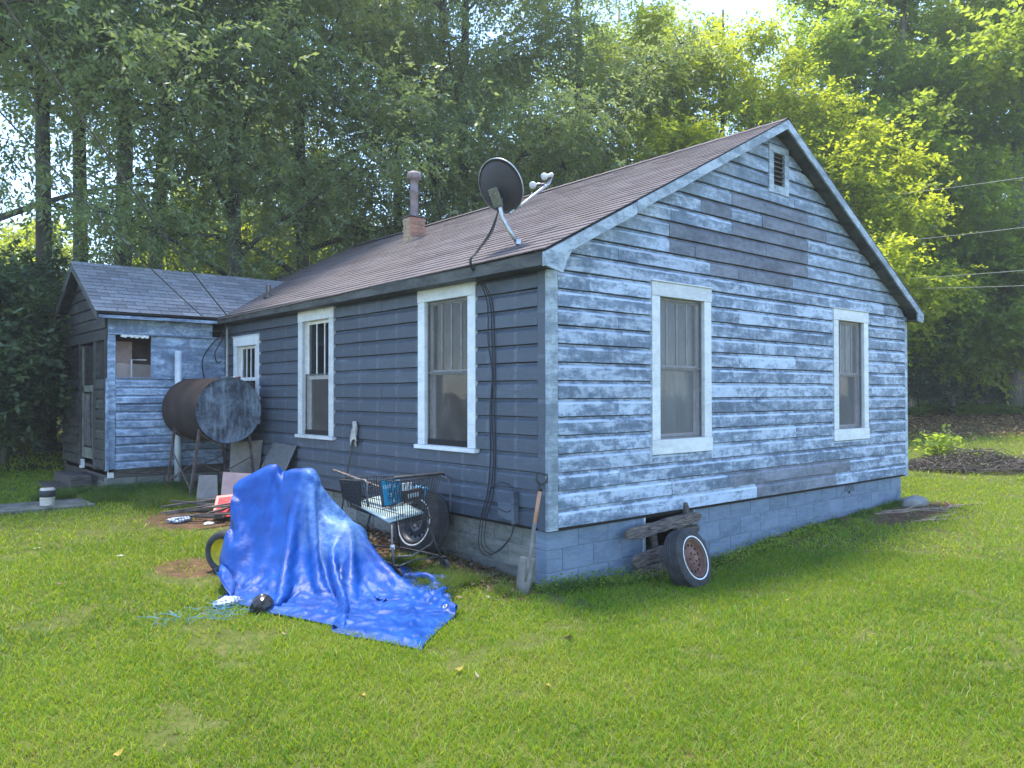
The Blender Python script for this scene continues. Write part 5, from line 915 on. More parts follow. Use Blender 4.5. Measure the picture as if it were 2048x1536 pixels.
for (wx, wy, R, w) in ((-.36, -.30, .20, .16), (-.36, .30, .20, .16), (.45, -.22, .14, .10), (.45, .20, .14, .10)):
    wheel(mow, (wx, wy, R), (0, -1 if wy < 0 else 1, 0), R, w, YEL, .62)
# the wheel that shows at the edge of the tarpaulin turns slightly outward
# ------------------------------------------------------------------ tarpaulin (cloth shape, heights in mm)
def tarp():
    raw = np.array(TARP).reshape(3, TN[0], TN[1])
    X = np.cumsum(np.cumsum(raw, axis=1), axis=2)/400.
    X = np.moveaxis(X, 0, -1)
    # refine to a finer sheet (Catmull-Rom along both directions)
    def up(A):
        P0 = np.concatenate([2*A[:1]-A[1:2], A, 2*A[-1:]-A[-2:-1]]); a, b, c, d = P0[:-3], P0[1:-2], P0[2:-1], P0[3:]
        outl = []
        for t in (0., .5): outl.append(.5*((2*b)+(-a+c)*t+(2*a-5*b+4*c-d)*t*t+(-a+3*b-3*c+d)*t**3))
        R = np.empty((2*len(A)-1,)+A.shape[1:]); R[0:-1:2] = outl[0]; R[1::2] = outl[1]; R[-1] = A[-1]; return R
    X = up(X); X = np.swapaxes(up(np.swapaxes(X, 0, 1)), 0, 1); X = up(X); X = np.swapaxes(up(np.swapaxes(X, 0, 1)), 0, 1)
    ns, nt_ = X.shape[:2]; du = np.gradient(X, axis=0); dv = np.gradient(X, axis=1); N = np.cross(du, dv); N /= np.linalg.norm(N, axis=2, keepdims=True)+1e-9
    if N[..., 2].mean() < 0: N = -N
    for i in range(ns):
        for j in range(nt_):
            s, t = i*2.75/ns, j*3.3/nt_
            flat = clamp(1-(X[i, j, 2]-gnd(X[i, j, 0], X[i, j, 1])-.03)/.22, .12, 1)
            v = Vector((s*5.2, t*5.2, 1)); w1 = noise.ridged_multi_fractal(v+Vector((.6*noise.noise(v*.6), .6*noise.noise(v*.7+Vector((5, 5, 5))), 0)), .9, 2.1, 4, 1, 2)
            w2 = noise.noise(Vector((s*14, t*14, 7)))
            edge = min(j/6., (ns-1-i)/6., 1)
            X[i, j] += N[i, j]*(flat*(.015*(w1-.75)+.008*w2+.014))*edge
            if X[i, j, 2] < gnd(X[i, j, 0], X[i, j, 1])+.012: X[i, j, 2] = gnd(X[i, j, 0], X[i, j, 1])+.012
    I = np.arange(ns*nt_).reshape(ns, nt_); Fq = np.stack([I[:-1, :-1], I[1:, :-1], I[1:, 1:], I[:-1, 1:]], -1).reshape(-1, 4)
    m = M('blue_tarpaulin'); v = m.coord('Object', (1, 1, 1)); f = m.noise(v, 5, 6, .6)
    c = m.ramp(f, [(.3, (.0004, .032, .18)), (.55, (.0008, .055, .28)), (.75, (.002, .08, .37))])
    # bleach and a painted highlight on the folds over the bonnet
    sp = m.n('SeparateXYZ'); m.l(m.n('TexCoord').outputs['Object'], sp.inputs[0])
    dx = m.math('SUBTRACT', sp.outputs[0], .30); dy = m.math('SUBTRACT', sp.outputs[1], .50); rr = m.math('ADD', m.math('MULTIPLY', dx, dx), m.math('MULTIPLY', dy, dy))
    ble_hl = m.math('MULTIPLY', m.val(rr, .01, .13, 1, 0), m.val(m.noise(m.coord('Object', (1.2, .5, 1)), 14, 7, .75), .36, .62, .1, .95))
    c = m.mix(ble_hl, c, (.14, .27, .48)); c = m.mix(m.val(m.noise(m.coord('Object', (2, 1, 4)), 16, 8, .75), .60, .78, 0, .3), c, (.02, .13, .50))
    m.set(c, m.val(f, .3, .7, .40, .56), 0, .32)
    cr = m.n('TexVoronoi', feature='DISTANCE_TO_EDGE'); cr.inputs['Scale'].default_value = 9
    wv = m.n('VectorMath', operation='ADD'); m.l(v, wv.inputs[0]); nzc = m.n('TexNoise'); nzc.inputs['Scale'].default_value = 4; m.l(v, nzc.inputs['Vector']); m.l(nzc.outputs['Color'], wv.inputs[1]); m.l(wv.outputs[0], cr.inputs['Vector'])
    rg_ = m.n('TexNoise', noise_type='RIDGED_MULTIFRACTAL'); rg_.inputs['Scale'].default_value = 3.2; rg_.inputs['Detail'].default_value = 5; rg_.inputs['Roughness'].default_value = .55; rg_.inputs['Distortion'].default_value = .6; m.l(v, rg_.inputs['Vector'])
    m.bump(m.math('ADD', m.math('ADD', m.math('MULTIPLY', m.noise(v, 40, 5, .7, .5), .25), m.math('MULTIPLY', rg_.outputs['Fac'], .55)), m.math('MULTIPLY', m.val(cr.outputs['Distance'], 0, .12), .12)), .32, .016)
    t = thing('tarpaulin', 'crumpled bright blue tarpaulin draped over the mower with one corner spread on the grass', 'tarpaulin', (-1.7, .8, 0))
    V = X.reshape(-1, 3)-np.array([-1.7, .8, 0]); me = poly_mesh('tarp_sheet', V, Fq, m.m); o = link('sheet', me, None, t, True)
    so_ = o.modifiers.new('thick', 'SOLIDIFY'); so_.thickness = .003; so_.offset = 0
    g = X[ns-22, 18] if True else None
    bm = bmesh.new(); mt = axis_frame(Vector(X[ns-9, 60])-Vector((-1.7, .8, -.012)), N[ns-9, 60], (1, 0, 0)); lathe(bm, [(.009, .0), (.011, .004), (.019, .004), (.022, 0)], 16, mt); finish('grommet', bm, STEEL, t, True)
tarp()
# ------------------------------------------------------------------ bags and scraps round the tarpaulin
def crumple(name, label, cat, c, r, mat, seed, squash=(1, 1, .7), amp=.35, sub=3, freq=2.2):
    bm = bmesh.new(); bmesh.ops.create_icosphere(bm, subdivisions=sub, radius=1)
    for v in bm.verts:
        d = v.co.normalized(); k = 1+amp*(noise.ridged_multi_fractal(d*freq*.5+Vector((seed, 0, 0)), 1, 2, 4, 1, 2)-1)*.5+amp*.3*noise.noise(d*freq*2+Vector((seed, 4, 0)))
        v.co = Vector((d.x*squash[0], d.y*squash[1], d.z*squash[2]))*r*k; v.co.z = max(v.co.z, -r*squash[2]*.75)
    o = finish(name, bm, mat, None, False); o.location = (c[0], c[1], gnd(c[0], c[1])+r*squash[2]*.72); return tag(o, label, cat)
BAGM = speck('black_plastic', (.015, .015, .02), (.03, .03, .035), 6, .28, 0, (1, 1, 1), .3)
crumple('plastic_bag', 'crumpled black plastic bag against the foot of the blue tarpaulin', 'bag', (-2.28, .84), .085, BAGM, 3, (1.05, .9, .95), .3)
WB = M('striped_plastic'); wv_ = WB.n('TexWave'); wv_.inputs['Scale'].default_value = 9; wv_.inputs['Distortion'].default_value = 3; WB.l(WB.coord('Object', (1, .6, .3)), wv_.inputs[0]); WB.set(WB.ramp(wv_.outputs['Fac'], [(.35, (.16, .22, .34)), (.6, (.42, .46, .52))]), .4); WB = WB.m
crumple('plastic_wrapper', 'white and blue striped plastic wrapper bunched at the left foot of the tarpaulin', 'wrapper', (-2.42, 1.16), .09, WB, 8, (1.2, .7, .45), .5)
def strands(name, label, c, rx, ry, n, mat, seed):
    bm = bmesh.new(); r = random.Random(seed)
    for i in range(n):
        x, y = c[0]+r.gauss(0, rx), c[1]+r.gauss(0, ry); a = r.uniform(0, 6.28); pts = []
        for k in range(5): pts.append((x, y, gnd(x, y)+.028+r.uniform(0, .02))); x += .05*math.cos(a); y += .05*math.sin(a); a += r.uniform(-.9, .9)
        tube(bm, pts, .0012, 3)
    return tag(finish(name, bm, mat), label, 'shreds')
LBLUE = speck('light_blue_plastic', (.04, .18, .32), (.10, .32, .50), 9, .5)
strands('plastic_shreds', 'tangle of light blue frayed plastic shreds on the grass beside the striped wrapper', (-2.58, .98), .09, .08, 34, LBLUE, 4)
strands('plastic_shreds', 'few thin blue shreds lying in the grass farthest left of the tarpaulin', (-2.92, 1.02), .07, .04, 12, LBLUE, 6)

# ------------------------------------------------------------------ shopping cart
cart = thing('shopping_cart', 'black wire shopping cart holding scrap, parked beside the long wall', 'shopping cart', (-.80, 1.45, gnd(-.8, 1.45)))
cart.rotation_euler = (0, 0, math.radians(4))
zc = gnd(-.8, 1.45)
# local: x across (-.29 .. .27), y away from camera (-.48 .. .42), z up from ground
def wires(name, tubes_, mat, parent, r=.0035, n=4):
    bm = bmesh.new()
    for t_ in tubes_: tube(bm, t_, r, n, cap=False)
    return finish(name, bm, mat, parent)
def lerp(a, b, t): return tuple(a[i]+(b[i]-a[i])*t for i in range(3))
def panel(name, bl, br, tl, tr, nv, nh, parent=cart, frame=.006, r=.0036):
    T = [[lerp(bl, br, i/nv), lerp(tl, tr, i/nv)] for i in range(nv+1)]+[[lerp(bl, tl, j/nh), lerp(br, tr, j/nh)] for j in range(1, nh)]
    bm = bmesh.new()
    for t_ in T: tube(bm, t_, r, 4, cap=False)
    tube(bm, [bl, br, tr, tl], frame, 6, closed=True)
    return finish(name, bm, BLACKM, parent)
nb, nbr, nt1, ntr = (-.13, -.48, .46), (.22, -.46, .50), (-.20, -.54, .88), (.29, -.50, .90)     # near panel (handle end)
fb, fbr, ft1, ftr = (-.17, .34, .56), (.17, .34, .56), (-.22, .44, .82), (.22, .44, .82)        # nose
panel('basket_back', nb, nbr, nt1, ntr, 15, 2); panel('basket_nose', fb, fbr, ft1, ftr, 12, 5)
panel('basket_side', nb, fb, nt1, ft1, 26, 4); panel('basket_side', nbr, fbr, ntr, ftr, 26, 4); panel('basket_floor', nb, nbr, fb, fbr, 14, 10)
bm = bmesh.new(); tube(bm, [(-.29, -.53, .90), (-.27, -.545, .915), (.27, -.555, .915), (.30, -.53, .90)], .014, 10); finish('handle', bm, BLACKM, cart, True)
wires('seat_flap', [[(-.2+i*.05, -.30, .62), (-.2+i*.05, -.42, .86)] for i in range(9)]+[[(-.2, -.30, .62), (.2, -.30, .62)], [(-.2, -.42, .86), (.2, -.42, .86)]], BLACKM, cart)
panel('inner_basket', (-.25, .02, .60), (-.20, .40, .64), (-.26, .02, .84), (-.22, .43, .82), 30, 10, r=.004)
bm = bmesh.new(); tube(bm, [(-.30, .05, .86), (-.30, -.12, .865), (-.305, -.16, .84), (-.30, -.165, .62)], .010, 8); finish('hook_arm', bm, GREYM, cart, True)
for sx in (-1, 1):
    bm = bmesh.new(); tube(bm, [(sx*.20, -.40, .47), (sx*.235, -.45, .32), (sx*.27, -.52, .14)], .012, 8); finish('leg', bm, GREYM if sx < 0 else BLACKM, cart, True)
    bm = bmesh.new(); tube(bm, [(sx*.14, .02, .52), (sx*.20, .05, .30), (sx*.24, .08, .14)], .010, 8); finish('leg', bm, BLACKM, cart, True)
    bm = bmesh.new(); tube(bm, [(sx*.27, -.52, .14), (sx*.22, .0, .15), (sx*.17, .46, .12)], .011, 8); finish('bottom_rail', bm, BLACKM, cart, True)
bm = bmesh.new(); tube(bm, [(-.25, -.46, .20), (-.05, -.5, .185), (.2, -.46, .25), (.25, -.44, .28)], .008, 6); tube(bm, [(-.27, -.50, .10), (0, -.45, .13), (.26, -.50, .13)], .008, 6); finish('cross_bar', bm, GREYM, cart, True)
for (x, y) in ((-.27, -.56), (.27, -.56), (-.16, .46), (.16, .46)):
    w_ = wheel(cart, (x, y-.02, .062), (1, .1, 0), .06, .03, GREYM, .5)
    bm = bmesh.new(); box(bm, (x-.025, y-.03, .06), (x-.018, y+.02, .135)); box(bm, (x+.018, y-.03, .06), (x+.025, y+.02, .135)); box(bm, (x-.024, y-.03, .136), (x+.024, y+.02, .144)); finish('caster_fork', bm, BLACKM, w_)
bm = bmesh.new(); box(bm, (-.252, -.475, .262), (-.225, -.45, .305)); finish('tape_wrap', bm, WHITE, cart)
def on_cart(o, loc, rot=(0, 0, 0)):
    o.location = (cart.location.x+loc[0], cart.location.y+loc[1], zc+loc[2]); o.rotation_euler = rot; return o
def text_mesh(txt, size, mat, parent, loc, rot, name='lettering'):
    cu = bpy.data.curves.new('t', 'FONT'); cu.body = txt; cu.size = size; cu.extrude = .0006
    o = bpy.data.objects.new('t', cu); COL.objects.link(o); bpy.context.view_layer.update()
    me = bpy.data.meshes.new_from_object(o.evaluated_get(bpy.context.evaluated_depsgraph_get())); bpy.data.objects.remove(o)
    q = link(name, me, mat, parent); q.location = loc; q.rotation_euler = rot; return q
CY1 = speck('cyan_card', (.008, .17, .30), (.012, .24, .40), 4, .5)
pb = thing('blue_product_box', 'flat cyan box with white lettering standing upright in the shopping cart', 'box')
bm = bmesh.new(); box(bm, (0, 0, 0), (.245, .03, .25), ident, .004); finish('carton', bm, BLACKM, pb)
bm = bmesh.new(); box(bm, (.012, -.0025, .012), (.233, -.0005, .238)); finish('printed_face', bm, CY1, pb)
PW = speck('white_print', (.7, .74, .76), (.8, .82, .84), 8, .5)
for tx, sz, x, z in (('13.779%', .042, .018, .165), ('TENNPL', .026, .135, .208), ('55', .045, .07, .085), ('5.5L', .04, .075, .03)): text_mesh(tx, sz, PW, pb, (x, -.0035, z), (PI/2, 0, 0))
on_cart(pb, (-.225, -.36, .63), (math.radians(-9), math.radians(-3), .12))
gb = thing('grey_control_box', 'small dark box with a printed label leaning on the cyan box in the cart', 'box')
bm = bmesh.new(); box(bm, (0, 0, 0), (.22, .03, .11), ident, .006); finish('housing', bm, speck('brown_black_plastic', (.035, .025, .022), (.07, .05, .045), 7, .5), gb)
for i in range(5): bm = bmesh.new(); box(bm, (.045+i*.027, -.003, .035), (.062+i*.027, -.0005, .075)); finish('label_mark', bm, speck('label_grey', (.25, .3, .3), (.45, .5, .5), 30), gb)
on_cart(gb, (-.03, -.41, .655), (math.radians(-6), math.radians(-5), .1))
lp = finish('white_sheet', (lambda b: (box(b, (0, 0, 0), (.12, .012, .07), ident, .002), b)[1])(bmesh.new()), WHITE); tag(lp, 'small white card tucked between the cyan box and the dark control box', 'card'); on_cart(lp, (-.045, -.385, .765), (0, 0, .1))
bm = bmesh.new()
for i in range(13):
    pass
NV = 12; rows = []
for i in range(NV+1):
    t = i/NV; rows.append([bm.verts.new((-.195+.385*t, -.40+.62*s_, .50+.10*s_+.05*t+.02*math.sin(t*3)*s_)) for s_ in (0, .33, .66, 1)])
for A, B in zip(rows, rows[1:]):
    for k in range(3): bm.faces.new((A[k], B[k], B[k+1], A[k+1]))
pale = finish('pale_panel', bm, speck('pale_aqua_enamel', (.24, .34, .37), (.36, .45, .47), 3, .35), None, True); tag(pale, 'pale aqua enamel panel lying on the bottom of the shopping cart', 'panel'); on_cart(pale, (0, 0, .0)); pale.modifiers.new('t', 'SOLIDIFY').thickness = .012
bm = bmesh.new(); tube(bm, [(-.2, -.30, .60), (-.1, -.33, .615), (0, -.35, .64), (.04, -.36, .645)], .011, 8); tube(bm, [(.03, -.37, .645), (.08, -.36, .655)], [.028, .02], 8); tg = finish('hand_tool', bm, speck('worn_tan_handle', (.30, .22, .16), (.55, .48, .42), 14, .7), None, True); tag(tg, 'tan handled tool with a dark head lying on the aqua panel', 'tool'); on_cart(tg, (0, 0, .01))
bm = bmesh.new(); r_ = random.Random(5)
for i in range(7): x, y = .19+r_.uniform(-.05, .05), -.30+r_.uniform(-.1, .1); tube(bm, [(x, y, .70), (x+r_.uniform(-.05, .05), y+.03, .80), (x+r_.uniform(-.06, .06), y, .78)], .014, 6)
sc = finish('tangled_cord', bm, LBLUE, None, True); tag(sc, 'bundle of blue and white cord in the right side of the cart', 'cord'); on_cart(sc, (0, 0, -.02))
bm = bmesh.new(); box(bm, (-.02, -.42, 0), (.02, .42, .02), ident, .002); lg = finish('wooden_batten', bm, WOOD_OLD); tag(lg, 'brown wooden batten resting across the front of the cart', 'batten'); on_cart(lg, (-.10, .22, .80), (math.radians(12), 0, math.radians(16)))

# ------------------------------------------------------------------ loose wheels
RIMR = speck('rusted_steel_rim', (.085, .042, .03), (.24, .13, .10), 7, .8, .2, (1, 1, 1), .4)
def road_wheel(name, label, c, zd, R, w, ring, rim, yaw=0):
    t = thing(name, label, 'wheel', c); mt = axis_frame((0, 0, 0), zd, (0, 0, 1))
    bm = bmesh.new()
    prof = [(R*.60, -.40*w), (R*.64, -.47*w), (R*.78, -.5*w), (R*.90, -.44*w), (R*.965, -.40*w)]
    nT = 6
    for i in range(nT): a = -.38*w+.76*w*i/(nT-1); prof += [(R, a), (R, a+.09*w), (R*.985, a+.095*w), (R*.985, a+.125*w)] if i < nT-1 else [(R, a)]
    prof += [(R*.965, .40*w), (R*.90, .44*w), (R*.86, .455*w), (R*.78, .5*w), (R*.66, .48*w), (R*.62, .44*w), (R*.60, .40*w)]
    lathe(bm, prof, 56, mt); finish('tyre', bm, RUBBER, t, True)
    bm = bmesh.new(); lathe(bm, [(R*.675, .487*w), (R*.68, .497*w), (R*.715, .505*w), (R*.72, .497*w)], 56, mt); finish('whitewall_ring', bm, WHITE, t, True)
    bm = bmesh.new(); lathe(bm, [(R*.62, .44*w), (R*.625, .47*w), (R*.60, .475*w), (R*.585, .44*w), (R*.57, .30*w), (R*.53, .26*w), (R*.50, .22*w), (R*.36, .24*w), (R*.30, .33*w), (R*.24, .34*w), (R*.10, .30*w), (R*.095, .18*w), (.001, .17*w)], 56, mt)
    lathe(bm, [(R*.60, -.42*w), (R*.57, -.3*w), (R*.56, .2*w)], 40, mt); finish('rim', bm, rim, t, True)
    bm = bmesh.new()
    for k in range(14):
        a = 2*PI*k/14; cc = mt @ Vector((R*.43*math.cos(a), R*.43*math.sin(a), .236*w)); lathe(bm, [(.013, .0), (.0125, .006), (.001, .0065)], 10, axis_frame(cc, zd, (0, 0, 1)))
    for k in range(5):
        a = 2*PI*k/5+.3; cc = mt @ Vector((R*.18*math.cos(a), R*.18*math.sin(a), .325*w)); lathe(bm, [(.008, .0), (.008, .008), (.001, .009)], 8, axis_frame(cc, zd, (0, 0, 1)))
    finish('rim_holes', bm, DARK, t)
    return t
R_ = .288; wd = .19
gx, gy = 1.36, -.58; zg = gnd(gx, gy)
road_wheel('car_wheel', 'whitewall tyre on a rusty steel rim leaning against the planks under the gable wall', (gx, gy+.09, zg+.245), (.10, -.90, .30), R_, wd, True, RIMR)
road_wheel('car_wheel', 'whitewall tyre with dark hubcap behind the shopping cart, leaning on the long wall', (-.26, 1.62, gnd(-.26, 1.6)+.33), (-.97, -.12, .22), .335, .20, True, speck('dark_hubcap', (.03, .03, .035), (.09, .09, .10), 6, .4, .6))

# ------------------------------------------------------------------ old planks at the crawl space
def rough_plank(name, label, p0, p1, h, th, y0, y1, seed, cat='plank', group='old planks closing the crawl space'):
    bm = bmesh.new(); r = random.Random(seed); n = 14; rows = []; e0 = r.uniform(-.02, .03)
    for i in range(n+1):
        t = i/n; x = p0[0]+(p1[0]-p0[0])*t; z = p0[1]+(p1[1]-p0[1])*t; y = y0+(y1-y0)*t; k = min(1, .45+min(t, 1-t)*7)
        a = r.uniform(-.008, .008); b = r.uniform(-.008, .008); dx, dz = (p1[0]-p0[0]), (p1[1]-p0[1]); L = math.hypot(dx, dz); nx, nz = -dz/L, dx/L
        ht = h/2*k+a; hb = h/2*k+b
        rows.append([bm.verts.new((x+nx*ht, y-th+r.uniform(-.004, .004), z+nz*ht)), bm.verts.new((x, y-th+r.uniform(-.006, .002), z)), bm.verts.new((x-nx*hb, y-th+r.uniform(-.004, .004), z-nz*hb)), bm.verts.new((x-nx*hb, y, z-nz*hb)), bm.verts.new((x+nx*ht, y, z+nz*ht))])
    for A, B in zip(rows, rows[1:]):
        for k in range(5): bm.faces.new((A[k], A[(k+1) % 5], B[(k+1) % 5], B[k]))
    bm.faces.new(rows[0][::-1]); bm.faces.new(rows[-1]); o = finish(name, bm, WOOD_OLD if h > .09 else WOOD_DK, None); tag(o, label, cat, group); return o
rough_plank('plank', 'widest furrowed grey plank across the top of the crawl space opening', (.92, .345), (2.13, .405), .115, .04, -.075, -.06, 1)
rough_plank('plank', 'short split plank just under the right end of the widest plank', (1.72, .285), (2.12, .27), .085, .035, -.05, -.04, 2)
rough_plank('plank', 'dark plank left of the rusty wheel, upper one of the low pair', (.98, .085), (1.62, .115), .125, .03, -.115, -.08, 3)
rough_plank('plank', 'lowest dark plank left of the rusty wheel, touching the grass', (1.04, -.055), (1.60, -.03), .13, .03, -.10, -.08, 4)
rough_plank('plank', 'small broken plank piece showing right of the rusty wheel', (2.0, .12), (2.22, .08), .12, .03, -.06, -.05, 5)
rough_plank('stake', 'upright stake behind the right end of the widest plank', (1.985, -.1), (1.93, .56), .07, .035, -.018, -.02, 6, 'stake', 'stakes behind the planks')
rough_plank('stake', 'pale upright stake seen left of the rusty wheel', (1.50, -.15), (1.38, .33), .075, .03, -.028, -.03, 7, 'stake', 'stakes behind the planks')

# ------------------------------------------------------------------ shovel, stick with rag, leaning screen
HANDLEW = speck('shovel_wood', (.32, .15, .08), (.50, .27, .16), 20, .6, 0, (1, 1, .2), .2); SHM = speck('shovel_steel', (.13, .125, .115), (.22, .21, .195), 8, .6, .2)
sx0, sy0 = -.33, -.03; gz_ = gnd(sx0, sy0)
sh_ = thing('shovel', 'round handled shovel standing blade down at the near house corner', 'shovel', (sx0, sy0, gz_))
tp = Vector((.25, .03, .98))       # lean towards the wall
dn = tp.normalized(); fr = axis_frame((0, 0, 0), dn, (1, -.55, 0))
def SP(x, y, z): return fr @ Vector((x, y, z))
bm = bmesh.new(); rows = []
for i, (z, w) in enumerate(((-.03, .025), (.02, .058), (.10, .07), (.20, .074), (.30, .074), (.325, .068))):
    rows.append([bm.verts.new(SP(w*s, .035*s*s*(1+z)-.0, z)) for s in (-1, -.6, -.2, .2, .6, 1)])
for A, B in zip(rows, rows[1:]):
    for k in range(5): bm.faces.new((A[k], A[k+1], B[k+1], B[k]))
o = finish('blade', bm, SHM, sh_, True); o.modifiers.new('t', 'SOLIDIFY').thickness = .004
bm = bmesh.new(); tube(bm, [SP(0, -.004, .12), SP(0, -.012, .28), SP(0, -.03, .36), SP(0, -.01, .46), SP(0, 0, .55), SP(0, 0, .62)], [.01, .017, .018, .018, .018, .019], 10); finish('socket', bm, SHM, sh_, True)
bm = bmesh.new(); tube(bm, [SP(0, 0, .60), SP(0, 0, .92)], .0175, 12); finish('shaft', bm, HANDLEW, sh_, True)
bm = bmesh.new(); tube(bm, [SP(0, 0, .90), SP(0, 0, .96)], .019, 8); tube(bm, [SP(0, 0, .955), SP(-.045, 0, .99), SP(-.05, 0, 1.055), SP(.05, 0, 1.055), SP(.045, 0, .99), SP(0, 0, .955)], .011, 8); finish('grip', bm, BLACKM, sh_, True)
bm = bmesh.new(); tube(bm, [(-.16, 3.50, gnd(-.16, 3.5)+.0), (-.10, 3.40, .82), (-.05, 3.30, 1.33)], .010, 8); st_ = finish('broom_stick', bm, WOOD_DK, None, True); tag(st_, 'thin dark stick leaning on the wall between the two tall side windows', 'stick')
bm = bmesh.new(); r_ = random.Random(9); rows = []
for i in range(9):
    t = i/8; w = .02+.045*math.sin(min(t*1.4, 1)*PI/2)-.02*max(0, t-.7); c = Vector((-.065-.015*t, 3.30+.02*t, 1.37-.26*t))
    rows.append([bm.verts.new(c+Vector((-.022*math.cos(a)*(1+.4*math.sin(a*3+i)), w*math.sin(a)*(1+.25*math.sin(3*a+i*.8)), -.05*t*math.sin(a*2)))) for a in np.linspace(0, 2*PI, 13)[:-1]])
for A, B in zip(rows, rows[1:]):
    for k in range(12): bm.faces.new((A[k], A[(k+1) % 12], B[(k+1) % 12], B[k]))
bm.faces.new(rows[0])
tag(finish('rag', bm, speck('dirty_white_cloth', (.30, .26, .22), (.52, .48, .44), 12, .95), None, True), 'dirty off-white rag hung over the top of the thin dark stick', 'rag')
def slabq(name, label, cat, P, th, mat, frame=None, group=None):
    """board from 4 world corners P (bl, br, tr, tl) with thickness towards the wall"""
    P = [Vector(q) for q in P]; c = sum(P, Vector())/4; n_ = (P[1]-P[0]).cross(P[3]-P[0]).normalized(); base = (P[0]+P[1])/2
    t = thing(name, label, cat, base, 0, group); bm = bmesh.new(); Q = [q-base for q in P]; A = [bm.verts.new(q) for q in Q]; B = [bm.verts.new(q-n_*th) for q in Q]
    bm.faces.new(A); bm.faces.new(B[::-1])
    for k in range(4): bm.faces.new((A[k], B[k], B[(k+1) % 4], A[(k+1) % 4]))
    bmesh.ops.bevel(bm, geom=list(bm.edges), offset=min(.004, th*.3), segments=1, affect='EDGES'); finish('sheet', bm, mat, t)
    if frame:
        bm = bmesh.new(); tube(bm, Q, .012, 6, closed=True); finish('frame', bm, frame, t)
    return t
zf = lambda x, y: gnd(x, y)
slabq('window_screen', 'framed insect screen standing loose against the wall below the narrow white window', 'screen', [(-.45, 5.66, zf(-.4, 5.6)), (-.40, 5.00, zf(-.4, 5)), (-.06, 4.88, 1.0), (-.06, 5.56, 1.02)], .006, speck('dusty_mesh', (.07, .07, .075), (.13, .13, .13), 30, .8), GREYM)
slabq('board', 'grey rounded board propped under the round tank, left of the pink one', 'board', [(-1.22, 5.42, zf(-1.2, 5.4)), (-.96, 5.30, zf(-1, 5.3)), (-.92, 5.44, .62), (-1.12, 5.56, .62)], .02, speck('mouse_grey_felt', (.13, .13, .135), (.19, .19, .19), 5, .9))
slabq('board', 'pinkish board propped beside the grey rounded board', 'board', [(-.97, 5.22, zf(-1, 5.2)), (-.55, 5.02, zf(-.6, 5.0)), (-.45, 5.2, .62), (-.86, 5.40, .66)], .02, speck('pink_board', (.27, .19, .20), (.36, .27, .28), 4, .9))
slabq('red_panel', 'red metal panel lying on the scrap heap beside the tarpaulin', 'panel', [(-1.32, 4.55, .20), (-.98, 4.20, .24), (-.80, 4.75, .44), (-1.15, 4.85, .42)], .01, speck('red_paint', (.50, .02, .03), (.65, .04, .05), 5, .45))
slabq('bare_panel', 'bare triangular sheet of plywood leaning behind the tank stand', 'board', [(-.42, 6.35, zf(-.4, 6.3)), (-.10, 6.1, zf(-.1, 6)), (-.05, 6.0, 1.03), (-.36, 6.42, .98)], .012, speck('weathered_ply', (.14, .13, .12), (.22, .20, .18), 6, .9))
# scrap heap: sticks of waste wood, each its own thing
r_ = random.Random(21)
for i in range(16):
    a = r_.gauss(2.6, .5); x, y = -1.30+r_.uniform(-.22, .30), 4.55+r_.uniform(-.35, .45); L = r_.uniform(.35, .75); z = gnd(x, y)+.03+r_.uniform(0, .16); bm = bmesh.new(); dz = r_.uniform(-.06, .08)
    w_, h_ = r_.uniform(.012, .028), r_.uniform(.006, .014); box(bm, (-L/2, -w_, -h_), (L/2, w_, h_), ident, .003); o = finish('waste_stick', bm, WOOD_DK if i % 3 else WOOD_OLD, None)
    o.location = (x, y, z+.02); o.rotation_euler = (0, dz*2, a); tag(o, 'splintered waste stick in the scrap heap beside the tarpaulin', 'stick', 'waste sticks heaped beside the tarpaulin')
crumple('paper_scrap', 'crumpled white and blue paper scrap left of the stick heap', 'paper', (-1.64, 4.72), .11, WB, 12, (1.2, .8, .35), .6, 3)
crumple('paper_scrap', 'smaller white crumpled paper lying among the heaped sticks', 'paper', (-1.42, 4.35), .05, WHITE, 15, (1.2, .8, .4), .6, 3)
crumple('paper_scrap', 'white crumpled wrapper on the grass before the porch wing blocks', 'paper', (-1.40, 7.15), .06, WHITE, 17, (1.4, .8, .35), .6, 3)
for i, (x, y) in enumerate(((-2.65, 3.39), (-3.21, 4.23))):
    crumple('paper_scrap', ('tiny white paper scrap in the open grass, nearer the tarpaulin', 'tiny white paper scrap in the open grass, nearer the left edge')[i], 'paper', (x, y), .028, WHITE, 20+i, (1.3, .8, .3), .6, 2)

# ------------------------------------------------------------------ tank on its stand
TNK = M('rusty_tank_paint'); f = TNK.noise(TNK.coord('Object'), 3, 7, .65); TNK.set(TNK.ramp(f, [(.35, (.025, .018, .015)), (.6, (.045, .026, .021)), (.8, (.08, .042, .034))]), .75, .1, .3); TNK.bump(TNK.noise(TNK.coord('Object'), 40, 4), .2, .003); TNK = TNK.m
THD = M('tank_end_paint'); v = THD.coord('Object'); f = THD.noise(v, 4.2, 8, .68, .8); g = THD.noise(THD.coord('Object', (7, 7, 1.1)), 2.4, 6, .6)
c = THD.ramp(f, [(.33, (.022, .024, .03)), (.46, (.06, .075, .10)), (.57, (.12, .155, .20)), (.72, (.23, .27, .32))]); c = THD.mix(THD.val(g, .5, .7, 0, .6), c, (.28, .35, .40)); c = THD.mix(THD.val(THD.noise(v, 9, 8, .7, 1.5), .56, .66, 0, .75), c, (.03, .03, .034)); THD.set(c, .6, 0, .35); THD.bump(f, .2, .004); THD = THD.m
tx, ty, tz, tR = -.62, 5.82, 1.475, .455
tk = thing('fuel_tank', 'big rusty cylindrical tank with a blotched blue-grey end standing beside the long wall', 'tank', (tx, ty, gnd(tx, ty)))
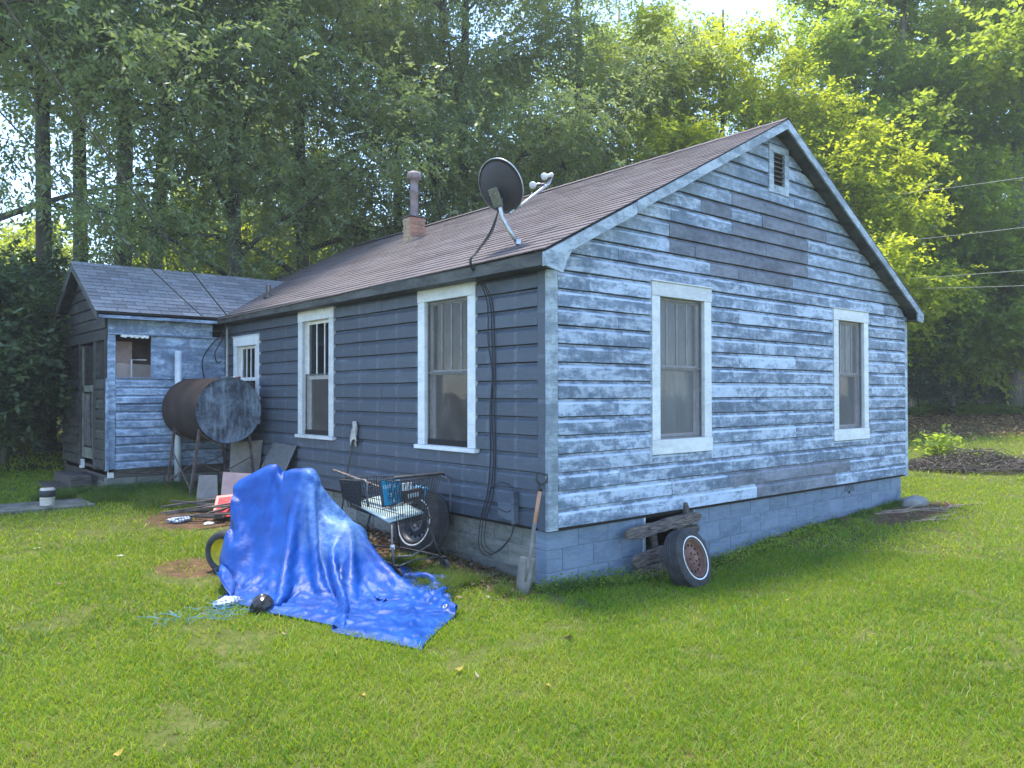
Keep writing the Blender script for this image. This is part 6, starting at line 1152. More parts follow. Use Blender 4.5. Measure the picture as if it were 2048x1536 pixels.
tz0 = tz-gnd(tx, ty); mt = axis_frame((0, 0, tz0), (0, 1, 0), (1, 0, 0))
bm = bmesh.new(); lathe(bm, [(tR+.006, -.012), (tR+.006, .012), (tR, .014), (tR, 1.40), (tR+.006, 1.402), (tR+.006, 1.43), (tR-.01, 1.435), (.001, 1.46)], 64, mt); finish('shell', bm, TNK, tk, True)
bm = bmesh.new(); lathe(bm, [(tR+.004, -.013), (tR-.006, -.014), (tR-.012, -.002), (tR*.8, -.016), (tR*.5, -.024), (.001, -.028)], 64, mt); finish('end_plate', bm, THD, tk, True)
for y_, r2 in ((.38, .035), (.20, .022)):
    bm = bmesh.new(); lathe(bm, [(r2, -.02), (r2, .05), (r2*1.25, .052), (r2*1.25, .075), (.001, .078)], 14, Matrix.Translation((.22, y_, tz0+math.sqrt(tR**2-.22**2)))); finish('filler_cap', bm, STEEL if r2 > .03 else RUST, tk, True)
IRON = speck('brown_angle_iron', (.07, .05, .045), (.17, .13, .115), 12, .8, .3)
for lx, ly, fx, fy in ((-.36, .12, -.52, .06), (.33, .12, .44, .10), (-.36, 1.15, -.46, 1.2), (.33, 1.15, .44, 1.2)):
    zz = tz0-math.sqrt(tR**2-lx**2)+.02; bm = bmesh.new(); z0_ = gnd(tx+fx, ty+fy)-gnd(tx, ty)-.02; tube(bm, [(fx, fy, z0_), (lx, ly, zz)], .024, 4); finish('leg', bm, IRON, tk)
bm = bmesh.new()
for a, b in (((-.50, .06, .18), (-.38, 1.15, .62)), ((-.38, .12, .60), (-.46, 1.2, .18)), ((-.40, .10, .55), (.42, .10, .18)), ((.36, .12, .58), (-.48, .08, .18)), ((.36, 1.15, .55), (-.46, 1.18, .2)), ((.42, .1, .2), (.34, 1.15, .6))): tube(bm, [a, b], .009, 5)
finish('brace', bm, IRON, tk)
for y_ in (.12, 1.15):
    bm = bmesh.new(); tube(bm, [((tR+.012)*math.sin(a), y_, tz0-(tR+.012)*math.cos(a)) for a in np.linspace(-.9, .9, 14)], .013, 5); finish('cradle', bm, IRON, tk)
# ------------------------------------------------------------------ pipes
PVC = speck('white_pvc', (.40, .44, .47), (.56, .60, .62), 5, .5)
bm = bmesh.new(); tube(bm, [(0, 0, -.05), (0, 0, 2.10)], .05, 18); o = finish('pipe', bm, PVC, None, True); o.location = (-.82, 7.32, gnd(-.82, 7.32)); tag(o, 'pale upright plastic pipe standing behind the tank before the porch wing', 'pipe')
bm = bmesh.new(); tube(bm, [(-.055, 7.36, 2.60), (-.055, 7.36, 1.98)], .022, 10); tube(bm, [(-.055, 7.36, 2.60), (-.05, 7.38, 2.74), (-.02, 7.45, 2.80)], .02, 10); box(bm, (-.13, 7.24, 1.86), (-.02, 7.42, 1.975), ident, .004); tag(finish('electric_conduit', bm, speck('conduit_grey', (.28, .30, .30), (.40, .42, .42), 8, .6), None), 'grey conduit with a small box in the corner between long wall and porch wing', 'conduit')
slab_ = bmesh.new(); box(slab_, (-.55, -.38, -.06), (.55, .38, .035), ident, .015); o = finish('concrete_slab', slab_, speck('mossy_concrete', (.06, .065, .05), (.17, .17, .15), 6, .95, 0, (1, 1, 1), .6), None); o.location = (-2.72, 6.78, gnd(-2.7, 6.8)); tag(o, 'mossy concrete slab sunk in the grass around the short pipe', 'slab')
cl = thing('cleanout_pipe', 'short cream pipe stub with a dark rubber collar on the sunken slab', 'pipe', (-2.68, 6.66, gnd(-2.7, 6.8)+.035))
bm = bmesh.new(); lathe(bm, [(.088, 0), (.088, .085), (.092, .09), (.080, .10), (.078, .22), (.05, .22)], 20); finish('stub', bm, speck('cream_plastic', (.45, .40, .34), (.62, .58, .50), 9, .6), cl, True)
bm = bmesh.new(); lathe(bm, [(.083, .105), (.094, .11), (.094, .185), (.083, .19)], 20); finish('collar', bm, RUBBER, cl, True)
bm = bmesh.new(); lathe(bm, [(.088, .19), (.09, .205), (.06, .215), (.001, .215)], 20); finish('cap', bm, speck('grey_cap', (.35, .34, .32), (.48, .46, .44), 9), cl, True)
bm = bmesh.new(); box(bm, (-2.12, 8.10, .1), (-1.83, 9.25, .47), ident, .01); box(bm, (-2.40, 8.20, .1), (-2.121, 9.15, .34), ident, .01); o = finish('wooden_steps', bm, WOOD_DK, None); tag(o, 'dark wooden steps below the porch wing door', 'steps')
# ------------------------------------------------------------------ satellite dish
ds_ = thing('satellite_dish', 'dark round satellite dish on a bent mast at the near roof corner, seen from behind', 'satellite dish', (.13, .54, 3.11))
def dl(p): return (p[0]-.13, p[1]-.54, p[2]-3.11)
bm = bmesh.new(); tube(bm, [dl((.13, .54, 3.12)), dl((.06, .60, 3.26)), dl((.01, .64, 3.38)), dl((-.005, .65, 3.46)), dl((-.005, .65, 3.56))], .022, 12); finish('mast', bm, STEEL, ds_, True)
bm = bmesh.new(); box(bm, (-.06, -.05, -.012), (.07, .06, .0), lambda q: (q[0]*.9, q[1]*1.4, q[2]+q[0]*.5), .002); tube(bm, [(-.03, -.03, 0), (-.02, -.03, .05)], .03, 8); finish('roof_foot', bm, STEEL, ds_)
dn_ = Vector((.86, .12, .42)).normalized(); dc = Vector(dl((-.0, .66, 3.68))); mt = axis_frame(dc, dn_, (0, 1, 0))
DISH = speck('dark_dish_paint', (.028, .026, .03), (.04, .037, .042), 5, .55)
bm = bmesh.new(); pr = [(.001+.255*i/9, .055*(i/9)**2-.045) for i in range(10)]; lathe(bm, pr+[(.262, .014), (.262, .004), (.252, .0)]+[(r, z-.006) for r, z in pr[::-1]], 56, mt)
bmesh.ops.scale(bm, vec=(1, 1, 1), verts=bm.verts); finish('reflector', bm, DISH, ds_, True)
bm = bmesh.new(); lathe(bm, [(.2625, .016), (.268, .014), (.268, .002), (.2625, .002)], 56, mt); finish('rim_edge', bm, STEEL, ds_, True)
bm = bmesh.new(); q0 = dc-dn_*.052-Vector((0, 0, .10)); mt2 = axis_frame(q0, dn_, (0, 1, 0)); box(bm, (-.055, -.08, -.03), (.055, .10, .0), lambda q: tuple(mt2 @ Vector(q)), .006); finish('bracket', bm, speck('olive_grey_bracket', (.11, .11, .085), (.19, .19, .15), 12, .6, .3), ds_)
for a_, b_ in ((-.035, -.05), (.035, -.05), (-.035, .05), (.035, .05)):
    bm = bmesh.new(); lathe(bm, [(.007, -.04), (.006, -.031)], 8, mt2 @ Matrix.Translation((a_, b_, 0)), True); finish('bolt', bm, STEEL, ds_)
A0 = Vector(dl((.07, .60, 3.42))); A1 = Vector(dl((.60, .62, 3.80))); A2 = Vector(dl((.64, .61, 3.90)))
bm = bmesh.new(); tube(bm, [A0, A0.lerp(A1, .5), A1, A2], [.013, .014, .018, .016], 8); finish('feed_arm', bm, STEEL, ds_, True)
LNBM = speck('ivory_plastic', (.55, .55, .52), (.68, .68, .65), 9, .5)
for q in ((.50, .72, 3.79), (.55, .60, 3.865)):
    c0 = Vector(dl(q)); d_ = (dc-c0).normalized(); bm = bmesh.new(); lathe(bm, [(.001, .045), (.034, .044), (.037, .03), (.035, .015), (.018, .01), (.018, -.05), (.024, -.055), (.024, -.075), (.001, -.076)], 20, axis_frame(c0, d_, (0, 0, 1))); finish('receiver_head', bm, LNBM, ds_, True)
bm = bmesh.new(); tube(bm, [A2, Vector(dl((.56, .62, 3.865)))], .02, 8); tube(bm, [A1, Vector(dl((.52, .72, 3.79)))], .016, 8); finish('receiver_yoke', bm, GREYM, ds_, True)
# cables from the dish down the long wall
def cable(name, label, pts, r, mat=BLACKM, cat='cable', n=5, group=None):
    P = [Vector(p) for p in pts]; out = []
    for i in range(len(P)-1):
        a, b, c_, d = P[max(i-1, 0)], P[i], P[i+1], P[min(i+2, len(P)-1)]
        for k in range(6): t = k/6; out.append(.5*((2*b)+(c_-a)*t+(2*a-5*b+4*c_-d)*t*t+(3*b-a-3*c_+d)*t**3))
    out.append(P[-1]); bm = bmesh.new(); tube(bm, out, r, n); return tag(finish(name, bm, mat, None, True), label, cat, group)
BLK = speck('black_cable', (.012, .012, .014), (.03, .03, .032), 10, .6)
for i, dy in enumerate((0, .045, .085)):
    w = [.01*math.sin(i*2+k*1.7) for k in range(9)]
    cable('dish_cable', 'black cable hanging from the dish mast down the long wall near the corner', [(-.01+.01*i, .66+dy*.2, 3.5), (-.06, .70+dy*.5, 3.25), (-.20, .74+dy*.4, 3.05), (-.27, .76+dy*.3, 2.92), (-.06, .72+dy+w[1], 2.62), (-.045, .70+dy+w[2], 2.2), (-.042, .70+dy*.4+w[3], 1.9), (-.045, .69+dy+w[4], 1.5), (-.042, .68+dy+w[5], 1.1), (-.045, .72+dy, .75), (-.06, .80+dy, .50), (-.10, .78+dy, .28-.03*i), (-.12, .58+dy, .22-.02*i), (-.08, .42, .38), (-.05, .40, .60)], .0052, BLK, 'cable', 5, 'cables hanging from the dish')
cable('wire_loop', 'thin loop of wire curling over the wall beside the small utility box', [(-.05, .78, .75), (-.06, .62, .86), (-.06, .45, .84), (-.05, .38, .72), (-.06, .48, .60), (-.07, .62, .62)], .004, BLK)
bm = bmesh.new(); box(bm, (-.10, .36, .50), (-.035, .40, .80), ident, .004); box(bm, (-.055, .41, .52), (-.036, .64, .69), ident, .003); tag(finish('utility_box', bm, P_SLATE, None), 'small painted utility panel low on the long wall beside the shovel', 'utility box')
cable('bent_rod', 'bent dark rod hooked to the wall right of the cart', [(-.05, 1.9, .84), (-.07, 1.66, .86), (-.08, 1.42, .84), (-.08, 1.36, .76), (-.08, 1.36, .50)], .009, GREYM, 'rod')
# service wires and roof vent
def span(p0, p1, drop, n=12): return [(p0[0]+(p1[0]-p0[0])*t, p0[1]+(p1[1]-p0[1])*t, p0[2]+(p1[2]-p0[2])*t-drop*4*t*(1-t)) for t in np.linspace(0, 1, n)]
WIRE = speck('weathered_wire', (.06, .055, .05), (.16, .15, .14), 10, .6); WIREL = speck('pale_wire', (.22, .23, .22), (.38, .38, .36), 10, .6)
cable('service_wire', 'upper of the two overhead wires running down to the porch wing corner', span((-.16, 7.07, 2.91), (-6.2, -1.0, 6.4), .25), .010, WIRE, 'overhead wire')
cable('service_wire', 'lower of the two overhead wires running down to the porch wing corner', span((-.5, 7.22, 2.90), (-6.4, -.9, 5.35), .18), .008, WIRE, 'overhead wire')
cable('drop_wire', 'slack wires hanging from the eave corner down the porch wing wall', [(-.16, 7.07, 2.90), (-.14, 7.25, 2.68), (-.28, 7.36, 2.5), (-.42, 7.41, 2.25), (-.40, 7.43, 2.0), (-.36, 7.43, 1.85)], .010, BLK)
cable('drop_wire', 'looped wire end dangling just left of the conduit', [(-.14, 7.15, 2.86), (-.16, 7.32, 2.55), (-.24, 7.38, 2.35), (-.20, 7.40, 2.2), (-.13, 7.40, 2.22)], .009, BLK)
for i, (a, b) in enumerate((((17.55, 4.52, 7.24), (11.13, -.48, 5.55)), ((17.3, 4.76, 5.9), (11.14, -.47, 4.67)), ((17.89, 4.27, 4.63), (11.15, -.46, 3.64)), ((17.46, 4.63, 4.87), (11.14, -.46, 3.91)))):
    a, b = Vector(a), Vector(b); e = b+(b-a)*.7; s0 = a-(b-a)*.25
    cable('utility_wire', ('topmost', 'second', 'lowest', 'third')[i]+' of the pale wires crossing the trees right of the house', span(s0, e, .05), .0065, WIREL, 'overhead wire')
bm = bmesh.new(); lathe(bm, [(.09, -.05), (.05, .02), (.04, .025), (.04, .16), (.03, .16)], 14); o = finish('roof_vent_pipe', bm, BLACKM, None, True); o.location = (.50, 7.07, 3.29); tag(o, 'short dark vent pipe on the roof near the valley above the porch wing', 'vent pipe')
# ------------------------------------------------------------------ brush pile, stone, roots at the far corner
BR = speck('brown_twig', (.05, .038, .03), (.15, .12, .10), 9, .9)
bm = bmesh.new(); r_ = random.Random(33)
for i in range(900):
    a = r_.uniform(0, 6.28); d = math.sqrt(r_.random()); x = d*1.5*math.cos(a); y = d*.85*math.sin(a); z = (1-d)*r_.uniform(.1, .42)+.03; b = r_.uniform(0, 6.28); L = r_.uniform(.15, .5)
    tube(bm, [(x, y, z), (x+L*.5*math.cos(b), y+L*.5*math.sin(b), z+r_.uniform(-.04, .08)), (x+L*math.cos(b+.3), y+L*math.sin(b+.3), max(.0, z+r_.uniform(-.15, .06)))], [.012, .009, .003], 3, False)
bp = finish('branches', bm, BR); pile = thing('brush_pile', 'low pile of cut brown branches and wilted leaves on the lawn right of the house', 'brush pile', (12.3, .75, gnd(12.3, .75)), -.55); bp.parent = pile; bp['kind'] = 'stuff'
def leaf_cloud(n, f, seed, size, mat, name, up=.5):
    rg = np.random.default_rng(seed); C = f(rg, n); d = rg.normal(size=(n, 3)); d[:, 2] *= .6; d /= np.linalg.norm(d, axis=1)[:, None]
    s = rg.normal(size=(n, 3)); s -= d*(s*d).sum(1)[:, None]; s /= np.linalg.norm(s, axis=1)[:, None]; L = size*rg.uniform(.6, 1.3, n)[:, None]; Wd = L*.28
    V = np.stack([C, C+d*L*.5+s*Wd, C+d*L, C+d*L*.5-s*Wd], 1).reshape(-1, 3); Fq = np.arange(4*n).reshape(n, 4); rv = np.repeat(rg.random(n), 4)
    return poly_mesh(name, V, Fq, mat, {'rnd': rv})
DEADL = leaf_mat('dead_leaf', [(.05, .035, .025), (.12, .075, .05), (.20, .13, .085)], (.3, .2, .1), .15)
BRL = leaf_mat('wilted_leaf', [(.04, .035, .022), (.07, .065, .03), (.10, .11, .04)], (.2, .25, .08), .2)
def fpile(rg, n): a = rg.uniform(0, 6.28, n); d = np.sqrt(rg.random(n)); return np.stack([d*1.5*np.cos(a), d*.85*np.sin(a), (1-d)*rg.uniform(.05, .42, n)+.03], 1)
o = link('wilted_leaves', leaf_cloud(4200, fpile, 3, .05, BRL, 'wilted'), None, pile); o['kind'] = 'stuff'
def fsp(rg, n): return np.stack([rg.normal(.1, .22, n), rg.normal(.55, .15, n), np.abs(rg.normal(.22, .15, n))+.05], 1)
spr = thing('leafy_sprout', 'green leafy sprout growing out of the back of the brush pile', 'plant', (12.4, .9, gnd(12.4, .9)+.1)); lv_ = link('leaves', leaf_cloud(500, fsp, 4, .12, LEAF_MID, 'sprout_leaves'), None, spr); lv_['kind'] = 'stuff'
bm = bmesh.new(); bmesh.ops.create_icosphere(bm, subdivisions=3, radius=1)
for v in bm.verts: v.co = Vector((v.co.x*.26, v.co.y*.16, v.co.z*.10))*(1+.25*noise.noise(v.co*2))
o = finish('rock', bm, speck('grey_rock', (.15, .15, .14), (.30, .29, .27), 5, .9, 0, (1, 1, 1), .6), None, True); o.location = (6.95, -.28, gnd(6.95, -.28)+.03); tag(o, 'flat grey rock at the far corner of the gable wall', 'rock')
r_ = random.Random(8)
for i in range(9):
    x, y = 5.5+r_.uniform(0, 1.5), -.45+r_.uniform(-.38, .25); a = r_.uniform(-.5, .3); pts = []
    for k in range(6): pts.append((x, y, gnd(x, y)+.008+r_.uniform(-.004, .008))); x += .2*math.cos(a); y += .2*math.sin(a); a += r_.uniform(-.3, .3)
    bm = bmesh.new(); tube(bm, pts, [.012, .017, .014, .013, .009, .004], 6); tag(finish('surface_root', bm, speck('root_bark%d' % i, (.13, .09, .065), (.30, .22, .16), 8, .9), None, True), 'bare tree root crossing the worn earth at the far gable corner', 'root', 'roots at the far gable corner')
# fallen leaves on the lawn
LF = [speck('fallen_leaf_%s' % nm, a, b, 20, .8) for nm, a, b in (('brown', (.22, .12, .07), (.36, .22, .14)), ('yellow', (.30, .22, .04), (.42, .30, .06)), ('tan', (.38, .28, .18), (.52, .40, .28)))]
for i, (x, y, k, lb) in enumerate(((-.85, -1.11, 0, 'largest brown curled leaf on the grass before the house corner'), (-1.83, -1.11, 1, 'orange-yellow leaf on the lawn in front of the tarpaulin corner'), (-1.81, -1.27, 2, 'tan leaf beside the orange-yellow one on the lawn'), (-2.5, -1.08, 1, 'pale yellow leaf on the near lawn, left of the orange-yellow leaf'), (-1.57, -1.65, 1, 'small yellow leaf on the near lawn, right of the tan leaf'), (-3.76, -.92, 1, 'orange leaf at the bottom left of the lawn'), (3.62, -.68, 2, 'tan leaf in the grass along the gable wall'), (1.34, -1.54, 1, 'yellow leaf in the grass right of the rusty wheel'), (-2.40, .16, 2, 'tan leaf just before the long edge of the tarpaulin'), (-3.35, 2.48, 0, 'brown leaf on the lawn at the far left'))):
    bm = bmesh.new(); r = random.Random(i); L = .03 if i else .06
    P = [(0, -L, .01), (L*.45, -L*.3, 0), (L*.6, L*.2, .012), (L*.2, L*.55, .02), (0, L, .03), (-L*.25, L*.5, .015), (-L*.6, L*.1, .01), (-L*.4, -L*.4, .005)]
    c_ = bm.verts.new((0, 0, -.004)); vs = [bm.verts.new(p) for p in P]
    for k_ in range(8): bm.faces.new((c_, vs[k_], vs[(k_+1) % 8]))
    o = finish('fallen_leaf', bm, LF[k], None); o.location = (x, y, gnd(x, y)+.028); o.rotation_euler = (r.uniform(-.3, .3), r.uniform(-.3, .3), r.uniform(0, 6)); tag(o, lb, 'leaf')

# ------------------------------------------------------------------ grass
def blades(n, fxy, seed, h, w, mat, name, lean=.95):
    rg = np.random.default_rng(seed); P = fxy(rg, n); n = len(P); z = np.array([gnd(x, y) for x, y in P])
    a = rg.uniform(0, 2*PI, n); H = h*rg.uniform(.45, 1.35, n); Wd = w*rg.uniform(.7, 1.3, n); b = rg.uniform(0, 2*PI, n); ln = lean*rg.uniform(.2, 1.6, n)*H
    C = np.stack([P[:, 0], P[:, 1], z-.004], 1); s = np.stack([np.cos(a), np.sin(a), 0*a], 1)*Wd[:, None]*.5; l = np.stack([np.cos(b), np.sin(b), 0*b], 1)
    m_ = C+l*ln[:, None]*.35; m_[:, 2] += H*.6; t = C+l*ln[:, None]; t[:, 2] += H*.95
    V = np.stack([C-s, C+s, m_+s*.75, t, m_-s*.75], 1).reshape(-1, 3); k = np.arange(n)*5
    F1 = np.stack([k, k+1, k+2, k+4], 1); F2 = np.stack([k+4, k+2, k+3, k+3], 1)
    me = bpy.data.meshes.new(name); me.vertices.add(5*n); me.vertices.foreach_set('co', V.astype(np.float32).ravel())
    li = np.concatenate([np.stack([k, k+1, k+2, k+4, k+4, k+2, k+3], 1)]).ravel().astype(np.int32); me.loops.add(7*n); me.loops.foreach_set('vertex_index', li)
    me.polygons.add(2*n); st = np.stack([np.arange(n)*7, np.arange(n)*7+4], 1).ravel().astype(np.int32); me.polygons.foreach_set('loop_start', st); me.polygons.foreach_set('loop_total', np.tile([4, 3], n).astype(np.int32))
    # blades in one patch share a tone
    pt = np.array([noise.noise(Vector((x*1.1, y*1.1, 5)))*.5+noise.noise(Vector((x*4, y*4, 9)))*.3 for x, y in P]); rv = np.clip(.45+pt*.85+rg.normal(0, .20, n), 0, .86); rv = np.where(rg.random(n) < .09, rg.uniform(.9, 1, n), rv)
    at = me.attributes.new('rnd', 'FLOAT', 'POINT'); at.data.foreach_set('value', np.repeat(rv, 5).astype(np.float32)); me.update(calc_edges=True)
    me.materials.append(mat); return me
GR = leaf_mat('grass_blade', [(.055, .14, .005), (.10, .22, .006), (.165, .285, .007), (.23, .31, .02), (.34, .31, .11)], (.62, .70, .03), .42, .5)
GRD = leaf_mat('weed_blade', [(.04, .085, .018), (.06, .115, .02), (.09, .15, .025)], (.32, .42, .04), .35, .55)  # deeper green blades used for the weeds
def in_bare(P):
    x, y = P[:, 0], P[:, 1]; k = np.ones(len(P), bool)
    def ell(cx, cy, rx, ry): return ((x-cx)/rx)**2+((y-cy)/ry)**2 < 1
    house_ = (x > -.02) & (x < 7.3) & (y > -.02) & (y < 10); wing_ = (x > -1.78) & (x < .1) & (y > 7.45) & (y < 10.3)
    k &= ~(house_ | wing_ | ((x > -3.27) & (x < -2.17) & (y > 6.42) & (y < 7.15)))
    return k
def density(P, rg):
    """keep probability: thin on bare patches, litter and worn spots"""
    x, y = P[:, 0], P[:, 1]; p_ = np.ones(len(P))
    for cx, cy, rx, ry, q in ((-.3, 3.0, .6, 3.0, .12), (-1.3, 4.7, .75, .75, .05), (6.4, -.5, 1.2, .38, .06), (2.6, -.06, 3.4, .15, .3), (-2.25, 2.3, .45, .6, .15), (-1.3, .78, .7, .3, .25), (12.3, .75, 1.5, 1.0, .3)):
        d = ((x-cx)/rx)**2+((y-cy)/ry)**2; p_ = np.minimum(p_, q+(1-q)*np.clip((d-.7)/.5, 0, 1))
    dep = .653*x+.757*y; p_ = np.where((x > 8) & (dep > 13.4), p_*np.clip((14.8-dep)/1.4, .08, 1), p_)
    nz = np.array([noise.noise(Vector((a*1.6, b*1.6, 2)))+.6*noise.noise(Vector((a*5.5, b*5.5, 4))) for a, b in P]); p_ *= np.clip(1-(nz-.22)*2.2, .12, 1)
    return rg.random(len(P)) < p_
def under_tarp(P):
    Q_ = np.array([(-2.36, 1.25), (-2.2, .74), (-1.80, -.60), (-1.2, -.14), (-.92, .36), (-1.0, .8), (-1.1, 1.5), (-1.6, 2.3), (-2.1, 2.1)]); ins = np.zeros(len(P), bool); j = len(Q_)-1
    for i in range(len(Q_)):
        a, b = Q_[i], Q_[j]; c = ((a[1] > P[:, 1]) != (b[1] > P[:, 1])) & (P[:, 0] < (b[0]-a[0])*(P[:, 1]-a[1])/(b[1]-a[1]+1e-12)+a[0]); ins ^= c; j = i
    return ins
def ring(d0, d1, extra=0):
    a0, a1 = YAW-.66, YAW+.66
    def f(rg, n):
        d = np.sqrt(rg.uniform(d0*d0, d1*d1, n)); a = rg.uniform(a0, a1, n); P = np.stack([CAM[0]+d*np.sin(a), CAM[1]+d*np.cos(a)], 1)
        P = P[in_bare(P)]; P = P[~under_tarp(P)]; return P[density(P, rg)]
    return f
for d0, d1, n, h, w in ((3.0, 6.0, 120000, .042, .0058), (6.0, 9.5, 120000, .045, .008), (9.5, 16, 100000, .048, .012), (16, 27, 60000, .06, .02)):
    o = link('lawn_grass', blades(n, ring(d0, d1), int(d0*10), h, w, GR, 'lawn_grass'), None); o['kind'] = 'stuff'
def along(pts, sd):
    def f(rg, n):
        P = []; seg = rg.integers(0, len(pts)-1, n); t = rg.random(n); A = np.array(pts)
        P = A[seg]*(1-t[:, None])+A[seg+1]*t[:, None]+rg.normal(0, sd, (n, 2)); P = P[in_bare(P)]; return P[np.array([hn(a, b, 2.2, 8) for a, b in P]) > -.12]
    return f
o = link('weeds_along_wall', blades(6000, along([(0, -.10), (1.0, -.14), (2.4, -.12), (4.6, -.12), (7.2, -.1)], .06), 5, .075, .007, GRD, 'weeds'), None); o['kind'] = 'stuff'
o = link('weeds_along_wall', blades(12000, along([(-.55, .1), (-.75, .7), (-.6, 1.4)], .14), 6, .09, .007, GRD, 'weeds'), None); o['kind'] = 'stuff'
o = link('weeds_by_tank', blades(22000, along([(-1.9, 7.2), (-.9, 6.9), (-1.3, 5.9), (-.7, 5.6)], .28), 7, .14, .008, GRD, 'weeds'), None); o['kind'] = 'stuff'
o = link('weeds_by_slab', blades(9000, along([(-3.2, 6.9), (-2.2, 7.3), (-1.9, 6.9)], .22), 8, .12, .008, GRD, 'weeds'), None); o['kind'] = 'stuff'
def wl(rg, n):
    A = np.array([(-.15, .05), (.6, -.12), (1.0, -.16), (2.5, -.15), (3.4, -.18), (4.6, -.2)]); s = rg.integers(0, 5, n); t = rg.random(n)[:, None]; P = A[s]*(1-t)+A[s+1]*t+rg.normal(0, .07, (n, 2)); P[:, 1] = np.minimum(P[:, 1], -.03)
    return np.concatenate([P, np.array([gnd(a, b) for a, b in P])[:, None]+np.abs(rg.normal(0, .05, (n, 1)))+.01], 1)
o = link('creeping_weeds', leaf_cloud(3800, wl, 31, .032, LEAF_MID, 'creeping'), None); o['kind'] = 'stuff'
def lit(rg, n):
    P = np.stack([rg.uniform(-.85, -.02, n), rg.uniform(-.02, 6.6, n)], 1); P = P[(P[:, 0] > -.45-.35*np.sin(P[:, 1]*1.1)) | (rg.random(len(P)) < .12)]; return np.concatenate([P, np.array([gnd(a, b) for a, b in P])[:, None]+rg.uniform(.006, .03, (len(P), 1))], 1)
def leaf_cloud2(n, f, seed, size, mat, name):
    rg = np.random.default_rng(seed+900); n = len(f(np.random.default_rng(seed), n)); return None
def litter(n, f, seed, size, mat, name):
    rg = np.random.default_rng(seed); C = f(rg, n); n = len(C); a = rg.uniform(0, 6.28, n); d = np.stack([np.cos(a), np.sin(a), rg.normal(0, .25, n)], 1); s = np.stack([-np.sin(a), np.cos(a), rg.normal(0, .35, n)], 1); L = size*rg.uniform(.6, 1.3, n)[:, None]
    V = np.stack([C, C+d*L*.5+s*L*.32, C+d*L, C+d*L*.5-s*L*.32], 1).reshape(-1, 3); return poly_mesh(name, V, np.arange(4*n).reshape(n, 4), mat, {'rnd': np.repeat(rg.random(n), 4)})
o = link('leaf_litter', litter(5200, lit, 12, .055, DEADL, 'litter'), None); o['kind'] = 'stuff'
def lit2(rg, n):
    P = np.stack([rg.uniform(8, 32, n), rg.uniform(-6, 14, n)], 1); dep = .653*P[:, 0]+.757*P[:, 1]; P = P[(dep > 13.6+rg.normal(0, .4, n)) & (dep < 22)]; return np.concatenate([P, np.array([gnd(a, b) for a, b in P])[:, None]+rg.uniform(.01, .05, (len(P), 1))], 1)
o = link('leaf_litter_slope', litter(52000, lit2, 13, .10, leaf_mat('tan_dead_leaf', [(.24, .13, .05), (.36, .21, .09), (.48, .32, .16)], (.3, .2, .1), .1), 'litter'), None); o['kind'] = 'stuff'

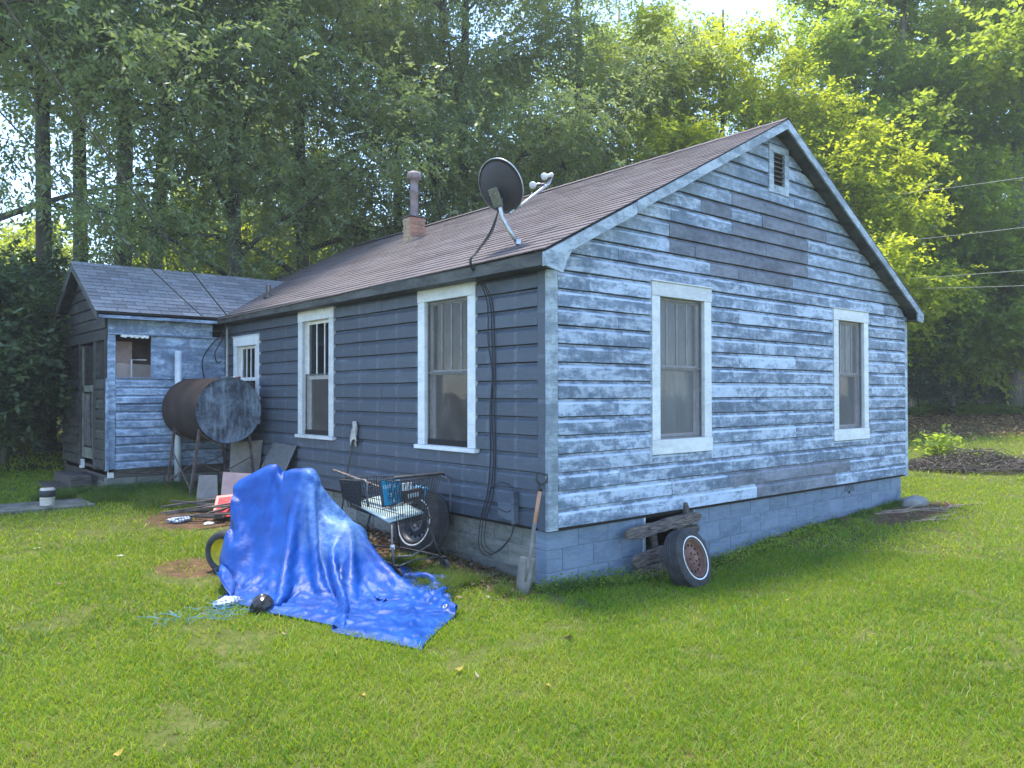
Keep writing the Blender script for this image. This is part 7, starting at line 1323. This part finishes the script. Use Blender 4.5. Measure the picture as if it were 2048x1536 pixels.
# ------------------------------------------------------------------ trees
def tree_meshes(name, seed, H, cb, R, nleaf, lsize, lwid, mat, bmat, tr=.22, droop=.35, limbs=15, lean=(0, 0), taper=.75, clump=.55, top=.45, layer=.35):
    rg = np.random.default_rng(seed); rr = random.Random(seed); bm = bmesh.new()
    def ctr(z): t = z/H; return Vector((lean[0]*t*H+.25*math.sin(t*4+seed)*t, lean[1]*t*H+.25*math.cos(t*3.3+seed)*t, z))
    n = 12; pts = [ctr(H*.96*i/n-.15*(i == 0)) for i in range(n+1)]; rad = [max(.02, tr*(1.35 if i == 0 else 1.08 if i == 1 else 1)*(1-taper*(i/n)**1.1)) for i in range(n+1)]; tube(bm, pts, rad, 10)
    cl = []
    for i in range(limbs):
        z = cb+(H*.97-cb)*(i+.5)/limbs; t = (z-cb)/(H-cb); a = i*2.39996+rr.uniform(-.5, .5); prof = math.sin(PI*min(1, (.18+t*.82)))**.7 if t > .3 else .75+.3*t
        L = R*max(.28, (1-t)**top if t > .35 else .85+.2*t)*rr.uniform(.75, 1.15); el = rr.uniform(.1, .6)+t*.4
        p = ctr(z*.93); d = Vector((math.cos(a)*math.cos(el), math.sin(a)*math.cos(el), math.sin(el))); P = [p.copy()]; q = p.copy()
        for k in range(6):
            q = q+d*(L/6); d = (d+Vector((rr.uniform(-.18, .18), rr.uniform(-.18, .18), -droop*.16))).normalized(); P.append(q.copy())
        r0 = max(.02, tr*(1-taper*z/H)*.42); tube(bm, P, [r0*(1-.85*k/6) for k in range(7)], 6)
        for k in range(2, 7):
            for s in (-1, 1, 0):
                if s == 0 and k < 6: continue
                a2 = math.atan2(d.y, d.x)+s*rr.uniform(.6, 1.3); l2 = L*rr.uniform(.2, .42)*(1.15-k/9); e = P[k]+Vector((math.cos(a2)*l2, math.sin(a2)*l2, rr.uniform(-.2, .35)*l2)); mid = P[k].lerp(e, .5)+Vector((0, 0, .06*l2))
                tube(bm, [P[k], mid, e], [r0*.32, r0*.22, .006], 4, False); cl.append((e, l2*.6+clump*.5)); cl.append((mid, l2*.45+clump*.35))
    me_t = bpy.data.meshes.new(name+'_trunk'); bmesh.ops.recalc_face_normals(bm, faces=bm.faces); bm.to_mesh(me_t); bm.free(); me_t.materials.append(bmat); me_t.shade_smooth()
    C0 = np.array([tuple(c[0]) for c in cl]); S0 = np.array([c[1] for c in cl]); wgt = S0**1.6; wgt = wgt/wgt.sum()
    # twigs: little sprays of leaves
    nt_ = nleaf//9; ci = rg.choice(len(cl), nt_, p=wgt); off = rg.normal(size=(nt_, 3))*S0[ci][:, None]*np.array([.62, .62, layer]); B = C0[ci]+off
    td = off/np.linalg.norm(off, axis=1)[:, None]*.6+rg.normal(size=(nt_, 3))*.45; td[:, 2] -= droop; td /= np.linalg.norm(td, axis=1)[:, None]
    k = np.repeat(np.arange(nt_), 9); f = np.tile(np.arange(9)/8., nt_); base = B[k]+td[k]*f[:, None]*lsize*3.2; N = len(base)
    sd = np.cross(td[k], np.array([0, 0, 1.])+rg.normal(size=(N, 3))*.35); sd /= np.linalg.norm(sd, axis=1)[:, None]+1e-9; sg = np.where(np.arange(N) % 2, 1., -1.)[:, None]
    d = td[k]*.55+sd*sg*.85+rg.normal(size=(N, 3))*.25; d[:, 2] -= droop*.5; d /= np.linalg.norm(d, axis=1)[:, None]
    upv = np.array([0, 0, 1.])+rg.normal(size=(N, 3))*.5; w = np.cross(d, upv); w /= np.linalg.norm(w, axis=1)[:, None]+1e-9
    L = lsize*rg.uniform(.65, 1.25, N)[:, None]; Wd = L*lwid*.5
    V = np.stack([base, base+d*L*.45+w*Wd, base+d*L, base+d*L*.45-w*Wd], 1).reshape(-1, 3)
    rv = np.clip(np.repeat(rg.normal(.5, .2, nt_), 9)+rg.normal(0, .15, N), 0, 1)
    me_c = poly_mesh(name+'_crown', V, np.arange(4*N).reshape(N, 4), mat, {'rnd': np.repeat(rv, 4)})
    return me_t, me_c
T = {
 'oak':    tree_meshes('oak', 11, 16, 5.6, 5.2, 42000, .12, .52, LEAF_OAK, BARK, .19, .32, 18),
 'willow': tree_meshes('willow', 12, 15, 3.4, 5.2, 56000, .125, .44, LEAF_OAK, BARK, .20, .42, 20, (.01, .02)),
 'maple':  tree_meshes('maple', 13, 18, 5.6, 4.4, 38000, .15, .62, LEAF_MID, BARK_L, .24, .25, 16),
 'under':  tree_meshes('under', 14, 8.5, 1.6, 3.2, 40000, .13, .6, LEAF_BRIGHT, BARK, .10, .2, 14),
 'young':  tree_meshes('young', 15, 11.5, 2.0, 3.6, 56000, .13, .5, LEAF_BRIGHT, BARK, .13, .15, 16),
 'tulip':  tree_meshes('tulip', 16, 20, 7.5, 4.2, 46000, .18, .7, LEAF_MID, BARK_L, .26, .2, 16, (.02, 0)),
 'shrub':  tree_meshes('shrub', 17, 3.2, .35, 2.2, 24000, .12, .5, LEAF_DARK, BARK, .05, .2, 12, clump=.5),
 'dogwood': tree_meshes('dogwood', 18, 5.2, 1.2, 2.9, 26000, .16, .62, LEAF_MID, BARK, .08, .35, 12),
}
def to_xy(px, dep):
    k = (px-1024)/F_PX; f2 = Vector((math.sin(YAW), math.cos(YAW))); r2 = Vector((math.cos(YAW), -math.sin(YAW))); return CAM[0]+dep*(f2.x+k*r2.x), CAM[1]+dep*(f2.y+k*r2.y)
def tree(kind, name, px, dep, s, rz, label, group=None, sz=None, cat='tree', tilt=(0, 0)):
    x, y = to_xy(px, dep); t = thing(name, label, cat, (x, y, gnd(x, y)-.05), rz, group); t.scale = (s, s, sz or s); t.rotation_euler = (tilt[0], tilt[1], rz)
    for nm, me in zip(('trunk', 'crown'), T[kind]):
        o = bpy.data.objects.new(nm, me); COL.objects.link(o); o.parent = t
    return t
for args in (
 # behind the porch wing, from the left edge
 ('willow', 'leafy_tree', -90, 14.5, 1.0, .3, 'leafy tree at the left edge, its grey-green crown hanging over the lawn', None, 1.25),
 ('oak', 'leafy_tree', 90, 16.5, .95, 1.3, 'tree with a straight slim trunk left of the porch wing', None, 1.3),
 ('oak', 'leafy_tree', 160, 19, 1.0, 2.1, 'tree whose slim trunk rises behind the porch gable peak', None, 1.35),
 ('oak', 'leafy_tree', 240, 17.5, 1.1, 4.0, 'thickest trunked tree behind the porch wing roof', None, 1.3),
 ('oak', 'leafy_tree', 290, 18.5, .9, 5.2, 'pale forked tree behind the porch wing, its trunk leaning right', None, 1.25, 'tree', (.05, .12)),
 ('willow', 'leafy_tree', 480, 17.5, .95, .9, 'drooping willow-leaved tree whose foliage hangs to the porch ridge'),
 ('willow', 'leafy_tree', 610, 20, .95, 2.7, 'drooping willow-leaved tree over the far end of the main roof', None, 1.2),
 ('willow', 'leafy_tree', 790, 25, .95, 3.6, 'tall tree behind the chimney flue', None, 1.3),
 ('oak', 'leafy_tree', 875, 21.5, 1.05, 5.8, 'twin leaved oak left of the dish, its trunk rising over the roof'),
 ('willow', 'leafy_tree', 930, 22.5, 1.1, .2, 'broad tree directly behind the satellite dish', None, 1.2),
 ('willow', 'leafy_tree', 1140, 24, 1.1, 4.4, 'broad grey-green tree above the middle of the roof ridge'),
 ('young', 'leafy_tree', 1290, 25, 1.1, 1.9, 'fine leaved tree above the roof just left of the gable peak', None, 1.2),
 ('young', 'leafy_tree', 1440, 24, 1.0, 3.0, 'bright yellow-green tree behind the gable peak', None, 1.15),
 ('young', 'leafy_tree', 1600, 25, 1.05, 5.5, 'bright young tree right of the gable peak, under the open sky'),
 ('under', 'leafy_tree', 1700, 24, 1.1, .7, 'yellow-green tree above the right roof slope'),
 ('maple', 'leafy_tree', 1812, 27, .9, 2.2, 'tall tree with a pale trunk just right of the roof edge', None, 1.05),
 ('tulip', 'leafy_tree', 1730, 27, .9, 1.2, 'tall slender tree rising behind the right roof slope'),
 ('maple', 'leafy_tree', 1965, 28, 1.0, 3.9, 'tall dark leaved tree second from the right edge'),
 ('tulip', 'leafy_tree', 2035, 27, 1.15, 5.0, 'tall tree with a thick mottled trunk at the right edge'),
 ('dogwood', 'leafy_tree', 1905, 27, 1.2, .5, 'small layered tree right of the house, low green leaves'),
 ('dogwood', 'leafy_tree', 2060, 26.5, 1.2, 2.8, 'small layered tree at the right edge, nearest of the low ones'),
 ('under', 'leafy_tree', 1960, 28.5, .9, 4.1, 'small tree between the two layered trees on the right'),
): tree(*args)
G1 = 'far trees of the wood behind the house'
r_ = random.Random(77)
far = [(-60, 30, 'under', .9), (60, 33, 'under', 1.0), (330, 33, 'under', 1.05), (430, 30, 'young', .9), (540, 31, 'young', 1.1), (650, 36, 'young', .9), (760, 36, 'under', .95), (960, 34, 'willow', 1), (1120, 36, 'young', 1.2), (1250, 38, 'maple', 1.1), (1860, 36, 'maple', 1), (1900, 40, 'young', 1.1), (2060, 34, 'maple', 1), (2180, 30, 'young', 1)]
FL_ = ('far low tree at the left edge behind the dark shrubs', 'far low tree seen through the slim trunks left of the porch', 'far tree glimpsed between the thick trunk and the pale forked one', 'far tree behind the drooping foliage over the porch ridge', 'far tree where porch roof and main roof meet', 'far tree over the rear end of the main roof', 'far low tree just left of the chimney', 'far tree right of the chimney, behind the dish', 'far tree above the middle of the ridge, behind the grey-green one', 'far broadleaf tree left of the gable peak, behind the fine leaved one', 'far tree just right of the right eave', 'farthest tree seen past the pale trunk right of the house', 'far tree behind the thick mottled trunk', 'far tree beyond the right edge of the lawn')
for i, (px, dp, k, s) in enumerate(far):
    tree(k, 'far_tree', px, dp, s, r_.uniform(0, 6), FL_[i], G1)
for i, (px, dp, s) in enumerate([(-40, 28, .66), (75, 27, .66), (200, 28, .66), (300, 27, .68), (390, 28, .78), (480, 28, .85), (560, 29, .9), (690, 31, .75), (840, 30, .8), (1890, 33, .7), (1985, 31, .7), (2090, 29, .7)]):
    tree('under', 'undergrowth_tree', px, dp, s, r_.uniform(0, 6), 'small backlit bright green tree growing low in the wood', 'small bright trees low in the wood')
# dark shrubs
for i, (px, dp, s, lb) in enumerate(((-90, 13.2, 1.15, 'dark shrub at the left edge, nearest of its row'), (10, 14.5, 1.1, 'dark shrub left of the porch door'), (85, 16.5, 1.15, 'dark shrub directly behind the porch end wall'), (-30, 17, 1.2, 'dark shrub at the left edge, behind the nearest one'))):
    tree('shrub', 'shrub', px, dp, s, i*1.7, lb, None, None, 'shrub')
for i, (px, dp, s, lb) in enumerate(((1838, 27, .8, 'dark green shrub beside the right corner of the house'), (1900, 28, .6, 'low shrub under the layered tree right of the house'), (2000, 28.5, .6, 'low shrub between the right trunks'), (2080, 28, .6, 'low shrub at the right edge of the lawn'))):
    tree('shrub', 'shrub', px, dp, s, i*2.1, lb, None, None, 'shrub')
def gc(rg, n):
    px = rg.uniform(1790, 2300, n); dp = rg.uniform(26.4, 30, n)**1.; P = np.array([to_xy(a, b) for a, b in zip(px, dp)]); P = P[[hn(a, b, .6, 3) > -.25 for a, b in P]]
    return np.concatenate([P, np.array([gnd(a, b) for a, b in P])[:, None]+rg.uniform(.02, .30, (len(P), 1))], 1)
o = link('ground_ivy', litter(26000, gc, 14, .15, LEAF_MID, 'ivy'), None); o['kind'] = 'stuff'
def gc2(rg, n):
    P = np.stack([rg.uniform(-12, 14, n), rg.uniform(13, 26, n)], 1); P = P[[hn(a, b, .4, 6) > -.15 for a, b in P]]
    return np.concatenate([P, np.array([gnd(a, b) for a, b in P])[:, None]+rg.uniform(.02, .45, (len(P), 1))], 1)
o = link('woodland_ground_cover', litter(26000, gc2, 15, .18, LEAF_DARK, 'cover'), None); o['kind'] = 'stuff'

# ------------------------------------------------------------------ air
hm = bpy.data.materials.new('haze'); hm.use_nodes = True; hn_ = hm.node_tree; hn_.nodes.clear(); ho = hn_.nodes.new('ShaderNodeOutputMaterial'); hv_ = hn_.nodes.new('ShaderNodeVolumePrincipled')
hv_.inputs['Color'].default_value = (.92, .95, 1, 1); hv_.inputs['Density'].default_value = .0015; hv_.inputs['Anisotropy'].default_value = .35; hn_.links.new(hv_.outputs[0], ho.inputs['Volume'])
bm = bmesh.new(); box(bm, (-70, -70, -6), (120, 120, 30)); hz_ = finish('haze', bm, hm); hz_['kind'] = 'stuff'
